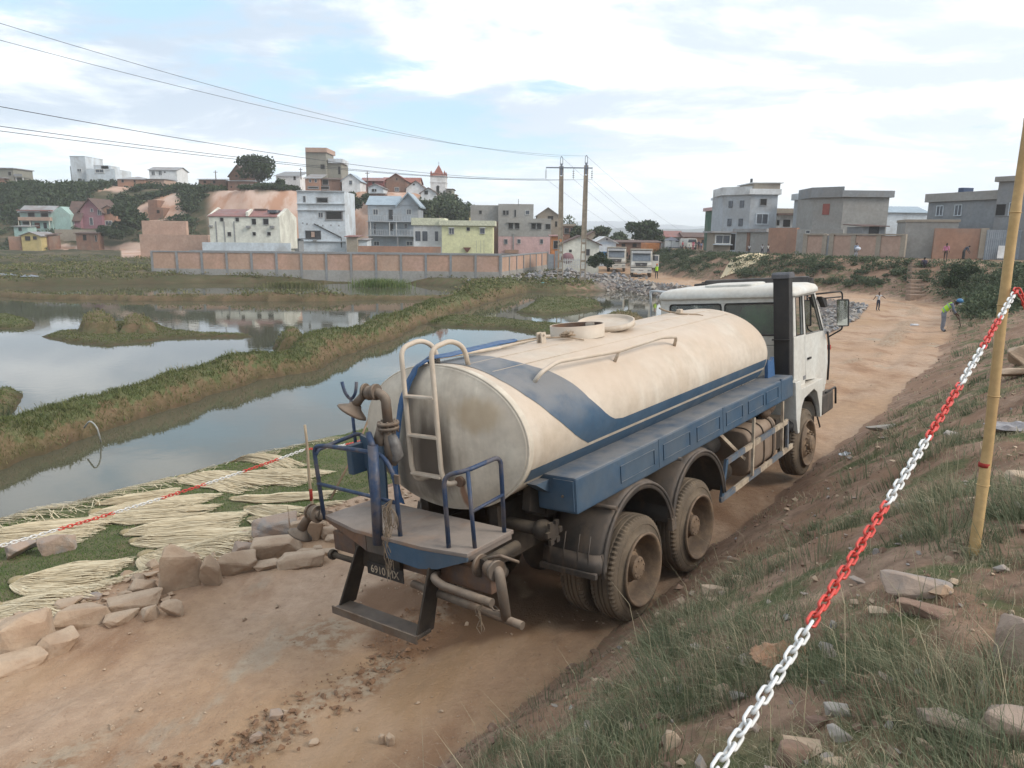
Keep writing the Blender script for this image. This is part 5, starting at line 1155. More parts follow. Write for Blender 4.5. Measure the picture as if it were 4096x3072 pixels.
B('house','long low brown stall row with a flat roof behind the lorries','3',1415,1740,758,800,128,5,wm_brickd,'shed',744,tile,wins=[(1450,764,1476,790,'m'),(1530,764,1560,790,'m'),(1600,764,1620,790,'o')],cat='stall')
B('container','open orange cargo bed standing beyond the right lorry','3',1622,1728,760,826,122,4,wm_orange,'none',cat='container')
B('house','white house with a red tin roof near the crowd','3',1768,1896,714,790,150,6,wm_white,'gx',674,tinr,wins=[(1800,725,1822,745,'m'),(1850,728,1870,750,'o')])
B('house','orange plaster house behind the crowd on the road','3',1908,2108,716,790,148,6,wm_brick,'gx',686,tile,wins=[(1940,730,1990,790,'o'),(2040,735,2064,760,'m')])
# --- right hand side
B('house','narrow dark green building at the left end of the right terrace','4',252,318,288,405,118,6,wm_green,'flat',266,wm_pink,cat='building')
r,i=B('house','maroon house with open white balconies beside the blue grey block','4',318,372,212,405,112,7,wm_maroon,'flat',196,wm_bwhite,wins=[(330,320,350,350,'o')],cat='building')
box_on(i,'balcony_slab',wm_bwhite,288,330,212,220,-1.2,3); box_on(i,'balcony_slab',wm_bwhite,290,330,290,300,-1.2,3); box_on(i,'balcony_wall',wm_bwhite,290,325,262,290,-1.2,-1.0)
for u in (292,318): box_on(i,'column',wm_bwhite,u,u+5,220,262,-1.15,-1.0)
r,i=B('apartment_house','pale blue grey three level block with white bands','4',474,645,188,405,105,8,wm_bgrey,'flat',152,wm_white,wins=[(543,216,578,254,'o'),(520,312,584,372,'t')],cat='building',trim=wm_bwhite,over=.35)
w=i['w'];h=i['h']; i['bp'](MB().add([(0,-0.0,-4),(-2.9,3.0,-4),(-2.9,9,-4),(0,8,-4),(0,0,h),(-2.9,3.0,h),(-2.9,9,h),(0,8,h)],[(0,4,5,1),(1,5,6,2),(2,6,7,3),(4,7,6,5)]),'angled_wing',wm_bgrey)
i['bp'](MB().add([(0,-.35,h),(-3.25,2.9,h),(-2.9,9,h),(0,8,h),(0,-.35,h+1.1),(-3.25,2.9,h+1.1),(-2.9,9,h+1.1),(0,8,h+1.1)],[(0,4,5,1),(1,5,6,2),(2,6,7,3),(4,7,6,5),(0,1,2,3)]),'wing_band',wm_white)
for t0,z0,z1 in ((.30,.63,.83),(.72,.63,.83),(.30,.08,.30),(.72,.08,.30)):
    p=Vector((-2.9*t0-.03,3.0*t0-.03,0)); d=Vector((-2.9,3.0,0)).normalized()*.3; mb=MB(); o_=Vector((-.05,-.03,0))
    mb.add([p-d+o_+Vector((0,0,h*z0)),p+d+o_+Vector((0,0,h*z0)),p+d+o_+Vector((0,0,h*z1)),p-d+o_+Vector((0,0,h*z1)),p-d+Vector((0,0,h*z0)),p+d+Vector((0,0,h*z0)),p+d+Vector((0,0,h*z1)),p-d+Vector((0,0,h*z1))],[(0,1,2,3),(0,4,5,1),(1,5,6,2),(2,6,7,3),(3,7,4,0)]); i['bp'](mb,'window',pane)
B('apartment_house','','4',500,666,116,190,109,7,wm_tan,'flat',110,wm_white,par=r,sink=0)
box_on(i,'antenna',shut,566,580,66,92,6,6.1); box_on(i,'roof_statue',frw,345,352,155,196,8,8.2); box_on(i,'roof_statue',frw,364,371,152,190,8,8.2)
r,i=B('house','long low white house with a brown eave between two blocks','4',645,942,320,395,110,7,wm_white,'none',wins=[(637,350,658,382,'o'),(690,350,724,388,'s'),(838,350,874,392,'o')])
B('house','','4',640,946,276,308,109,8,wm_tan,'none',par=r,sink=0); box_on(i,'eave',tile,636,948,306,322,-1.2,-.01)
r,i=B('apartment_house','bare grey concrete house with an angled left corner and red shutter','4',1060,1348,205,425,93,8,wm_grey,'flat',162,wm_dgrey,wins=[],cat='building',over=.4)
w=i['w'];h=i['h']; i['bp'](MB().add([(0,0,-4),(-2.6,2.6,-4),(-2.6,8,-4),(0,8,-4),(0,0,h),(-2.6,2.6,h),(-2.6,8,h),(0,8,h)],[(0,4,5,1),(1,5,6,2),(2,6,7,3),(4,7,6,5)]),'angled_wing',wm_grey)
i['bp'](MB().add([(-.2,-.4,h),(-3.0,2.4,h),(-2.6,8,h),(0,8,h),(-.2,-.4,h+1.25),(-3.0,2.4,h+1.25),(-2.6,8,h+1.25),(0,8,h+1.25)],[(0,4,5,1),(1,5,6,2),(2,6,7,3),(4,7,6,5),(0,1,2,3)]),'wing_band',wm_dgrey)
i['bp'](MB().add([(-1.15,1.15,h*.5),(-1.75,1.75,h*.5),(-1.75,1.75,h*.82),(-1.15,1.15,h*.82),(-1.2,1.08,h*.5),(-1.8,1.68,h*.5),(-1.8,1.68,h*.82),(-1.2,1.08,h*.82)],[(4,5,6,7),(0,4,7,3),(5,1,2,6),(7,6,2,3),(4,0,1,5)]),'red_shutter',mat('shutter_red',(.33,.10,.08)))
B('apartment_house','','4',862,948,212,300,99,6,wm_bgrey,'flat',170,wm_bwhite,wins=[(876,228,898,268,'o'),(922,224,946,266,'o')],par=r)
r,i=B('shed','concrete shed with a dark doorway below the bare grey house','4',1190,1330,392,436,84,4,wm_dgrey,'shed',378,tile,wins=[(1236,394,1284,434,'s')],cat='shed')
B('house','pale tin roofed houses seen between the concrete blocks','4',1330,1600,302,352,120,8,wm_bwhite,'gx',262,tinb)
r,i=B('apartment_house','long dark grey two storey house at the right edge','4',1600,2036,228,385,84,8,wm_dgrey,'flat',172,wm_grey,Y1=76,wins=[(1664,262,1694,320,'t'),(1780,256,1812,318,'t')],cat='building',trim=wm_bwhite,over=.3)
r2,i2=B('apartment_house','','4',2036,2330,100,385,75.5,9,wm_dgrey,'flat',66,wm_grey,Y1=72,wins=[(2126,242,2164,316,'t'),(2040,250,2090,320,'m')],par=r,trim=wm_bwhite,over=.3)
box_on(i,'water_drum',mat('drum_blue',(.06,.09,.16)),1706,1736,142,170,2,3.4)
r,i=B('kiosk','small kiosk with a window counter at the end of the terrace','4',245,352,432,545,99,3.5,wm_tan,'flat',420,tin,wins=[(262,448,344,496,'t')],over=.5,cat='kiosk')
box_on(i,'counter',wm_bwhite,240,355,500,508,-.7,-.01); box_on(i,'doorway_shade_box',dark,352,384,436,540,.5,1.0)  # solid dark box stands in for the shade of a doorway
r,i=B('boundary_wall','grey concrete yard wall with a pale sheet roof edge','4',386,588,425,545,97,.4,wm_grey,'none',Y1=93,cat='wall'); box_on(i,'sheet_edge',tin,380,592,404,424,-.4,.6)
box_on(i,'buttress',wm_brickd,462,470,428,545,-.15,-.01)
B('boundary_wall','bright orange brick yard wall above the grass bank','4',590,768,398,528,92,.4,wm_brick,'none',Y1=88,cat='wall')
r,i=B('boundary_wall','grey cement wall with a small blue window beside the orange brick wall','4',768,1060,408,560,87,.4,wm_grey,'none',Y1=84,wins=[(832,416,854,432,'t')],cat='wall')
# panelled garden wall
r,i=B('boundary_wall','low garden wall of four pink brick panels between cement piers','4',826,1448,446,582,84,.14,wm_brickp,'none',Y1=75.5,cat='wall')
xs=[826,948,992,1130,1290,1446]
for u in xs: box_on(i,'pier',wm_tan,u-7,u+7,438,584,-.14,.2)
for a_,b_ in ((826,948),(992,1130),(1130,1290),(1290,1446)): box_on(i,'brick_panel',wm_brickp,a_+8,b_-8,452,580,-.06,-.01)
for a_,b_ in ((820,955),(985,1452)): box_on(i,'coping',wm_tan,a_,b_,434,446,-.2,.25)
box_on(i,'gap_door',wm_dgrey,955,984,446,580,-.03,-.005)
r,i=B('outbuilding','blank grey cement outbuilding with a flat top at the terrace','4',1452,1788,362,568,76.5,5,wm_grey,'flat',345,wm_tan,Y1=75,cat='building',over=.1)
r,i=B('boundary_wall','tall red brick yard wall behind the two standing people','4',1640,1940,402,590,74.6,.4,wm_brick,'none',Y1=73.5,cat='wall')
box_on(i,'pier',wm_tan,1940,1964,400,592,-.15,.4)
r,i=B('sheet_gate','grey corrugated sheet metal gate at the right edge','4',1968,2300,412,598,73.2,.12,mat('sheet_grey',(.30,.33,.37),(.24,.27,.30),.5,1.5),'none',cat='gate')
for k in range(26): a=i['w']*(k+.5)/26; i['bp'](MB().prism([(a-.06,-.01),(a+.06,-.01),(a,-.05)],'z',0,i['h']),'corrugation',mat('sheet_grey',(.3,.33,.37)))
B('signboard','blank white board leaning against the sheet metal gate','4',2046,2128,512,592,72.4,.05,wm_white,'none',cat='board',sink=0)
# --- long brick boundary wall at the pond
def pond_wall():
    a=P(153,266,88);b=P(500.5,266,88);c=P(546.5,261,111)
    zb=G(320,277.5,.85).z
    R=empty('boundary_wall',(a.x,a.y,.85),0,'long brick wall with cement posts and plinth along the far pond shore','wall')
    mats=(wm_brickp,wm_grey)
    def run(p,q,n,h,y0=0.):
        p=p-a;q=q-a; d=Vector((q.x-p.x,q.y-p.y,0)); L_=d.length; yaw=math.atan2(d.y,d.x); M_=Matrix.Rotation(yaw,3,'Z'); o=Vector((p.x,p.y,0))
        def bx(nm,m,x0,x1,y0,y1,z0,z1):
            mb=MB().bb(x0,x1,y0,y1,z0,z1); mb.v=[tuple(M_@Vector(v)+o) for v in mb.v]; return mb.build(nm,m,R)
        for k in range(n):
            x0,x1=L_*k/n,L_*(k+1)/n; j=random.uniform(-.03,.03)
            bx('brick_panel',wall_mat('panel_brick_%d'%(k%3),(.47+.02*(k%3),.32,.24+.015*(k%2)),(.41,.27,.20),amt=.12),x0+.14,x1-.14,-.08,.08,.62,h-.12)
            bx('plinth',wm_grey,x0+.14,x1-.14,-.14,.14,-2.,.62)
        for k in range(n+1): x=L_*k/n; bx('pillar',wm_dgrey,x-.13,x+.13,-.17,.17,-2,h)
        bx('coping',wm_dgrey,-.1,L_+.1,-.16,.16,h-.1,h+.06)
    run(a,b,14,2.62); run(b,c,7,2.45)
pond_wall()
r,i=B('boundary_wall','second brick wall running behind the long pond wall','1',1400,2212,824,845,99,.3,wm_brickp,'none',cat='wall')
w=i['w']; i['bp'](MB().bb(0,44,-.001+0,.3,-2,i['h']),'wall_extension',wm_brickp); i['bp'](MB().bb(-.1,44.5,-.05,.35,i['h'],i['h']+.12),'coping',wm_dgrey)
for k in range(16): i['bp'](MB().bb(k*2.9,k*2.9+.2,-.08,.0,-2,i['h']),'pillar',wm_dgrey)
B('boundary_wall','low brick wall between the villa and the second pond wall','2',1165,1775,784,830,108,.3,wm_brick,'none',cat='wall')
r,i=B('sheet_gate','grey sheet metal gate closing the pond wall near the poles','3',908,952,842,945,111,.1,mat('sheet_grey',(.3,.33,.37)),'none',cat='gate'); box_on(i,'gate_post',wm_dgrey,896,908,822,950,-.1,.2); box_on(i,'gate_post',wm_dgrey,958,976,816,950,-.1,.2)
B('shed','dark tin shed between the white block and the three storey block','2',640,728,736,790,128,3,wm_dgrey,'shed',730,shut,cat='shed')
B('shed','small mauve tin shed right of the three storey block','2',1080,1160,716,795,135,4,wm_tan,'shed',706,tinr,cat='shed'); B('shed','low shed with a white water drum beside the villa','2',1160,1232,740,790,136,4,wm_bwhite,'shed',730,tin,cat='shed')
# low white picket rail and pinkish mound behind the poles
r,i=B('picket_rail','low whitewashed rail fence near the twin poles','3',1010,1200,884,890,92,.08,frw,'none',cat='fence',sink=0)
for k in range(15): i['bp'](MB().bb(k*i['w']/15,k*i['w']/15+.09,-.04,.10,-.9,.25),'picket',frw)
i['bp'](MB().bb(0,i['w'],-.02,.0,-.5,-.42),'lower_rail',frw)
mb=MB().sphere((0,0,0),.55,0,16,(1.5,1.2,1.3)); o=mb.build('tarpaulin_heap',mat('mauve_tarp',(.24,.13,.14),(.18,.10,.11),.8,2),label='rounded mauve tarpaulin heap behind the white rail',cat='tarp'); p=P(*zp_('3',1050,872),95); o.location=(p.x,95,p.z)
# steps cut in the right bank
sp=P(960,268,64)
R=empty('earth_steps',(sp.x,sp.y,0),0,'narrow worn earth steps climbing the right bank','steps')
for k in range(11):
    t=k/10; q0=P((3000+945*.7234)/4,(1000+270*.7234)/4,56); q1=P((3000+945*.7234)/4,(1000+110*.7234)/4,64)
    p=q0.lerp(q1,t); z=hz_(p.x,p.y)
    MB().bb(-1.0,1.0,-.35,.35,-.5,.13).build('step',mat('step_soil',(.32,.23,.17),(.25,.17,.12)),R).location=(p.x-sp.x,p.y-sp.y,z)
# ------------------------------------------------------------------ ground picking
def GT(px,py):
    d=ray(px,py); d=d/d.length
    t=np.geomspace(.9,420,800); x=d.x*t; y=d.y*t; z=CAMZ+d.z*t
    h=terrain(x,y); k=np.argmax(z<=h)
    if not (z<=h).any(): k=len(t)-1
    t0,t1=t[max(k-1,0)],t[k]; tt=np.linspace(t0,t1,24); h=terrain(d.x*tt,d.y*tt); kk=np.argmax(CAMZ+d.z*tt<=h); q=tt[kk]
    return Vector((d.x*q,d.y*q,float(h[kk])))
rng=np.random.default_rng(4)
# ------------------------------------------------------------------ foliage helpers
def rndmat(name,stops,rough=.8,trans=.15):
    M=bpy.data.materials.new(name); M.use_nodes=True; t=M.node_tree; b=t.nodes['Principled BSDF']; l=t.links.new
    a=t.nodes.new('ShaderNodeAttribute'); a.attribute_name='rnd'; r=t.nodes.new('ShaderNodeValToRGB'); l(a.outputs['Fac'],r.inputs[0])
    while len(r.color_ramp.elements)<len(stops): r.color_ramp.elements.new(.5)
    for e,(p,c) in zip(r.color_ramp.elements,stops): e.position=p; e.color=(*c,1)
    l(r.outputs[0],b.inputs['Base Color']); b.inputs['Roughness'].default_value=rough; b.inputs['Specular IOR Level'].default_value=.25
    if trans:
        tl=t.nodes.new('ShaderNodeBsdfTranslucent'); l(r.outputs[0],tl.inputs[0]); mx=t.nodes.new('ShaderNodeMixShader'); mx.inputs[0].default_value=trans
        l(b.outputs[0],mx.inputs[1]); l(tl.outputs[0],mx.inputs[2]); l(mx.outputs[0],t.nodes['Material Output'].inputs[0])
    return M
g_long=rndmat('grass_long',[(0,(.065,.085,.045)),(.35,(.13,.155,.09)),(.6,(.20,.21,.13)),(.78,(.32,.28,.18)),(1,(.44,.37,.25))])
g_short=rndmat('grass_short',[(0,(.065,.11,.03)),(.5,(.12,.175,.05)),(.85,(.17,.20,.07)),(1,(.25,.23,.11))])
g_dike=rndmat('grass_dike',[(0,(.06,.07,.025)),(.35,(.105,.125,.042)),(.65,(.15,.145,.065)),(1,(.26,.20,.11))])
lf_dark=rndmat('leaves_dark',[(0,(.018,.03,.015)),(.5,(.035,.055,.025)),(.85,(.06,.085,.04)),(1,(.10,.12,.06))])
lf_mid=rndmat('leaves_mid',[(0,(.04,.055,.03)),(.5,(.075,.10,.055)),(.85,(.12,.145,.08)),(1,(.19,.19,.11))])
bark=mat('bark',(.10,.075,.055),(.06,.045,.035),.95,6)
def blades(name,base,h,w,lean,rnd,m,kind='stuff',parent=None,label=None):
    n=len(base); az=rng.uniform(0,2*np.pi,n); side=np.stack([np.cos(az),np.sin(az),np.zeros(n)],-1)*w[:,None]*.5
    up=np.zeros((n,3)); up[:,2]=h; L3_=np.concatenate([lean,np.zeros((n,1))],1)*h[:,None]
    mid=base+up*.62+L3_*.35; tip=base+up*(1-.25*np.linalg.norm(lean,axis=1))[:,None]+L3_*1.0
    V=np.stack([base-side,base+side,mid+side*.7,mid-side*.7,tip],1).reshape(-1,3)
    i=np.arange(n)*5; F=np.concatenate([np.stack([i,i+1,i+2],-1),np.stack([i,i+2,i+3],-1),np.stack([i+3,i+2,i+4],-1)])
    return link(name,npmesh(name,V,F,m,dict(rnd=np.repeat(rnd,5)),False),parent,kind=kind,label=label)
def polar(n,r0,r1,a0,a1):
    r=np.exp(rng.uniform(np.log(r0),np.log(r1),n)); a=np.radians(rng.uniform(a0,a1,n)); return r*np.sin(a),r*np.cos(a),r
# right bank: tufts
x,y,r=polar(9000,1.3,42,-22,42)
h,green,kind,cl,bare,rub,wet,rd,al,hw=terrain(x,y,True)
pat=fbm(x*.55,y*.55,4,26); ok=(rd>hw+.15)&((bare<.45)|((rng.random(len(x))<.04)))&(fbm(x*.9,y*.9,3,27)<.03)
x,y,r,h,rd,hw=[q[ok] for q in (x,y,r,h,rd,hw)]
sel=rng.permutation(len(x))[:1300]; x,y,r,h,rd,hw=[q[sel] for q in (x,y,r,h,rd,hw)]
nb=np.where(r<9,rng.integers(18,75,len(x)),rng.integers(10,34,len(x))); ti=np.repeat(np.arange(len(x)),nb); n=len(ti)
size=rng.uniform(.5,1.25,len(x))*np.where(rng.random(len(x))<.25,2.0,1.)
spread=rng.normal(0,1,(n,2))*(.045*size*(1+r*.03))[ti][:,None]
bx=x[ti]+spread[:,0]; by=y[ti]+spread[:,1]; bz=terrain(bx,by)-.01
ln=rng.uniform(.06,.17,n)*size[ti]; dirc=spread/(np.linalg.norm(spread,axis=1)[:,None]+1e-6)
tl_=np.stack([rng.normal(-.42,.25,len(x)),rng.normal(.15,.25,len(x))],-1)[ti]
lean=dirc*rng.uniform(.15,.75,n)[:,None]+tl_
tcol=rng.beta(2,2.4,len(x))
blades('long_grass',np.stack([bx,by,bz],-1),ln,np.maximum(.0028,r[ti]*.00075)*rng.uniform(.8,1.3,n),lean,np.clip(tcol[ti]*.8+rng.normal(.12,.15,n),0,1),g_long)
# low ground cover between tufts
x,y,r=polar(125000,1.3,60,-24,43)
h,green,kind,cl,bare,rub,wet,rd,al,hw=terrain(x,y,True)
pat=fbm(x*.55,y*.55,4,26)
ok=(rd>hw+.05)&(rng.random(len(x))<np.clip(.52-bare*.6+2.2*fbm(x*1.9,y*1.9,3,28),.05,1)); x,y,r,h=[q[ok] for q in (x,y,r,h)]; n=len(x)
blades('ground_cover_grass',np.stack([x,y,h-.005],-1),rng.uniform(.02,.075,n)*(1+r*.02),np.maximum(.0035,r*.0009),rng.normal(0,.55,(n,2)),np.clip(.2+rng.beta(2,2,n)+1.1*fbm(x*1.2,y*1.2,3,3),0,1),g_long)
# tall dry stalks
n=60; x,y,r=polar(n,2.2,9,-14,38); h=terrain(x,y); rdx,_,ex=polydist(x,y,ROADS); ok=rdx>ex[1]+.1; x,y,h=x[ok],y[ok],h[ok]; n=len(x)
blades('dry_grass_stalks',np.stack([x,y,h],-1),rng.uniform(.3,.6,n),np.full(n,.004),np.stack([rng.normal(-.35,.25,n),rng.normal(.2,.25,n)],-1),rng.uniform(.85,1,n),g_long)
# left grass bank
x,y,r=polar(230000,6.5,34,-43,8)
h,green,kind,cl,bare,rub,wet,rd,al,hw=terrain(x,y,True)
el=-rd-hw; ok=(el>.45)&(el<8.0)&(h>.03)&(rng.random(len(x))<sstep(el,.4,1.5)*(.55+.6*sstep(fbm(x*.8,y*.8,4,77),-.25,.05))); x,y,r,h=[q[ok] for q in (x,y,r,h)]; n=len(x)
blades('bank_grass',np.stack([x,y,h-.005],-1),rng.uniform(.018,.055,n),np.maximum(.004,r*.0008),rng.normal(0,.5,(n,2)),np.clip(rng.beta(2,2,n)*.9+.5*fbm(x*.9,y*.9,3,78),0,1),g_short)
# dikes and islets
x,y,r=polar(420000,12,80,-43,10)
h,green,kind,cl,bare,rub,wet,rd,al,hw=terrain(x,y,True)
d1,_,e1=polydist(x,y,DIKE); d2,_,e2=polydist(x,y,BACK); isl=(h>.06)&(-rd-hw>8.5)
ok=isl&(rng.random(len(x))<np.where(green>.6,1.,.55)); x,y,r,h,green=[q[ok] for q in (x,y,r,h,green)]; n=len(x)
onD=(np.abs(d1[ok])<2.2)|(h>.35)
blades('dike_grass',np.stack([x,y,h-.01],-1),np.where(onD,rng.uniform(.05,.17,n),rng.uniform(.03,.08,n))*(1+r*.006),np.maximum(.008,r*.0009),rng.normal(0,.7,(n,2)),np.clip(rng.beta(2,2,n)*.7+(.75-green)*.45+.4*fbm(x*.8,y*.8,3,79),0,1),g_dike)
print('blades',n)
x,y,r=polar(60000,12,75,-43,6); h=terrain(x,y); d1,_,e1=polydist(x,y,DIKE); ok=(np.abs(d1)<1.5)&(h>.35)&(fbm(x*1.3,y*1.3,3,101)>.08); x,y,h,r=x[ok],y[ok],h[ok],r[ok]; n=len(x)
blades('dike_tufts',np.stack([x,y,h-.02],-1),rng.uniform(.18,.42,n),np.maximum(.009,r*.0009),rng.normal(0,.7,(n,2)),np.clip(rng.beta(2,2,n)*.9+.3*fbm(x,y,3,79),0,1),g_dike)
# reeds: clumps near the far wall and at the left frame edge
def reeds(name,c,rx,ry,n,hh,w,m=g_short,label=None,cat=None):
    a=rng.normal(0,.45,(n,2))*np.array([rx,ry]); bx=c[0]+a[:,0]; by=c[1]+a[:,1]; bz=np.maximum(terrain(bx,by),-.15)
    o=blades(name,np.stack([bx,by,bz],-1),rng.uniform(.5,1.,n)*hh,np.full(n,w),rng.normal(0,.25,(n,2)),rng.beta(2,2,n),m,kind=None)
    tag(o,label,cat)
q=G(295,287,0); reeds('reed_clump',(q.x,q.y),3.3,1.0,1500,.95,.05,g_dike,'olive reed clump left of the taller green clump by the pond wall','reeds')
q=G(380,287,0); reeds('reed_clump',(q.x,q.y),3.0,1.0,1700,1.35,.05,g_short,'bright green reed clump in the water below the pond wall','reeds')
q=G(6,418,.3); reeds('reed_tuft',(q.x,q.y),.35,.3,90,1.05,.02,lf_dark,'dark spiky rush tuft at the left frame edge on the dike','rushes')
# leaf clouds
def leafcloud(cs,size,sq=.8):
    """cs: list of (center, radii, n)"""
    C=[];
    for c,rd_,n in cs:
        v=rng.normal(0,1,(n,3)); v/=np.linalg.norm(v,axis=1)[:,None]; v*=(rng.uniform(.35,1.,n)**.6)[:,None]
        v*=1+.25*np.sin(v[:,[0]]*5+c[0])*np.cos(v[:,[1]]*4+c[1]); C.append(np.array(c)+v*np.array(rd_))
    C=np.concatenate(C); n=len(C); a=rng.normal(0,1,(n,3)); a/=np.linalg.norm(a,axis=1)[:,None]; b=np.cross(a,rng.normal(0,1,(n,3))); b/=np.linalg.norm(b,axis=1)[:,None]
    s=size*rng.uniform(.5,1.3,n)[:,None]; a*=s; b*=s*sq*.6
    V=np.stack([C-a,C+b,C+a,C-b],1).reshape(-1,3); F=np.arange(n*4).reshape(-1,4); return V,F,np.repeat(np.clip(rng.beta(2,2,n),0,1),4)
def shrub(name,cs,size,m,label=None,cat=None,kind=None,parent=None,group=None):
    V,F,R_=leafcloud(cs,size); return link(name,npmesh(name,V,F,m,dict(rnd=R_),False),parent,label=label,category=cat) if False else tag(link(name,npmesh(name,V,F,m,dict(rnd=R_),False),parent),label,cat,group,kind)
def tree(label,px,pyb,pyt,Y,wpx,m=lf_dark,n=2600,leaf=.22,trunkfrac=.35,name='leafy_tree',tr=.18,lobes=9,seed=0):
    random.seed(seed); b=P(px,pyb,Y); t_=P(px,pyt,Y); H=t_.z-b.z; Wd=wpx/FPX*Y
    R=empty(name,(b.x,b.y,b.z-.3),0,label,'tree'); mb=MB(); top=H*.75
    mb.tube([(0,0,0),(.05*H*random.uniform(-1,1),0,H*.25),(0,0,H*.5),(0,0,top)],[tr,tr*.8,tr*.55,tr*.2],8)
    cs=[]
    for k in range(lobes):
        a=2*math.pi*k/lobes+random.uniform(-.4,.4); rr=random.uniform(.35,.75)*Wd/2; zz=H*random.uniform(trunkfrac+.1,.86)
        c=(rr*math.cos(a),rr*math.sin(a)*.8,zz); mb.tube([(0,0,H*random.uniform(.2,.45)),(c[0]*.5,c[1]*.5,zz*.75),c],[tr*.45,tr*.3,tr*.1],6)
        cs.append((c,(Wd*random.uniform(.2,.3),Wd*.25,H*random.uniform(.12,.2)),n//(lobes+2)))
    cs.append(((0,0,H*.82),(Wd*.27,Wd*.25,H*.17),2*n//(lobes+2)))
    mb.build('trunk',bark,R); shrub('crown',cs,leaf,m,parent=R); return R
tree('round crowned tree standing on the ridge beside the brown gable',258,191,154,186,34,n=3600,leaf=.42,lobes=12,seed=2,tr=.4)
tree('dark round tree right of the lorries against the distant hills',645,247,219,150,38*.98,n=2600,leaf=.42,lobes=11,seed=4,tr=.3,trunkfrac=.15)
tree('loose slender tree left of the dark round tree',601,247,224,135,17,lf_mid,1200,.3,.2,seed=5)
tree('small spreading tree between the white hall and the dark round tree',619,247,230,140,20,lf_mid,1200,.3,.1,seed=6)
tree('thin half bare tree rising behind the brown balcony house',570,240,213,156,22,lf_mid,260,.3,.3,seed=7)
tree('low banana like tree beside the left pole',577,246,224,125,13,lf_mid,800,.35,.1,seed=8,name='banana_plant')
tree('small tree at the left of the tree row beyond the poles',590,247,228,150,16,lf_mid,900,.3,.1,seed=9)
tree('palm like clump of trees on the hillside beside the red brick shell',130,232,203,162,33,lf_dark,2200,.5,.1,seed=10,name='palm_clump')
# shrubs near poles and right bank
def px_shrubs(name,label,pts,size,m,kind='stuff',dens=1.):
    cs=[]
    for (px,py,w,hgt,Y) in pts:
        c=P(px,py,Y); k=Y/FPX; zb=hz_(c.x,c.y); cz=max(c.z,zb+hgt*k*.25); cs.append(((c.x,c.y,cz),(w*k/2,w*k/2.6,hgt*k/2),int(110*dens*max(1,w*hgt/60))))
    o=shrub(name,cs,size,m); tag(o,label if kind!='stuff' else None,'shrub' if kind!='stuff' else None,None,kind); return o
# right bank growth sampled on the slope itself
x,y,r=polar(4200,42,125,7,42)
h,green,kind,cl,bare,rub,wet,rd,al,hw=terrain(x,y,True)
sw=tab(al,[0,18,34,50,62,80,95,120,160],[2.9,3.0,4.2,7.0,9.5,7.5,6.0,7.,9.]); e=rd-hw
ok=(e>1.3)&(e<sw*.86)&(al>50)&(fbm(x*.16,y*.16,3,88)>-.22)&(al<165)
x,y,h,e,sw=[q[ok] for q in (x,y,h,e,sw)]; s_=rng.uniform(.3,.85,len(x))*np.where(fbm(x*.12,y*.12,2,89)>0,1.2,.75)
print('bank shrubs',len(x))
shrub('bank_scrub',[((x[i],y[i],h[i]+s_[i]*.3),(s_[i]*1.45,s_[i]*1.3,s_[i]*.6),int(110+120*s_[i])) for i in range(min(len(x),900))],.10,lf_mid,kind='stuff')
x,y,r=polar(5000,40,110,7,43)
h,green,kind,cl,bare,rub,wet,rd,al,hw=terrain(x,y,True); e=rd-hw; ok=(e>1.)&(e<11)&(bare<.8); x,y,h=x[ok],y[ok],h[ok]
shrub('bank_low_plants',[((x[i],y[i],h[i]+.06),(.5,.5,.22),16) for i in range(min(len(x),1800))],.10,lf_mid,kind='stuff')
px_shrubs('large_bush','large dark bush overhanging the right bank behind the worker',[(3600/4+990*.241/4,(900+800*.241)/4,20,14,52),(3600/4+850*.241/4,(900+950*.241)/4,16,12,50),(3600/4+1180*.241/4,(900+740*.241)/4,14,9,53)],.10,lf_dark,kind=None,dens=3)
px_shrubs('pole_bush','dark leafy bush behind the right pole',[(594,261,14,12,92),(601,258,12,12,93),(608,263,12,8,91)],.16,lf_dark,kind=None,dens=2.4)
x,y,r=polar(5200,62,150,-43,6); h,green,kind,cl,bare,rub,wet,rd,al,hw=terrain(x,y,True)
ok=(h>.45)&(h<3.5)&(kind<.5)&(-rd-hw>4)&(cl<.4)&(fbm(x*.1,y*.25,3,99)>-.08); x,y,h=x[ok],y[ok],h[ok]; print('far scrub',len(x))
shrub('far_bank_weeds',[((x[i],y[i],h[i]+.12),(1.3,.5,.32),22) for i in range(min(len(x),2600))],.14,g_dike,kind='stuff')
# hillside vegetation
def hillveg(n,u0,u1,y0,y1,size,m,name,prob,leaf=.5,hmin=1.,hmax=99,cnt=60):
    u=rng.uniform(u0,u1,n); y=rng.uniform(y0,y1,n); x=u*y/200
    h,green,kind,cl,bare,rub,wet,rd,al,hw=terrain(x,y,True); ok=(cl<.35)&(h>hmin)&(h<hmax)&(fbm(x*.08,y*.08,3,55)>prob)
    x,y,h=x[ok],y[ok],h[ok]; s=rng.uniform(.5,1.4,len(x))*size
    print(name,len(x)); shrub(name,[((x[i],y[i],h[i]+s[i]*.25),(s[i]*1.5,s[i],s[i]*.7),cnt) for i in range(len(x))],leaf,m,kind='stuff')
hillveg(2000,-160,-84,166,206,1.25,lf_dark,'hill_thicket',-.16,.42,hmin=7.5)
hillveg(900,-160,-84,150,185,.8,lf_mid,'hill_scrub',-.05,.3,hmin=1.5)
hillveg(900,-90,-15,170,200,1.0,lf_dark,'ridge_scrub',-.15,.35,hmin=13.6)
hillveg(500,-34,4,150,200,1.5,lf_dark,'ridge_end_thicket',-.2,.4,hmin=2.)
px_shrubs('hill_shrub','dense dark shrubs at the palm clump foot on the lower hillside',[(104,231,14,10,160),(116,234,18,9,159),(126,230,14,10,160)],.35,lf_dark,kind=None,dens=4)
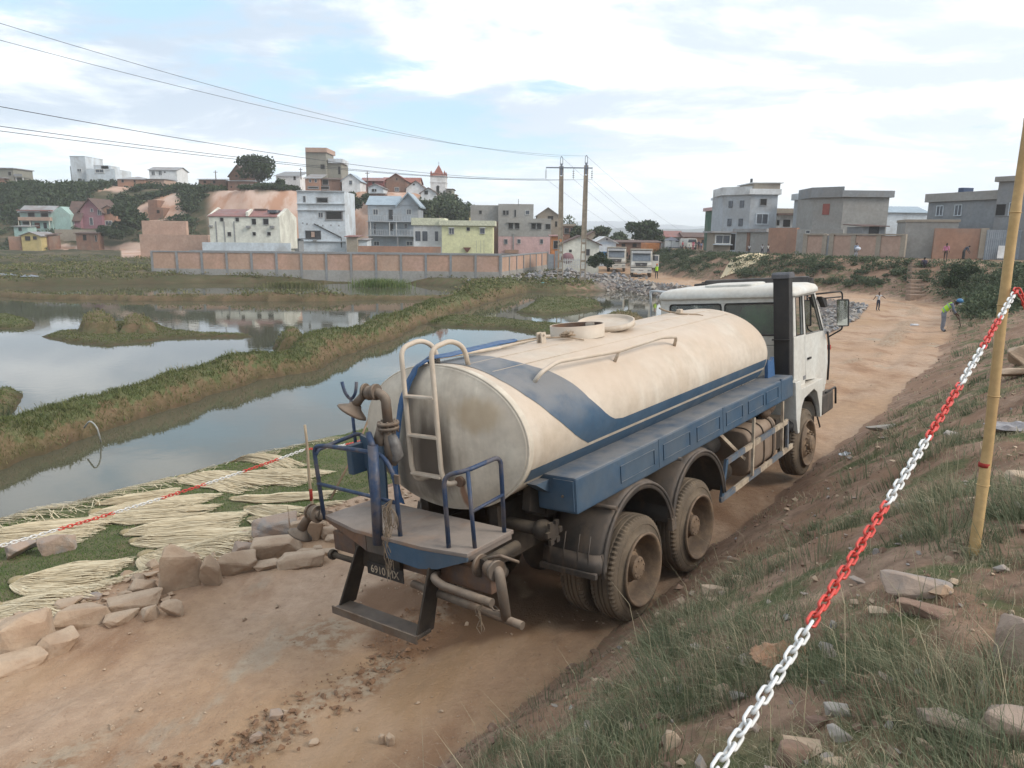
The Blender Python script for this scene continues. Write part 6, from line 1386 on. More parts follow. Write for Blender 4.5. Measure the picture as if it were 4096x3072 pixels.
px_shrubs('cliff_shrub','green shrubs hanging in the cliff gap left of the villa',[(357,203,10,12,163),(366,199,9,10,164),(352,195,8,6,165)],.3,lf_dark,kind=None,dens=3)
px_shrubs('crest_shrub','low shrub line at the cliff edge under the ridge tree',[(268,187,26,7,176),(288,188,22,6,177),(280,183,10,8,177),(246,189,16,5,176)],.3,lf_dark,kind=None,dens=4)
px_shrubs('villa_tree_mass','broad tree mass spilling behind the villa and the yellow house',[(427,213,24,26,160),(440,206,20,18,162),(452,212,24,22,160),(462,218,14,14,160)],.4,lf_mid,kind=None,dens=2.4)
# ------------------------------------------------------------------ stones
def stone_mats(): 
    return dict(tan=mat('stone_tan',(.47,.36,.26),(.38,.28,.20),.9,3.5,.015,12,grime=((.30,.19,.12),.5),dust=(.46,.34,.24),dustamt=.5),
     grey=mat('stone_grey',(.22,.215,.22),(.31,.275,.24),.85,4.5,.02,12,grime=((.34,.23,.16),.7),dust=(.40,.32,.26),dustamt=.3),
     pale=mat('stone_pale',(.40,.36,.32),(.32,.28,.24),.85,5,.004,25), brown=mat('stone_brown',(.26,.17,.12),(.19,.12,.09),.9,5,.005,22),
     blue=mat('stone_bluegrey',(.20,.21,.23),(.29,.28,.27),.85,2,.01,8,grime=((.33,.25,.19),.5)))
SM=stone_mats()
def stone_mesh(seed,dims=(1,1,1),flat=.0,sub=2,rough=.05):
    rs=random.Random(seed); bm=bmesh.new()
    for k in range(16):
        v=Vector((rs.gauss(0,1),rs.gauss(0,1),rs.gauss(0,1))).normalized(); e=.62
        v=Vector([math.copysign(abs(q)**e,q) for q in v])*rs.uniform(.82,1.05); bm.verts.new(v*.5)
    r=bmesh.ops.convex_hull(bm,input=bm.verts); bmesh.ops.delete(bm,geom=[g for g in r['geom_interior'] if isinstance(g,bmesh.types.BMVert)],context='VERTS')
    bmesh.ops.dissolve_limit(bm,angle_limit=.25,verts=bm.verts,edges=bm.edges); bmesh.ops.triangulate(bm,faces=bm.faces)
    if sub:
        bmesh.ops.bevel(bm,geom=[e for e in bm.edges if e.calc_face_angle(0)>.3],offset=.03,segments=1,affect='EDGES'); bmesh.ops.triangulate(bm,faces=bm.faces)
        for _ in range(sub-1): bmesh.ops.subdivide_edges(bm,edges=[e for e in bm.edges if e.calc_length()>.12],cuts=1,use_grid_fill=False); bmesh.ops.triangulate(bm,faces=bm.faces)
        for v in bm.verts:
            p=np.array(v.co)*5+seed; n_=float(fbm(np.array([p[0]+p[2]]),np.array([p[1]-p[2]*.7]),3,seed%50)[0]); v.co*=1+rough*2*n_
    for v in bm.verts: v.co=Vector((v.co.x*dims[0],v.co.y*dims[1],v.co.z*dims[2]))
    me=bpy.data.meshes.new('stone'); bm.to_mesh(me); bm.free(); return me
SK={}
def stone(tf,u0,v0,u1,v1,label,m='tan',seed=None,depth=None,rot=None,name='boulder',sink=.18,group=None):
    ox,oy,s=tf; cx=(ox+(u0+u1)/2*s)/4; yb=(oy+v1*s)/4; yt=(oy+v0*s)/4; wpx=abs(u1-u0)*s/4
    g=GT(cx,yb-(yb-yt)*.12); D=(g-CAM).dot(FW); w=wpx/FPX*D; dep=math.atan2(CAMZ-g.z,math.hypot(g.x,g.y)); 
    hp_=(yb-yt)/FPX*D; d=(depth or .75)*w; hgt=max(.25*w,(hp_-d*math.sin(dep)*.8)/math.cos(dep)) if hp_>0 else .3*w
    hgt=min(hgt*1.15,1.8*w)
    seed=seed if seed is not None else int(u0*7+v0*13)%997
    me=stone_mesh(seed,sub=3 if w>.25 else 2,rough=.07,dims=(w*1.22,d*1.15,hgt*1.28)); me.materials.append(SM[m])
    o=link(name,me); back=Vector((g.x,g.y,0)).normalized()*d*.42; x,y=g.x+back.x,g.y+back.y
    o.location=(x,y,min(g.z,hz_(x,y)+.1)+hgt*.5-hgt*sink); o.rotation_euler=(0,0,-math.atan2(g.x,g.y)+(rot or 0)); return tag(o,label,'rock' if w>.12 else 'stone',group)
TL=(0,1700,.678); TR=(2600,2100,.676); TU=(3000,1000,.7234); TG=(0,2300,.904)
for a in [(950,745,1175,1005,'tall upright tan boulder, the highest in the roadside row','tan',3,.45),
 (1190,780,1300,985,'narrow upright block right beside the tallest boulder','tan',5,.8),(1290,740,1500,905,'rounded tan boulder between the upright block and the big pale block','tan',8,.8),
 (1480,645,1765,812,'big smooth tan block in front of the grey boulder','tan',12,.7),(1495,525,1770,690,'largest grey boulder on top of the roadside pile','grey',14,.7),
 (1725,560,1905,722,'tan boulder half hidden behind the side nozzle','tan',17,.8),(1890,600,1985,682,'wedge stone touching the truck deck corner','tan',19,.9),
 (1925,640,2030,702,'small angular stone under the deck corner','tan',23,.9),(1850,708,1902,752,'fist sized pale stone at the pile foot','tan',25,.9),
 (1900,735,1992,772,'small flat stone at the pile foot','tan',29,.9),(1985,655,2075,730,'cracked brown stone nearest the truck step','brown',31,.9),
 (1500,800,1655,865,'low tan stone under the big smooth block','tan',33,.8),(1650,765,1935,855,'long flat slab lying right of the low stone','tan',35,.5),
 (1755,720,1860,775,'dusty stone wedged above the long flat slab','tan',37,.8),
 (780,898,945,1018,'irregular saddle shaped boulder left of the tallest one','tan',41,.8),(645,1000,945,1112,'broad low boulder below the saddle shaped one','tan',43,.6),
 (340,1040,642,1222,'long squared block lying across the row','tan',47,.6),(325,1025,485,1105,'dusty stone behind the long squared block','tan',49,.8),(480,995,590,1050,'greyish stone half sunk behind the squared block','grey',51,.8),
 (215,1145,345,1255,'dark undercut stone left of the squared block','brown',53,.9),(0,1115,305,1400,'massive leaning tan boulder at the left frame edge','tan',57,.8),
 (200,1218,445,1385,'rounded dusty boulder right of the massive leaning one','tan',59,.8),(-40,1375,245,1480,'wide boulder lowest at the left frame edge','tan',61,.7),
 (-90,1225,45,1295,'small stone cut by the left frame edge','tan',63,.9),(640,1100,825,1195,'flat cracked stone at the inner edge of the row','tan',67,.8),
 (840,1068,955,1165,'wedge stone beside the cracked flat one','tan',69,.8),(950,1040,1085,1155,'dusty rounded stone below the tallest boulder','tan',71,.8),
 (1370,690,1500,772,'dark flat stone lying behind the rounded boulder','grey',73,.7)]:
    stone(TL,*a[:4],a[4],a[5],a[6],a[7])
stone(TL,60,678,232,795,'grey blocky rock lying on the raffia at the left','grey',81,.8); stone(TL,235,652,432,775,'bent grey slab beside the blocky rock on the raffia','grey',83,.4)
for a in [(2035,560,2330,935,'large grey block cut by the right frame edge','grey',101,.8),(1965,1085,2300,1395,'big split grey brown rock at the lower right','grey',103,.8),
 (1400,305,1775,450,'flat slab with a pink top under the bamboo pole','grey',105,.5),(745,1303,965,1460,'dark pyramid rock at the bottom edge','brown',107,.8),
 (1055,1198,1205,1295,'pale chipped stone right of the chain','pale',109,.7),(1035,1055,1175,1155,'pair of crumbling white lumps in the grass','pale',111,.8),
 (1025,1378,1155,1460,'rounded tan stone at the bottom edge','tan',113,.8),(1905,1338,2115,1460,'brown stone in front of the split rock','brown',115,.8),(2110,1385,2290,1460,'stone in the lower right corner','tan',117,.8),
 (1300,485,1395,545,'small tan stone left of the flat slab','tan',119,.8),(1480,498,1800,562,'broken earthy slab below the flat pink one','brown',121,.5),(300,358,500,432,'tan plate shaped stone near the rear wheel','tan',123,.4),
 (1610,1118,1960,1292,'curved grey shell of rock in the grass','grey',125,.5)]:
    stone(TR,*a[:4],a[4],a[5],a[6],a[7])
for a in [(1415,530,1600,655,'rounded pinkish rock right of the bamboo, upper','tan',131,.8),(1395,655,1600,715,'long low rock right of the bamboo, below the rounded one','tan',133,.6),
 (1410,1228,1600,1325,'tan rock at the right frame edge beside the bamboo','tan',135,.8),(650,948,795,1012,'pale broken rock above the white litter','pale',137,.7),(1078,1003,1148,1042,'small cream stone on the slope left of the chain','pale',139,.8),
 (972,1382,1052,1418,'cream pebble lying on red soil','pale',141,.8),(1345,960,1420,1010,'grey stone under the torn plastic','grey',143,.8),(1385,140,1420,175,'light rock high on the right bank','pale',145,.8)]:
    stone(TU,*a[:4],a[4],a[5],a[6],a[7])
for a in [(1190,598,1255,660,'greenish angular stone in the middle of the road','grey',151,.8),(1248,594,1288,632,'little stone touching the greenish one','tan',153,.8),(1108,698,1165,752,'grey stone sunk in the loose earth','grey',155,.8),
 (1676,708,1704,757,'small upright stone on the sandy wheel track','tan',157,.8),(1708,700,1748,770,'flat pinkish stone beside the small upright one','tan',159,.8),(938,824,992,858,'pale grey stone at the bottom edge of the road','pale',161,.8),
 (262,292,300,326,'pale round stone below the roadside row','pale',163,.8),(1366,730,1412,762,'round clod on the gravel ridge','tan',165,.8)]:
    stone(TG,*a[:4],a[4],a[5],a[6],a[7])
x,y,r=polar(420,1.6,14,2,42); h,green,kind,cl,bare,rub,wet,rd,al,hw=terrain(x,y,True); ok=(rd>hw+.3); x,y,h=x[ok],y[ok],h[ok]; n=len(x)
LOOSE=(np.stack([x,y,h],-1),np.clip(rng.lognormal(-3.1,.5,n),.02,.13))
# small broken stones packed between the roadside boulders
# scattered pebbles / clods / rubble as stuff
def low_rock(nv=10,seed=0):
    rs=np.random.default_rng(seed); bm=bmesh.new()
    for k in range(nv):
        v=rs.normal(0,1,3); v/=np.linalg.norm(v); bm.verts.new(Vector(v*.5*rs.uniform(.8,1.1)))
    r=bmesh.ops.convex_hull(bm,input=bm.verts); bmesh.ops.triangulate(bm,faces=bm.faces); bm.verts.index_update()
    V=np.array([v.co[:] for v in bm.verts]); F=np.array([[v.index for v in f.verts] for f in bm.faces]); bm.free(); return V,F
LR=[low_rock(11,s) for s in range(6)]
def scatter(name,P3,size,m,flat=.7,sink=.15):
    Vs=[];Fs=[];b=0; n=len(P3); ty=rng.integers(0,6,n)
    for i in range(n):
        V,F=LR[ty[i]]; a=rng.uniform(0,6.28); c,s=math.cos(a),math.sin(a); sc=size[i]*rng.uniform(.7,1.3,3); sc[2]*=flat
        v=V*sc; v=np.stack([v[:,0]*c-v[:,1]*s,v[:,0]*s+v[:,1]*c,v[:,2]+size[i]*(.5*flat-sink)],-1)+P3[i]; Vs.append(v);Fs.append(F+b);b+=len(V)
    return link(name,npmesh(name,np.concatenate(Vs),np.concatenate(Fs),m,{},False),kind='stuff')
x,y,r=polar(22000,4.5,40,-43,30); h,green,kind,cl,bare,rub,wet,rd,al,hw=terrain(x,y,True)
ridge=np.exp(-((rd-.55-.25*fbm(al*.5,al*0,2,8))/.45)**2)*sstep(fbm(x*.8,y*.8,3,15),-.15,.12)
pr=np.where(np.abs(rd)<hw,.055+.6*ridge+.16*sstep(-rd,hw-.9,hw-.1)+.10*sstep(rd,hw-.8,hw),0); pr=np.where((rd<-hw)&(-rd-hw<.8),.45,pr)
ok=rng.random(len(x))<pr; x,y,h,r=x[ok],y[ok],h[ok],r[ok]; n=len(x); print('pebbles',n)
scatter('road_pebbles',np.stack([x,y,h],-1),np.clip(rng.lognormal(-4.1,.5,n),.008,.09)*(1+r*.02),SM['tan'])
x,y,r=polar(11000,1.3,28,-20,43); h,green,kind,cl,bare,rub,wet,rd,al,hw=terrain(x,y,True); ok=(rd>hw)&(rng.random(len(x))<np.where(bare>.5,.8,.18)); x,y,h,r=x[ok],y[ok],h[ok],r[ok]; n=len(x)
scatter('slope_clods',np.stack([x,y,h],-1),np.clip(rng.lognormal(-4.0,.6,n),.008,.10)*(1+r*.03),SM['brown'])
rs_=[]
for k in range(420):
    t=rng.random(); a_=np.array([[-6.6,5.6],[-5.5,7.1],[-4.6,8.4],[-4.0,9.4],[-3.2,10.3],[-2.4,11.2],[-1.5,12.6]]); q=t*(len(a_)-1); i_=min(int(q),len(a_)-2); p_=a_[i_]*(1-q+i_)+a_[i_+1]*(q-i_); s_=rng.normal(0,.32); rs_.append((p_[0]-.8*s_,p_[1]+.6*s_))
rs_=np.array(rs_); scatter('roadside_rubble',np.stack([rs_[:,0],rs_[:,1],terrain(rs_[:,0],rs_[:,1])],-1),np.clip(rng.lognormal(-2.7,.55,len(rs_)),.02,.22),SM['tan'],.75,.15)
for k_ in (0,1): sel_=np.arange(len(LOOSE[0]))%2==k_; scatter('loose_slope_stones',LOOSE[0][sel_],LOOSE[1][sel_],SM[('tan','grey')[k_]],.65,.12)
# broken ridge of clods between the wheel tracks
k=900; tt=rng.random(k)*(len(PR)-1); ii=np.minimum(tt.astype(int),len(PR)-2); fr_=(tt-ii)[:,None]; pp=PR[ii]*(1-fr_)+PR[ii+1]*fr_+rng.normal(0,.16,(k,2))
zz_=terrain(pp[:,0],pp[:,1])+.02
scatter('ridge_clods',np.concatenate([pp,zz_[:,None]],1),np.clip(rng.lognormal(-3.9,.6,k),.008,.075),mat('clod_brown',(.27,.165,.10),(.20,.12,.075),.95,8),.75,.1)
# rubble shoulder
pts=[]; x,y,r=polar(60000,26,110,2,35); h,green,kind,cl,bare,rub,wet,rd,al,hw=terrain(x,y,True); ok=(rub>.35)&(h>-.1)&(-rd-hw<4.)&(-rd-hw>-.2)&(al>50)&(al<118)
x,y,h=x[ok],y[ok],h[ok]; n=min(len(x),5200); x,y,h=x[:n],y[:n],h[:n]; nearcut=np.where(y<62,.62,1.); print('rubble',n)
half=rng.random(n)<.5
for k_,mm,nm in ((half,'blue','grey_rubble'),(~half,'pale','pale_rubble')): scatter(nm,np.stack([x,y,h],-1)[k_],np.clip(rng.lognormal(-1.35,.45,k_.sum()),.1,.75)*nearcut[k_],SM[mm],.7,.1)
q=P(612,275,86); pts=rng.normal(0,1,(420,2))*np.array([4.2,3.0]); cx,cy=q.x-5.0,88.; bx=cx+pts[:,0]; by=cy+pts[:,1]; bz=np.maximum(terrain(bx,by),.3)+.9*np.exp(-(pts[:,0]/4)**2-(pts[:,1]/2.5)**2)
scatter('rubble_mound',np.stack([bx,by,bz],-1),np.clip(rng.lognormal(-.95,.4,420),.15,.9),SM['blue'],.7,.1)
# ------------------------------------------------------------------ drying raffia bundles
straw=rndmat('raffia',[(0,(.50,.40,.25)),(.45,(.68,.56,.37)),(.8,(.77,.67,.48)),(1,(.62,.60,.40))],trans=.1)
def raffia(u0,v0,u1,v1,wv,label,n=430,green_=0.):
    n=int(n*1.25)
    """head at (u0,v0), tail at (u1,v1) in the reference crop; wv: half width"""
    f=lambda u,v:GT(u*.678/4,(1700+v*.678)/4)
    a=f(u0,v0); b=f(u1,v1); c=f((u0+u1)/2,(v0+v1)/2+wv); c2=f((u0+u1)/2,(v0+v1)/2-wv); hwid=((c-c2).length)/2*.82
    ax=(b-a); L_=ax.length; ax.normalize(); sd_=Vector((-ax.y,ax.x,0))
    K=9; s=rng.uniform(-1,1,n); s=np.sign(s)*np.abs(s)**.9; start=rng.uniform(0,.06,n); end=rng.uniform(.62,1.02,n); ly=rng.uniform(0,1,n)
    V=np.zeros((n,K+1,2,3)); ph=rng.uniform(0,6.28,n); fr=rng.uniform(1.5,4,n); w=rng.uniform(.005,.0095,n)
    for k in range(K+1):
        t=start+(end-start)*k/K; wd=hwid*(.22+.78*np.minimum(1,t*3.2)**.7+.10*t); off=s*wd+np.sin(ph+t*fr*3)*.018+(t>.75)*(t-.75)*rng.normal(0,.35,n)*hwid
        x=a.x+ax.x*L_*t+sd_.x*off; y=a.y+ax.y*L_*t+sd_.y*off
        thick=(.085*np.exp(-(s/.75)**2)*(1-.6*np.clip(t-.5,0,1))+.01)*(.3+.7*np.minimum(1,t*6))
        z=terrain(x,y)+.012+ly*thick+.008*np.sin(ph*2+t*9)
        for q,sg in ((0,-1),(1,1)):
            V[:,k,q,0]=x+sd_.x*w*sg;V[:,k,q,1]=y+sd_.y*w*sg;V[:,k,q,2]=z
    base=np.arange(n)[:,None]*(2*(K+1)); kk=np.arange(K)[None,:]*2; F=np.stack([base+kk,base+kk+2,base+kk+3,base+kk+1],-1).reshape(-1,4)
    R_=np.repeat(np.clip(rng.beta(2.2,2,n)*.85+green_,0,1),2*(K+1))
    R=empty('raffia_bundle',(a.x,a.y,a.z),0,label,'raffia bundle','raffia bundles drying on the grass')
    VV=V.reshape(-1,3)-np.array([a.x,a.y,a.z]); link('strands',npmesh('strands',VV,F,straw,dict(rnd=R_),False),R)
    bo=Vector((ax.x*.03,ax.y*.03,.02)); MB().sphere(bo,.05+hwid*.12,0,10,(1.2,1.0,.5)).build('tied_head',mat('raffia_head',(.42,.33,.20),(.30,.24,.13),.95,30,.004,60),R)
for a in [(95,925,700,880,85,'raffia bundle with a shaggy brown tied head, second from the bottom left',620),(-60,1090,600,1010,75,'lowest raffia bundle touching the roadside boulders',560),(-60,570,520,520,45,'uppermost raffia bundle at the left frame edge',430),
 (-120,670,640,610,70,'wide raffia bundle crossed by the chain under the grey rocks',620),(580,470,1060,400,26,'narrow raffia bundle nearest the water above the long stack',330),(560,520,1210,470,55,'broad raffia bundle in the upper middle of the stack',520),
 (640,560,1250,520,40,'raffia bundle with a curled dark head in the middle stack',430),(740,640,1440,560,50,'long raffia bundle below the curled head one',520),(790,690,1450,640,45,'raffia bundle with a green edge in the middle stack',520),
 (860,770,1480,700,50,'raffia bundle running down to the upright boulder',520),(1215,225,1590,190,22,'topmost raffia bundle with a raised tip beside the water',330),(1240,250,1740,265,22,'raffia bundle directly below the topmost one',360),
 (1370,300,1870,320,40,'wide raffia bundle right of the chain near the bamboo stake',480),(1075,310,1560,375,36,'raffia bundle crossed by the chain above the dark grass gap',430),(1370,440,1960,415,28,'raffia bundle beside the platform rail, upper',400),
 (1460,495,1960,490,26,'raffia bundle beside the platform rail, lower',400),(1480,560,1800,530,18,'raffia bundle tucked behind the large grey boulder',260)]:
    raffia(*a[:5],a[5],a[6])
# raffia drying on the far right bank
def fl_patch(name,pts,Y,m,label,cat):
    ps=[P(*zp_('4',u,v),Y) for u,v in pts]
    mb=MB(); vs=[]
    for p in ps:
        z=hz_(p.x,p.y); vs.append((p.x,p.y,z+.10))
    c=sum((Vector(v) for v in vs),Vector())/len(vs); n=len(vs); mb.add(vs+[(c.x,c.y,c.z+.15)]+[(v[0],v[1],v[2]-.3) for v in vs],[(i,(i+1)%n,n) for i in range(n)]+[(i,i+n+1,(i+1)%n+n+1,(i+1)%n) for i in range(n)]); return mb.build(name,m,label=label,category=None) if False else tag(mb.build(name,m),label,cat)
for k,(x0,x1) in enumerate(((355,430),(400,500),(450,545))):
    p=P(*zp_('4',(x0+x1)/2,585),80); n=260; 
    a=P(*zp_('4',x0,600),79); b=P(*zp_('4',x1,575),84); s=rng.uniform(-1,1,n); t0=rng.uniform(0,.2,n); t1=rng.uniform(.7,1,n); V=[]
    for t in (t0,(t0+t1)/2,t1):
        X_=a.x+(b.x-a.x)*t+s*.9; Y_=a.y+(b.y-a.y)*t-s*.6
        for q in (-.03,.03): V.append(np.stack([X_+q,Y_,terrain(X_,Y_)+.08+.18*np.exp(-s*s*3)*rng.uniform(.5,1,n)],-1))
    V=np.stack(V,1).reshape(-1,3); i=np.arange(n)*6; F=np.concatenate([np.stack([i,i+1,i+3,i+2],-1),np.stack([i+2,i+3,i+5,i+4],-1)])
    tag(link('raffia_heap',npmesh('raffia_heap',V,F,straw,dict(rnd=np.repeat(rng.beta(2,2,n),6)),False)),('left pale raffia heap drying on the far bank behind the cab','middle pale raffia heap drying on the far bank behind the cab','right pale raffia heap drying on the far bank behind the cab')[k],'raffia heap','raffia heaps on the far bank')
print('05 done')
# ------------------------------------------------------------------ power poles and wires
conc=mat('pole_concrete',(.36,.30,.23),(.28,.23,.18),.9,3,grime=((.18,.15,.12),.4)); gal=mat('galvanised',(.16,.18,.22),(.22,.24,.28),.5,5,metal=.5)
wirem=mat('wire_grey',(.10,.105,.12)); insm=mat('insulator',(.10,.075,.07),rough=.3)
POLES=[]
for k,(xb,yb,xt,yt) in enumerate(((560,280.2,561.6,157),(582.4,280.2,586.6,156))):
    b=P(xb,yb,81); t_=P(xt,yt,81); R=empty('utility_pole',(b.x,b.y,b.z-.5),0,'left concrete ladder type power pole of the pair' if k==0 else 'right concrete ladder type power pole of the pair','power pole','twin power poles')
    H=t_.z-b.z+.5; lean=Vector((t_.x-b.x,0,H)); n=15
    def at(z): return Vector((lean.x*z/H,0,z))
    wd=lambda z:.27-.11*z/H
    for s_ in (-1,1):
        mb=MB(); 
        for j in range(6):
            z0,z1=H*.93*j/6,H*.93*(j+1)/6; a,c=at(z0),at(z1); vs=[]
            for p,w in ((a,wd(z0)),(c,wd(z1))): vs+=[(p.x+s_*w-.05,-.12,p.z),(p.x+s_*w+.05,-.12,p.z),(p.x+s_*w+.05,.12,p.z),(p.x+s_*w-.05,.12,p.z)]
            mb.add(vs,[(0,1,5,4),(1,2,6,5),(2,3,7,6),(3,0,4,7)])
        mb.build('pole_leg',conc,R)
    for j in range(12):
        z=H*(.05+.07*j); w=wd(z); 
        if j<5 or j%1==0:
            hh=.12 if j<5 else .47; p=at(z); MB().bb(p.x-w,p.x+w,-.07,.07,z-hh,z+hh).build('web_panel',conc,R)
    p=at(H*.93); MB().bb(p.x-.11,p.x+.11,-.11,.11,H*.86,H*.95).build('cap_sleeve',gal,R)
    p0=H*.95; MB().tube(fillet([(p.x-.13,0,p0-.1),(p.x-.13,0,H*.99),(p.x,0,H+.12),(p.x+.13,0,H*.99),(p.x+.13,0,p0-.1)],.15),.035,6,).build('loop_head',gal,R)
    POLES.append((R,b,lean,H))
(R0,b0,l0,H0),(R1,b1,l1,H1)=POLES
za=P(574,168,81).z; xl=P(546,168,81).x; xr=P(592.5,168,81).x
R=empty('crossarm',(b0.x,b0.y,0),0,'thin steel crossarm joining the twin poles with three hanging insulators','crossarm')
MB().bb(xl-b0.x,xr-b0.x,-.2,-.12,za-.06,za+.06).build('beam',gal,R)
ATT=[]
for px_ in (546,562.5+11,592):
    x_=P(px_,168,81).x; mb=MB().cyl((x_-b0.x,-.16,za-.06),(x_-b0.x,-.16,za-1.15),.02,6)
    for q in range(4): mb.lathe([(.0001,.04),(.11,.0),(.11,-.03),(.0001,-.03)],(x_-b0.x,-.16,za-.35-.2*q),'z',10,0,False)
    mb.build('insulator_string',insm,R); ATT.append(Vector((x_,b0.y-.16,za-1.15)))
T0=Vector((b0.x+l0.x,b0.y,b0.z-.5+H0)); T1=Vector((b1.x+l1.x,b1.y,b1.z-.5+H1))
def wire(a,b,sag,r,label):
    n=30; pts=[a.lerp(b,i/n)+Vector((0,0,-sag*4*(i/n)*(1-i/n))) for i in range(n+1)]
    o=MB().tube(pts,r,5,cap=False).build('power_line',wirem); tag(o,label,'power line','overhead power lines')
def far_left(px,py,Y): return P(px,py,Y)
wire(T0,far_left(-30,14,30),1.0,.011,'topmost power line running to the upper left from the left pole head')
wire(T1,far_left(-30,32,31),1.1,.011,'second power line from the top running to the right pole head')
wire(ATT[0],far_left(-30,101,27),.75,.014,'power line to the left insulator, third from the top at the frame edge')
wire(ATT[1],far_left(-30,122,28.5),.72,.014,'power line to the middle insulator, upper of the close pair')
wire(ATT[2],far_left(-30,127,30),.75,.014,'power line to the right insulator, lower of the close pair')
for k,(a,e,l_) in enumerate(((T0,(705,236),'thin line leaving the left pole head towards the far hills'),(T1,(735,236),'thin line leaving the right pole head towards the far hills'),(ATT[0],(690,238),'line falling right from the left insulator into the distance'),(ATT[1],(700,238),'line falling right from the middle insulator into the distance'),(ATT[2],(712,238),'line falling right from the right insulator into the distance'))):
    wire(a,P(*e,330),5.5,.012,l_)
# ------------------------------------------------------------------ bamboo stakes and chains
bam=mat('bamboo',(.50,.34,.16),(.42,.28,.12),.5,4,.0,grime=((.25,.15,.07),.35),streak=((.33,.20,.08),.5)); redtape=mat('red_tape',(.35,.04,.03))
crd=mat('chain_red',(.62,.055,.035),(.52,.05,.035),.35,12,spec=.5); cwh=mat('chain_white',(.72,.72,.70),(.62,.61,.58),.35,12,spec=.5)
b=GT(973,556); Dp=(b-CAM).dot(FW)
tp_=CAM+ray(1024.5,150)*(Dp*.955); R=empty('bamboo_post',(b.x,b.y,b.z-.1),0,'yellow bamboo post planted in the slope, holding the red and white chain','post')
d=(tp_-b); tp_=tp_+d*.12; d=tp_-b
pts=[];rr=[]
for k in range(41):
    t=k/40; p=Vector((0,0,.1))*0+d*t; wob=.008*math.sin(t*7); node=(k%8==0); pts.append((p.x+wob,p.y,p.z)); rr.append(.030*(1-.18*t)*(1.09 if node else 1.))
MB().tube(pts,rr,14).build('stem',bam,R)
for k in range(1,5): MB().tube([Vector(pts[k*8])+Vector((.0335*math.cos(a*.5236),.0335*math.sin(a*.5236),0))*(1-.18*k/5) for a in range(12)],.0035,5,closed=True).build('node_ring',bam,R)
pr=d*.245; MB().cyl((pr.x,pr.y,pr.z-.012),(pr.x,pr.y,pr.z+.012),.0305,14).build('red_band',redtape,R)
A_=CAM+ray(1016.5,289)*(Dp*.965); Bq=CAM+ray(700,795)*1.62
def link_mesh(r=.0043,L_=.031,w=.0115,m=None):
    pts=[]
    for i in range(7): a=math.pi*(-.5+i/6); pts.append((L_/2+w*math.cos(a)*.95,w*math.sin(a),0))
    for i in range(7): a=math.pi*(.5+i/6); pts.append((-L_/2+w*math.cos(a)*.95,w*math.sin(a),0))
    return MB().tube(pts,r,8,closed=True).mesh('link',m)
LM={}
def chain(a,b,sag,seg_links,label,pitch=.0415,big=1.,real=True,phase=0,name='barrier_chain',grp=None,fr=None):
    r=.0046*big; Lk=(pitch-.012*big)*1.0
    key=(pitch,big)
    if key not in LM: LM[key]=(link_mesh(r,pitch-2*r+.002-.0105*big*.2,.0125*big,crd),link_mesh(r,pitch-2*r+.002-.0105*big*.2,.0125*big,cwh))
    f=lambda t:a.lerp(b,t)+Vector((0,0,-sag*4*t*(1-t)))
    pts=[f(i/400) for i in range(401)]; s=[0]
    for i in range(400): s.append(s[-1]+(pts[i+1]-pts[i]).length)
    n=int(s[-1]/pitch); R=empty(name,a,0,label,'chain',grp); ts=[np.interp((i+.5)*pitch,s,np.linspace(0,1,401)) for i in range(n)]
    VR={0:[],1:[]}
    for i,t in enumerate(ts):
        p=f(t); d=(f(min(1,t+.002))-f(max(0,t-.002))).normalized(); up=Vector((0,0,1)); sd=d.cross(up).normalized(); u2=sd.cross(d)
        q=math.pi/2*(i%2)+math.pi/4*.9+.25*math.sin(i*.9); y=sd*math.cos(q)+u2*math.sin(q); z=d.cross(y)
        M_=Matrix(((d.x,y.x,z.x,p.x-a.x),(d.y,y.y,z.y,p.y-a.y),(d.z,y.z,z.z,p.z-a.z),(0,0,0,1)))
        c=((i+phase)//seg_links)%2 if fr is None else int(np.searchsorted(fr,(i+.5)/n))%2
        if real and i<300:
            o=link('link',LM[key][c],R); o.matrix_local=M_
        else: VR[c].append(M_)
    for c in (0,1):
        if VR[c]:
            src=LM[key][c]; V0=[v.co.copy() for v in src.vertices]; F0=[tuple(p.vertices) for p in src.polygons]; mb=MB()
            for M_ in VR[c]: mb.add([M_@v for v in V0],F0,0,True)
            mb.build('links',(crd,cwh)[c],R,kind='stuff')
    return R
chain(A_,Bq,.035,10,'near red and white plastic chain running from the bamboo post to the bottom edge',fr=[.022,.117,.238,.356,.502,.642,.83])
C_=A_+Vector((.9,-.35,-1.0)); chain(A_+Vector((.01,0,0)),C_,.22,10,'short red and white chain hanging right of the bamboo post',phase=3)
# far chain, left stake
s0=GT(313,512); st=P(305,425,s0.y); R=empty('bamboo_stake',(s0.x,s0.y,s0.z-.2),0,'thin pale bamboo stake with a red band behind the side nozzle','stake')
d=Vector((st.x-s0.x,0,st.z-s0.z+.2)); MB().tube([(d.x*k/10+.006*math.sin(k),0,d.z*k/10) for k in range(11)],[.026-.0005*k for k in range(11)],8).build('stem',mat('bamboo_pale',(.40,.32,.22),(.33,.26,.18),.8,6),R)
MB().cyl((d.x*.24,0,d.z*.24),(d.x*.36,0,d.z*.36),.0275,8).build('red_band',redtape,R)
S1=Vector((s0.x+d.x*.82,s0.y,s0.z+d.z*.80)); e0=CAM+ray(-25,553)*7.6; e1=P(400,424,14.6)
p305=P(306,449,s0.y)
chain(e0,p305,.05,13,'long thin red and white chain crossing the raffia field on the left',pitch=.05,big=1.25,real=False,phase=9)
chain(p305,e1,.12,13,'thin red and white chain behind the deck rails running to the canal bank',pitch=.05,big=1.25,real=False,phase=0)
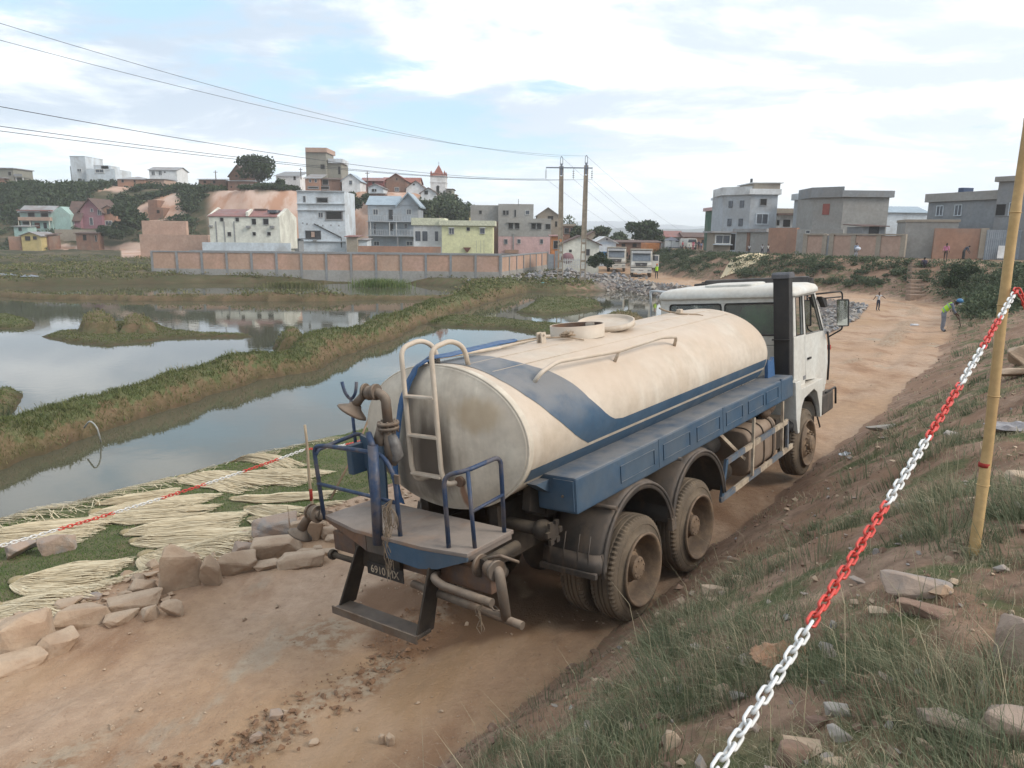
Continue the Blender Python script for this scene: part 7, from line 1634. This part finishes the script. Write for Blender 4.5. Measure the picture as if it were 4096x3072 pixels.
# leaning stick by deck
a=GT(330,500); MBo=MB().tube([Vector((0,0,0)),Vector((.35,.75,.75)),Vector((.62,1.45,1.55))],.022,7).build('leaning_stick',mat('stick',(.26,.18,.12),(.2,.14,.09),.9,8)); MBo.location=a; tag(MBo,'bent brown stick leaning behind the deck rails','stick')
# ------------------------------------------------------------------ litter
pw=mat('litter_white',(.62,.64,.68),(.5,.52,.56),.5,8)
def crumple(name,c,sx,sy,sz,m,label,cat,seed=0,n=9):
    rs=np.random.default_rng(seed); V=[];F=[]
    for i in range(n):
        for j in range(n):
            u,v=i/(n-1)-.5,j/(n-1)-.5; k=1-.35*(u*u+v*v)*2+rs.normal(0,.03)
            V.append((u*sx*2*k+rs.normal(0,.02)*sx,v*sy*2*k+rs.normal(0,.02)*sy,sz*(.15+.9*abs(float(fbm(np.array([u*4+seed]),np.array([v*4]),3,seed)[0]))*2.2*(1-2*max(abs(u),abs(v)))+.05)))
    F=[(i*n+j,(i+1)*n+j,(i+1)*n+j+1,i*n+j+1) for i in range(n-1) for j in range(n-1)]
    mb=MB().add(V,F); o=mb.build(name,m); o.location=c; o.modifiers.new('s','SOLIDIFY').thickness=.006; return tag(o,label,cat)
crumple('plastic_litter',GT((3000+528*.7234)/4,(1000+1140*.7234)/4),.14,.07,.14,pw,'crumpled white plastic litter on the road edge','litter',3)
crumple('plastic_sheet',GT((3000+1450*.7234)/4,(1000+1000*.7234)/4),.30,.22,.22,mat('torn_plastic',(.32,.30,.30),(.2,.18,.18),.5,10),'torn grey plastic sheet on the soil right of the bamboo','plastic sheet',5)
crumple('crumpled_sack',GT((2600+800*.676)/4,(2100+830*.676)/4),.20,.12,.22,mat('brown_sack',(.40,.24,.15),(.31,.18,.11),.85,6),'crumpled brown paper sack half buried in the grass','sack',8,12)
o=MB().cyl((-.12,0,.06),(.12,0,.06),.035,10).cyl((.12,0,.06),(.16,0,.06),.014,8).build('plastic_bottle',pw); o.location=GT((3000+907*.7234)/4,(1000+424*.7234)/4); o.scale=(1.5,1.5,1.5); tag(o,'white litter lump on the road near the bent worker','litter')
o=MB().tube(fillet([(0,0,1.05),(.45,0,1.0),(.75,.05,.55),(.85,.1,-.05)],.25),.055,8).build('drain_pipe',mat('pipe_grey',(.40,.42,.42))) if False else MB().tube(fillet([G(84,428,.45),G(90,420,.72),G(97,427,.5),G(101,442,.02)],.2),.022,8).build('drain_pipe',mat('pipe_grey',(.46,.47,.46))); tag(o,'thin grey bent pipe draining from the dike into the canal','pipe')
for (u,v,w,c,l_) in ((875,1058,55,(.25,.5,.5),'turquoise cloth scrap on the bank by the poles'),(1030,1048,35,(.6,.5,.1),'yellow scrap on the bank by the poles')):
    q=GT(*zp_('3',u,v)); crumple('cloth_scrap',q,w*.5425/4/735*75*.5,.25,.25,mat('scrap_'+str(u),c),l_,'cloth',int(u))
for k,(u,v,w) in enumerate(((60,1022,90),(215,1028,80))):
    q=G(*zp_('1',u,v),.5); crumple('plastic_heap',(q.x,q.y,max(.4,hz_(q.x,q.y))),1.3,.7,.6,mat('heap_blue',(.28,.31,.36)),('bluish plastic heap at the left frame edge on the far bank','bluish plastic heap second from the left on the far bank')[k],'litter',40+k)
# ------------------------------------------------------------------ dump trucks
def dump_truck(Y,px,label,door=False,rz=0.):
    c=P(px,270,Y); zb=hz_(c.x,c.y); R=empty('dump_truck',(c.x,c.y,zb),rz,label,'dump truck','dump trucks waiting on the far road')
    b_=lambda mb,n,m,par=R,bev=0.,**k: mb.build(n,m,par,bev,fix=bev>0,**k)
    cab=b_(MB().prism([(0,.95),(-.12,1.5),(.0,1.9),(.35,2.95),(.6,3.08),(2.1,3.08),(2.1,.95)],'x',-1.2,1.2),'cab',white,bev=.05)
    b_(MB().prism([(-.055,1.98),(.28,2.86),(.30,2.86),(-.03,1.98)],'x',-1.05,1.05),'windscreen',mat('lorry_glass',(.11,.13,.16),(.16,.18,.2),.1,3,spec=.7),cab)
    b_(MB().prism([(-.05,2.86),(.3,3.16),(.5,3.12),(.3,2.9)],'x',-1.1,1.1),'roof_visor',mat('visor_grey',(.30,.30,.30)))
    g=b_(MB().prism([(-.17,1.75),(-.17,1.38)],'x',-.1,.1) if False else MB().add([(-.72,-.15,1.78),(.72,-.15,1.78),(.62,-.19,1.36),(-.62,-.19,1.36),(-.72,-.05,1.78),(.72,-.05,1.78),(.62,-.05,1.36),(-.62,-.05,1.36)],[(0,3,2,1),(0,1,5,4),(1,2,6,5),(2,3,7,6),(3,0,4,7)]),'grille',black)
    for k in range(3): b_(MB().bb(-.68+.03*k,.68-.03*k,-.21,-.17,1.44+.1*k,1.47+.1*k),'grille_bar',frg,g)
    b_(MB().cyl((0,-.23,1.56),(0,-.17,1.56),.12,14),'round_emblem',frg,g)
    bp_=b_(MB().bb(-1.22,1.22,-.28,.25,.58,1.14),'bumper',white,bev=.05); b_(MB().bb(-1.22,1.22,-.14,.0,1.16,1.22),'bumper_gap',black)
    for s_ in (-1,1): b_(MB().bb(s_*.98-.2,s_*.98+.2,-.30,-.275,.80,.98),'headlight',mat('lamp_glass',(.35,.36,.36),rough=.2),bp_)
    b_(MB().bb(-.26,.26,-.30,-.285,.84,.93),'nameplate',frg,bp_); b_(MB().bb(-.45,-.0,-.29,-.275,.50,.60),'number_plate',frw,bp_)
    b_(MB().bb(-1.1,1.1,.0,7,.62,.95),'chassis',under)
    bed=b_(MB().prism([(-1.25,1.25),(-1.25,3.2),(1.25,3.2),(1.25,1.25)],'y',2.3,7.6),'dump_body',mat('bed_cream',(.50,.46,.40),(.42,.37,.31),.7,2,dust=(.36,.28,.2),dustamt=.6))
    b_(MB().bb(-1.32,1.32,2.1,2.3,1.2,3.34).bb(-1.3,1.3,.9,2.2,3.26,3.36),'bed_headboard',MATS['bed_cream'],bed)
    for x in (-1.3,1.3):
        for k in range(5): b_(MB().bb(x-.05,x+.05,2.6+k*1.1,2.75+k*1.1,1.25,3.2),'bed_rib',MATS['bed_cream'],bed)
    for s_ in (-1,1):
        for yy in (1.1,5.2,6.5):
            w_=bpy.data.objects.new('wheel',None); col.objects.link(w_); w_.parent=R; w_.location=(s_*1.2,yy,.52); w_.rotation_euler=(0,0,math.pi/2*s_*1.0 if s_<0 else math.pi/2)
            w_.rotation_euler=(0,0,math.pi/2 if s_>0 else -math.pi/2); t_=link('tyre',WT,w_); link('rim',WFR,w_)
        b_(MB().tube([(s_*1.2,.2,2.8),(s_*1.42,-.1,2.7),(s_*1.42,-.1,2.2)],.02,6).bb(s_*1.42-.1,s_*1.42+.1,-.14,-.08,2.1,2.65),'mirror',black)
    if door:
        d_=b_(MB().bb(1.25,2.05,-.02,.05,1.22,2.0).bb(1.25,2.05,-.02,.05,2.6,2.72).bb(1.25,1.35,-.02,.05,2.0,2.6).bb(1.95,2.05,-.02,.05,2.0,2.6),'open_door',white,label='open driver door'); b_(MB().bb(1.35,1.95,.0,.02,2.0,2.6),'door_glass',MATS['lorry_glass'],d_)
    return R
dump_truck(88.5,641,'nearer white dump truck with its door standing open',True,rad(-9)); dump_truck(101,616,'farther white dump truck parked behind on the left',False,rad(-8))
# van, umbrella stall
c=P(692,248,133); R=empty('parked_van',(c.x,c.y,hz_(c.x,c.y)),rad(6),'white van with its rear hatch seen behind the crowd','van')
MB().prism([(-.9,.4),(-.95,1.2),(-.78,1.9),(.78,1.9),(.95,1.2),(.9,.4)],'y',0,4.2).build('body',white,R,.08,fix=True); MB().prism([(-.78,1.25),(-.68,1.8),(.68,1.8),(.78,1.25)],'y',-.03,-.01).build('rear_window',pane,R)
for s_ in (-1,1):
    for yy in (.8,3.4): MB().cyl((s_*.72,yy,.33),(s_*.92,yy,.33),.33,16).build('wheel',tyre,R)
c=P(671,249,115); R=empty('market_umbrella',(c.x,c.y,hz_(c.x,c.y)),0,'grey parasol over a low table left of the crowd','umbrella')
MB().cyl((0,0,0),(0,0,2.3),.03,6).build('pole',frg,R); MB().lathe([(.0001,2.35),(1.2,1.8),(1.18,1.76),(.0001,2.25)],(0,0,0),'z',8,0,False).build('canopy',mat('canopy_grey',(.27,.27,.30)),R)
o=MB().bb(-.8,.8,-.4,.4,.70,.78).bb(-.75,-.68,-.35,-.28,0,.7).bb(.68,.75,-.35,-.28,0,.7).bb(-.75,-.68,.28,.35,0,.7).bb(.68,.75,.28,.35,0,.7).build('market_table',mat('table_dark',(.08,.08,.10))); o.location=(c.x+.3,c.y-.9,hz_(c.x,c.y)); tag(o,'dark low table under the grey parasol','table')
# ------------------------------------------------------------------ people
SK_=[mat('skin_dark',(.10,.055,.035),(.08,.045,.03),.6,8),mat('hair_black',(.012,.01,.01))]
def cloth(n,c): return mat('cloth_'+n,c,tuple(q*.75 for q in c),.9,5)
def person(loc,H,rz,label,shirt,trouser,pose='stand',extras=(),shoe=None):
    """H is standing height; pose gives joints in units of H; faces -y locally (towards viewer) unless rotated"""
    J={ 'pel':(0,0,.53,.062,.052),'spn':(0,0,.62,.058,.045),'chs':(0,0,.73,.075,.052),'nck':(0,0,.835,.030,.030),'hd0':(0,-.004,.875,.044,.050),'hd1':(0,-.004,.93,.050,.058),'hd2':(0,0,.975,.036,.042)}
    for s_,q in ((1,'R'),(-1,'L')):
        J.update({'sh'+q:(s_*.105,0,.80,.036,.036),'el'+q:(s_*.135,.01,.63,.026,.026),'wr'+q:(s_*.145,-.03,.48,.019,.019),'hn'+q:(s_*.147,-.045,.44,.022,.014),'fg'+q:(s_*.145,-.055,.405,.014,.009),
         'hp'+q:(s_*.055,0,.50,.055,.055),'kn'+q:(s_*.062,-.012,.28,.038,.038),'an'+q:(s_*.066,.012,.05,.026,.026),'to'+q:(s_*.075,-.085,.018,.026,.018)})
    if pose=='bend':
        J.update({'spn':(0,-.04,.61,.068,.055),'chs':(0,-.12,.70,.080,.06),'nck':(0,-.20,.765,.034,.034),'hd0':(0,-.24,.775,.05,.052),'hd1':(0,-.285,.785,.055,.06),'hd2':(0,-.325,.80,.04,.046),'pel':(0,.02,.53,.075,.066)})
        for s_,q in ((1,'R'),(-1,'L')): J.update({'hp'+q:(s_*.06,.01,.49,.066,.066),'kn'+q:(s_*.085,-.01,.27,.055,.055),'an'+q:(s_*.10,.012,.06,.045,.045),'to'+q:(s_*.11,-.085,.018,.030,.022),'sh'+q:(s_*.11,-.155,.735,.042,.042),'el'+q:(s_*.12,-.20,.57,.032,.032),'wr'+q:(s_*.05,-.32,.42-.04*s_,.019,.019),'hn'+q:(s_*.03,-.335,.395-.04*s_,.022,.015),'fg'+q:(s_*.015,-.34,.375-.04*s_,.014,.01)})
    if pose=='walk':
        J.update({'knR':(.06,-.07,.29,.038,.038),'anR':(.06,-.09,.06,.026,.026),'toR':(.06,-.18,.03,.026,.018),'knL':(-.06,.02,.28,.038,.038),'anL':(-.06,.14,.08,.026,.026),'toL':(-.06,.06,.02,.026,.018),'wrR':(.15,.07,.49,.019,.019),'hnR':(.15,.08,.45,.022,.014),'fgR':(.15,.085,.42,.014,.009),'wrL':(-.15,-.11,.51,.019,.019),'hnL':(-.15,-.13,.48,.022,.014),'fgL':(-.15,-.15,.45,.014,.009)})
    if pose=='armout':
        J.update({'elR':(.23,0,.74,.026,.026),'wrR':(.33,-.02,.66,.019,.019),'hnR':(.365,-.02,.64,.022,.014),'fgR':(.39,-.02,.625,.014,.009),'elL':(-.22,0,.70,.026,.026),'wrL':(-.30,-.02,.60,.019,.019),'hnL':(-.33,-.02,.575,.022,.014),'fgL':(-.35,-.02,.555,.014,.009)})
    if pose=='sit':
        dz=.27
        for k in list(J): x,y,z,a,b_=J[k]; J[k]=(x,y,z-dz,a,b_)
        for s_,q in ((1,'R'),(-1,'L')): J.update({'kn'+q:(s_*.075,-.20,.25,.04,.04),'an'+q:(s_*.07,-.17,.05,.026,.026),'to'+q:(s_*.075,-.25,.02,.026,.018),'wr'+q:(s_*.10,-.16,.28,.019,.019),'hn'+q:(s_*.09,-.19,.28,.022,.014),'fg'+q:(s_*.085,-.215,.275,.014,.009),'hp'+q:(s_*.06,-.03,.23,.056,.056)})
    E_=[('pel','spn'),('spn','chs'),('chs','nck'),('nck','hd0'),('hd0','hd1'),('hd1','hd2')]
    for q in 'RL': E_+=[('chs','sh'+q),('sh'+q,'el'+q),('el'+q,'wr'+q),('wr'+q,'hn'+q),('hn'+q,'fg'+q),('pel','hp'+q),('hp'+q,'kn'+q),('kn'+q,'an'+q),('an'+q,'to'+q)]
    ks=list(J); me=bpy.data.meshes.new('body'); me.from_pydata([tuple(c*H for c in J[k][:3]) for k in ks],[(ks.index(a),ks.index(b_)) for a,b_ in E_],[])
    o=bpy.data.objects.new('tmpbody',me); col.objects.link(o); o.modifiers.new('k','SKIN'); sub=o.modifiers.new('s','SUBSURF'); sub.levels=1
    for i,k in enumerate(ks): me.skin_vertices[0].data[i].radius=(J[k][3]*H,J[k][4]*H); me.skin_vertices[0].data[i].use_root=(k=='pel')
    dg=bpy.context.evaluated_depsgraph_get(); m2=bpy.data.meshes.new_from_object(o.evaluated_get(dg)); bpy.data.objects.remove(o)
    m2.materials.clear()
    for mm in (SK_[0],shirt,trouser,SK_[1],shoe or SK_[1]): m2.materials.append(mm)
    jp={k:Vector(J[k][:3])*H for k in ks}
    grp={'pel':2,'spn':1,'chs':1,'nck':0,'hd0':0,'hd1':0,'hd2':3}
    for q in 'RL': grp.update({'sh'+q:1,'el'+q:0 if H<1.3 else 1,'wr'+q:0,'hn'+q:0,'fg'+q:0,'hp'+q:2,'kn'+q:2,'an'+q:2,'to'+q:4})
    for p in m2.polygons:
        c=p.center; k=min(ks,key=lambda k:(jp[k]-c).length); g_=grp[k]
        if k in('hd1','hd0') : 
            hd=jp['hd1']; back=(c-hd); 
            if back.y>.012*H or back.z>.03*H: g_=3
        p.material_index=g_; p.use_smooth=True
    R=empty('person',loc,rz,label,'person'); link('body',m2,R)
    for nm,mb,mm in extras: mb(H).build(nm,mm,R)
    return R,jp
def PL(px,py): 
    return GT(px,py)
hv=mat('hi_vis_yellow',(.42,.70,.04),(.36,.6,.04),.6,8); refl=mat('reflective_grey',(.30,.36,.38),rough=.4); helm=mat('helmet_blue',(.06,.22,.42),rough=.35); helmo=mat('helmet_orange',(.65,.18,.03),rough=.35)
def vest(c0,c1,sx,sy): 
    def f(H):
        mb=MB(); n=16; vs=[]; a=Vector(c0)*H;b_=Vector(c1)*H
        for k in range(5):
            t=k/4; p=a.lerp(b_,t); w=1+.08*math.sin(t*3)
            for j in range(n): q=2*math.pi*j/n; vs.append((p.x+sx*H*w*math.cos(q),p.y+sy*H*w*math.sin(q)*(1.0),p.z+ (0.0)))
        return mb.add(vs,[(k*n+j,k*n+(j+1)%n,(k+1)*n+(j+1)%n,(k+1)*n+j) for k in range(4) for j in range(n)],0,True)
    return f
# bent worker with spade
loc=PL(942,331.5); Hh_=1.72*((loc-CAM).dot(FW))/33.
def bvest(H):
    mb=MB(); n=14; vs=[]
    for (y,z,rx,rz_) in ((.03,.51,.098,.09),(-.03,.60,.10,.085),(-.09,.67,.108,.082),(-.17,.735,.095,.065)):
        ax=Vector((0,-.82,.5)).normalized(); up=Vector((0,.5,.82)).normalized()
        for j in range(n): q=2*math.pi*j/n; p=Vector((0,y,z))+Vector((1,0,0))*rx*math.cos(q)+up*rz_*math.sin(q); vs.append(p*H)
    return mb.add(vs,[(k*n+j,k*n+(j+1)%n,(k+1)*n+(j+1)%n,(k+1)*n+j) for k in range(3) for j in range(n)],0,True)
def bstripe(y,z):
    def f(H):
        up=Vector((0,.5,.82)).normalized(); ax=Vector((0,-.82,.5)).normalized(); vs=[]
        for e in (-.012,.012):
            for j in range(14): q=2*math.pi*j/14; p=Vector((0,y,z))+ax*e+Vector((1,0,0))*.108*math.cos(q)+up*.092*math.sin(q); vs.append(p*H)
        return MB().add(vs,[(j,(j+1)%14,14+(j+1)%14,14+j) for j in range(14)],0,True)
    return f
person(loc,1.72,rad(62),'bent worker in a yellow vest and blue helmet digging at the road edge',cloth('grey_shirt',(.16,.18,.22)),cloth('grey_trousers',(.20,.21,.24)),'bend',
 extras=(('vest',bvest,hv),('stripe',bstripe(-.0,.565),refl),('stripe',bstripe(-.085,.665),refl),('helmet',lambda H:MB().sphere((0,-.315*H,.83*H),.075*H,0,14,(1,1.1,.8)),helm),('helmet_brim',lambda H:MB().lathe([(.0001,.0),(.080*H,-.004),(.0001,-.012)],(0,-.34*H,.805*H),'z',16),helm),('dust_mask',lambda H:MB().sphere((0,-.32*H,.742*H),.042*H,0,10,(1,1,.7)),frw),
 ('spade_handle',lambda H:MB().cyl((.03*H,-.33*H,.47*H),(.0,-.44*H,.02*H),.012*H,8),bark),('spade_blade',lambda H:MB().box((0,-.445*H,.03*H),(.11*H,.015*H,.14*H)),steel)))
person(PL(877.5,310.5),1.2,rad(10),'small child in a white shirt standing on the road',cloth('white_shirt',(.55,.56,.58)),cloth('navy_shorts',(.03,.035,.06)),'armout')
person(PL(656.3,278.5) ,1.68,rad(0),'person in a yellow vest and orange helmet standing by the open truck door',cloth('dark_shirt',(.05,.06,.05)),cloth('dark_trousers',(.04,.045,.045)),'stand',
 extras=(('vest',vest((0,0,.52),(0,0,.82),.098,.075),hv),('helmet',lambda H:MB().sphere((0,-.005*H,.965*H),.066*H,0,12,(1,1.1,.85)),helmo)))
person(PL(945,261),1.62,rad(150),'person in a pink top standing before the red brick wall',cloth('pink_top',(.62,.22,.36)),cloth('brown_trousers',(.10,.07,.06)),'walk')
person(PL(963,259.5),1.62,rad(80),'person in a dark shirt leaning beside the pink topped one',cloth('slate_shirt',(.09,.10,.13)),cloth('dark_trousers',(.04,.045,.045)),'bend')
person(PL(923.5,270),1.5,rad(165),'person with a dark rucksack sitting at the top of the earth steps',cloth('purple_top',(.10,.05,.10)),cloth('black_trousers',(.03,.025,.03)),'sit',extras=(('rucksack',lambda H:MB().sphere((0,.10*H,.44*H),.085*H,0,12,(1,.7,1.3)),cloth('rucksack',(.04,.04,.07))),))
person(PL(855.5,258),1.5,rad(5),'person carrying a pale blue laundry bundle by the panelled wall',cloth('pale_blue',(.30,.38,.50)),cloth('pale_skirt',(.40,.44,.50)),'stand',extras=(('laundry_bundle',lambda H:MB().sphere((.03*H,-.13*H,.60*H),.15*H,0,12,(1.3,.8,.8)),cloth('laundry',(.62,.66,.74))),))
for k,(px_,py_,hh,l_,c) in enumerate(((749,251,1.15,'child in a white shirt by the grey yard wall, leftmost of three',(.6,.6,.62)),(762,252.6,1.2,'child in a pale grey shirt, middle of three by the yard wall',(.42,.44,.46)),(767.8,254,1.2,'child in a cream shirt, rightmost of three by the yard wall',(.6,.58,.52)))):
    q_=P(px_,py_,(91,88,87)[k]); person((q_.x,q_.y,hz_(q_.x,q_.y)),hh*1.08,rad(20*k),l_,cloth('kid%d'%k,c),cloth('navy_shorts',(.03,.035,.06)),'walk' if k else 'stand')
for k,(px_,Y_,hh,l_,c,c2,po) in enumerate(((693,128,1.62,'person in a bright pink top standing in the crowd',(.65,.08,.16),(.45,.08,.14),'stand'),(698.5,127,1.7,'tall person in navy blue standing right of the pink top',(.03,.04,.10),(.03,.03,.05),'stand'),(682.5,129,1.55,'person in a coral top at the left of the crowd',(.60,.13,.15),(.1,.08,.1),'stand'),
  (689,124,1.4,'person in white sitting low before the crowd',(.55,.56,.58),(.06,.06,.08),'sit'),(704,129,1.6,'person in an orange shirt in the crowd',(.45,.14,.06),(.10,.06,.05),'stand'),(708.5,128,1.5,'person in a light blue shirt at the right of the crowd',(.15,.32,.48),(.06,.05,.05),'walk'),(695.8,130.5,1.65,'person in black half hidden behind the pink top',(.02,.02,.03),(.02,.02,.03),'walk'),(701,125.5,1.35,'child in a blue and white top before the crowd',(.25,.35,.55),(.05,.05,.12),'stand'),(711,131,1.45,'person in a dark red shirt at the crowd right end',(.25,.06,.06),(.05,.05,.06),'stand'))):
    c_=P(px_,249,Y_); person((c_.x,c_.y,hz_(c_.x,c_.y)),hh,rad(25*k),l_,cloth('crowd_a%d'%k,c),cloth('crowd_b%d'%k,c2),po)
o=MB().lathe([(.12,0),(.17,.30),(.16,.30),(.11,.02),(.0001,.02)],(0,0,0),'z',16).build('bucket',mat('bucket_red',(.50,.08,.12))); o.location=PL(*zp_('4',1505,565)); o.scale=(1.8,1.8,1.3); tag(o,'red basin on the grass below the grey outbuilding','basin')

for (u,v0,v1,Y_,zk,l_) in ((1238,230,420,170,'2','thin wooden pole on the ridge in front of the maroon house'),(1592,224,292,191,'1','short pole above the low orange house on the hill'),(744,205,262,204,'2','thin mast left of the cement tower')):
    a=P(*zp_(zk,u,v1),Y_); b=P(*zp_(zk,u,v0),Y_); R=empty('wooden_pole',(a.x,a.y,a.z-1),0,l_,'pole'); h_=b.z-a.z+1
    MB().cyl((0,0,0),(0,0,h_),.14,8,0,.09).build('shaft',bark,R); MB().bb(-.5,.5,-.05,.05,h_-.5,h_-.38).build('cross_piece',bark,R)
# ------------------------------------------------------------------ air
hm_=bpy.data.materials.new('haze_air'); hm_.use_nodes=True; t=hm_.node_tree; t.nodes.clear(); pv=t.nodes.new('ShaderNodeVolumePrincipled'); pv.inputs['Density'].default_value=.00045; pv.inputs['Color'].default_value=(.96,.985,1,1)
o_=t.nodes.new('ShaderNodeOutputMaterial'); t.links.new(pv.outputs[0],o_.inputs['Volume'])
MB().bb(-3900,3900,-3900,3900,-4,95).build('haze',hm_,kind='stuff')
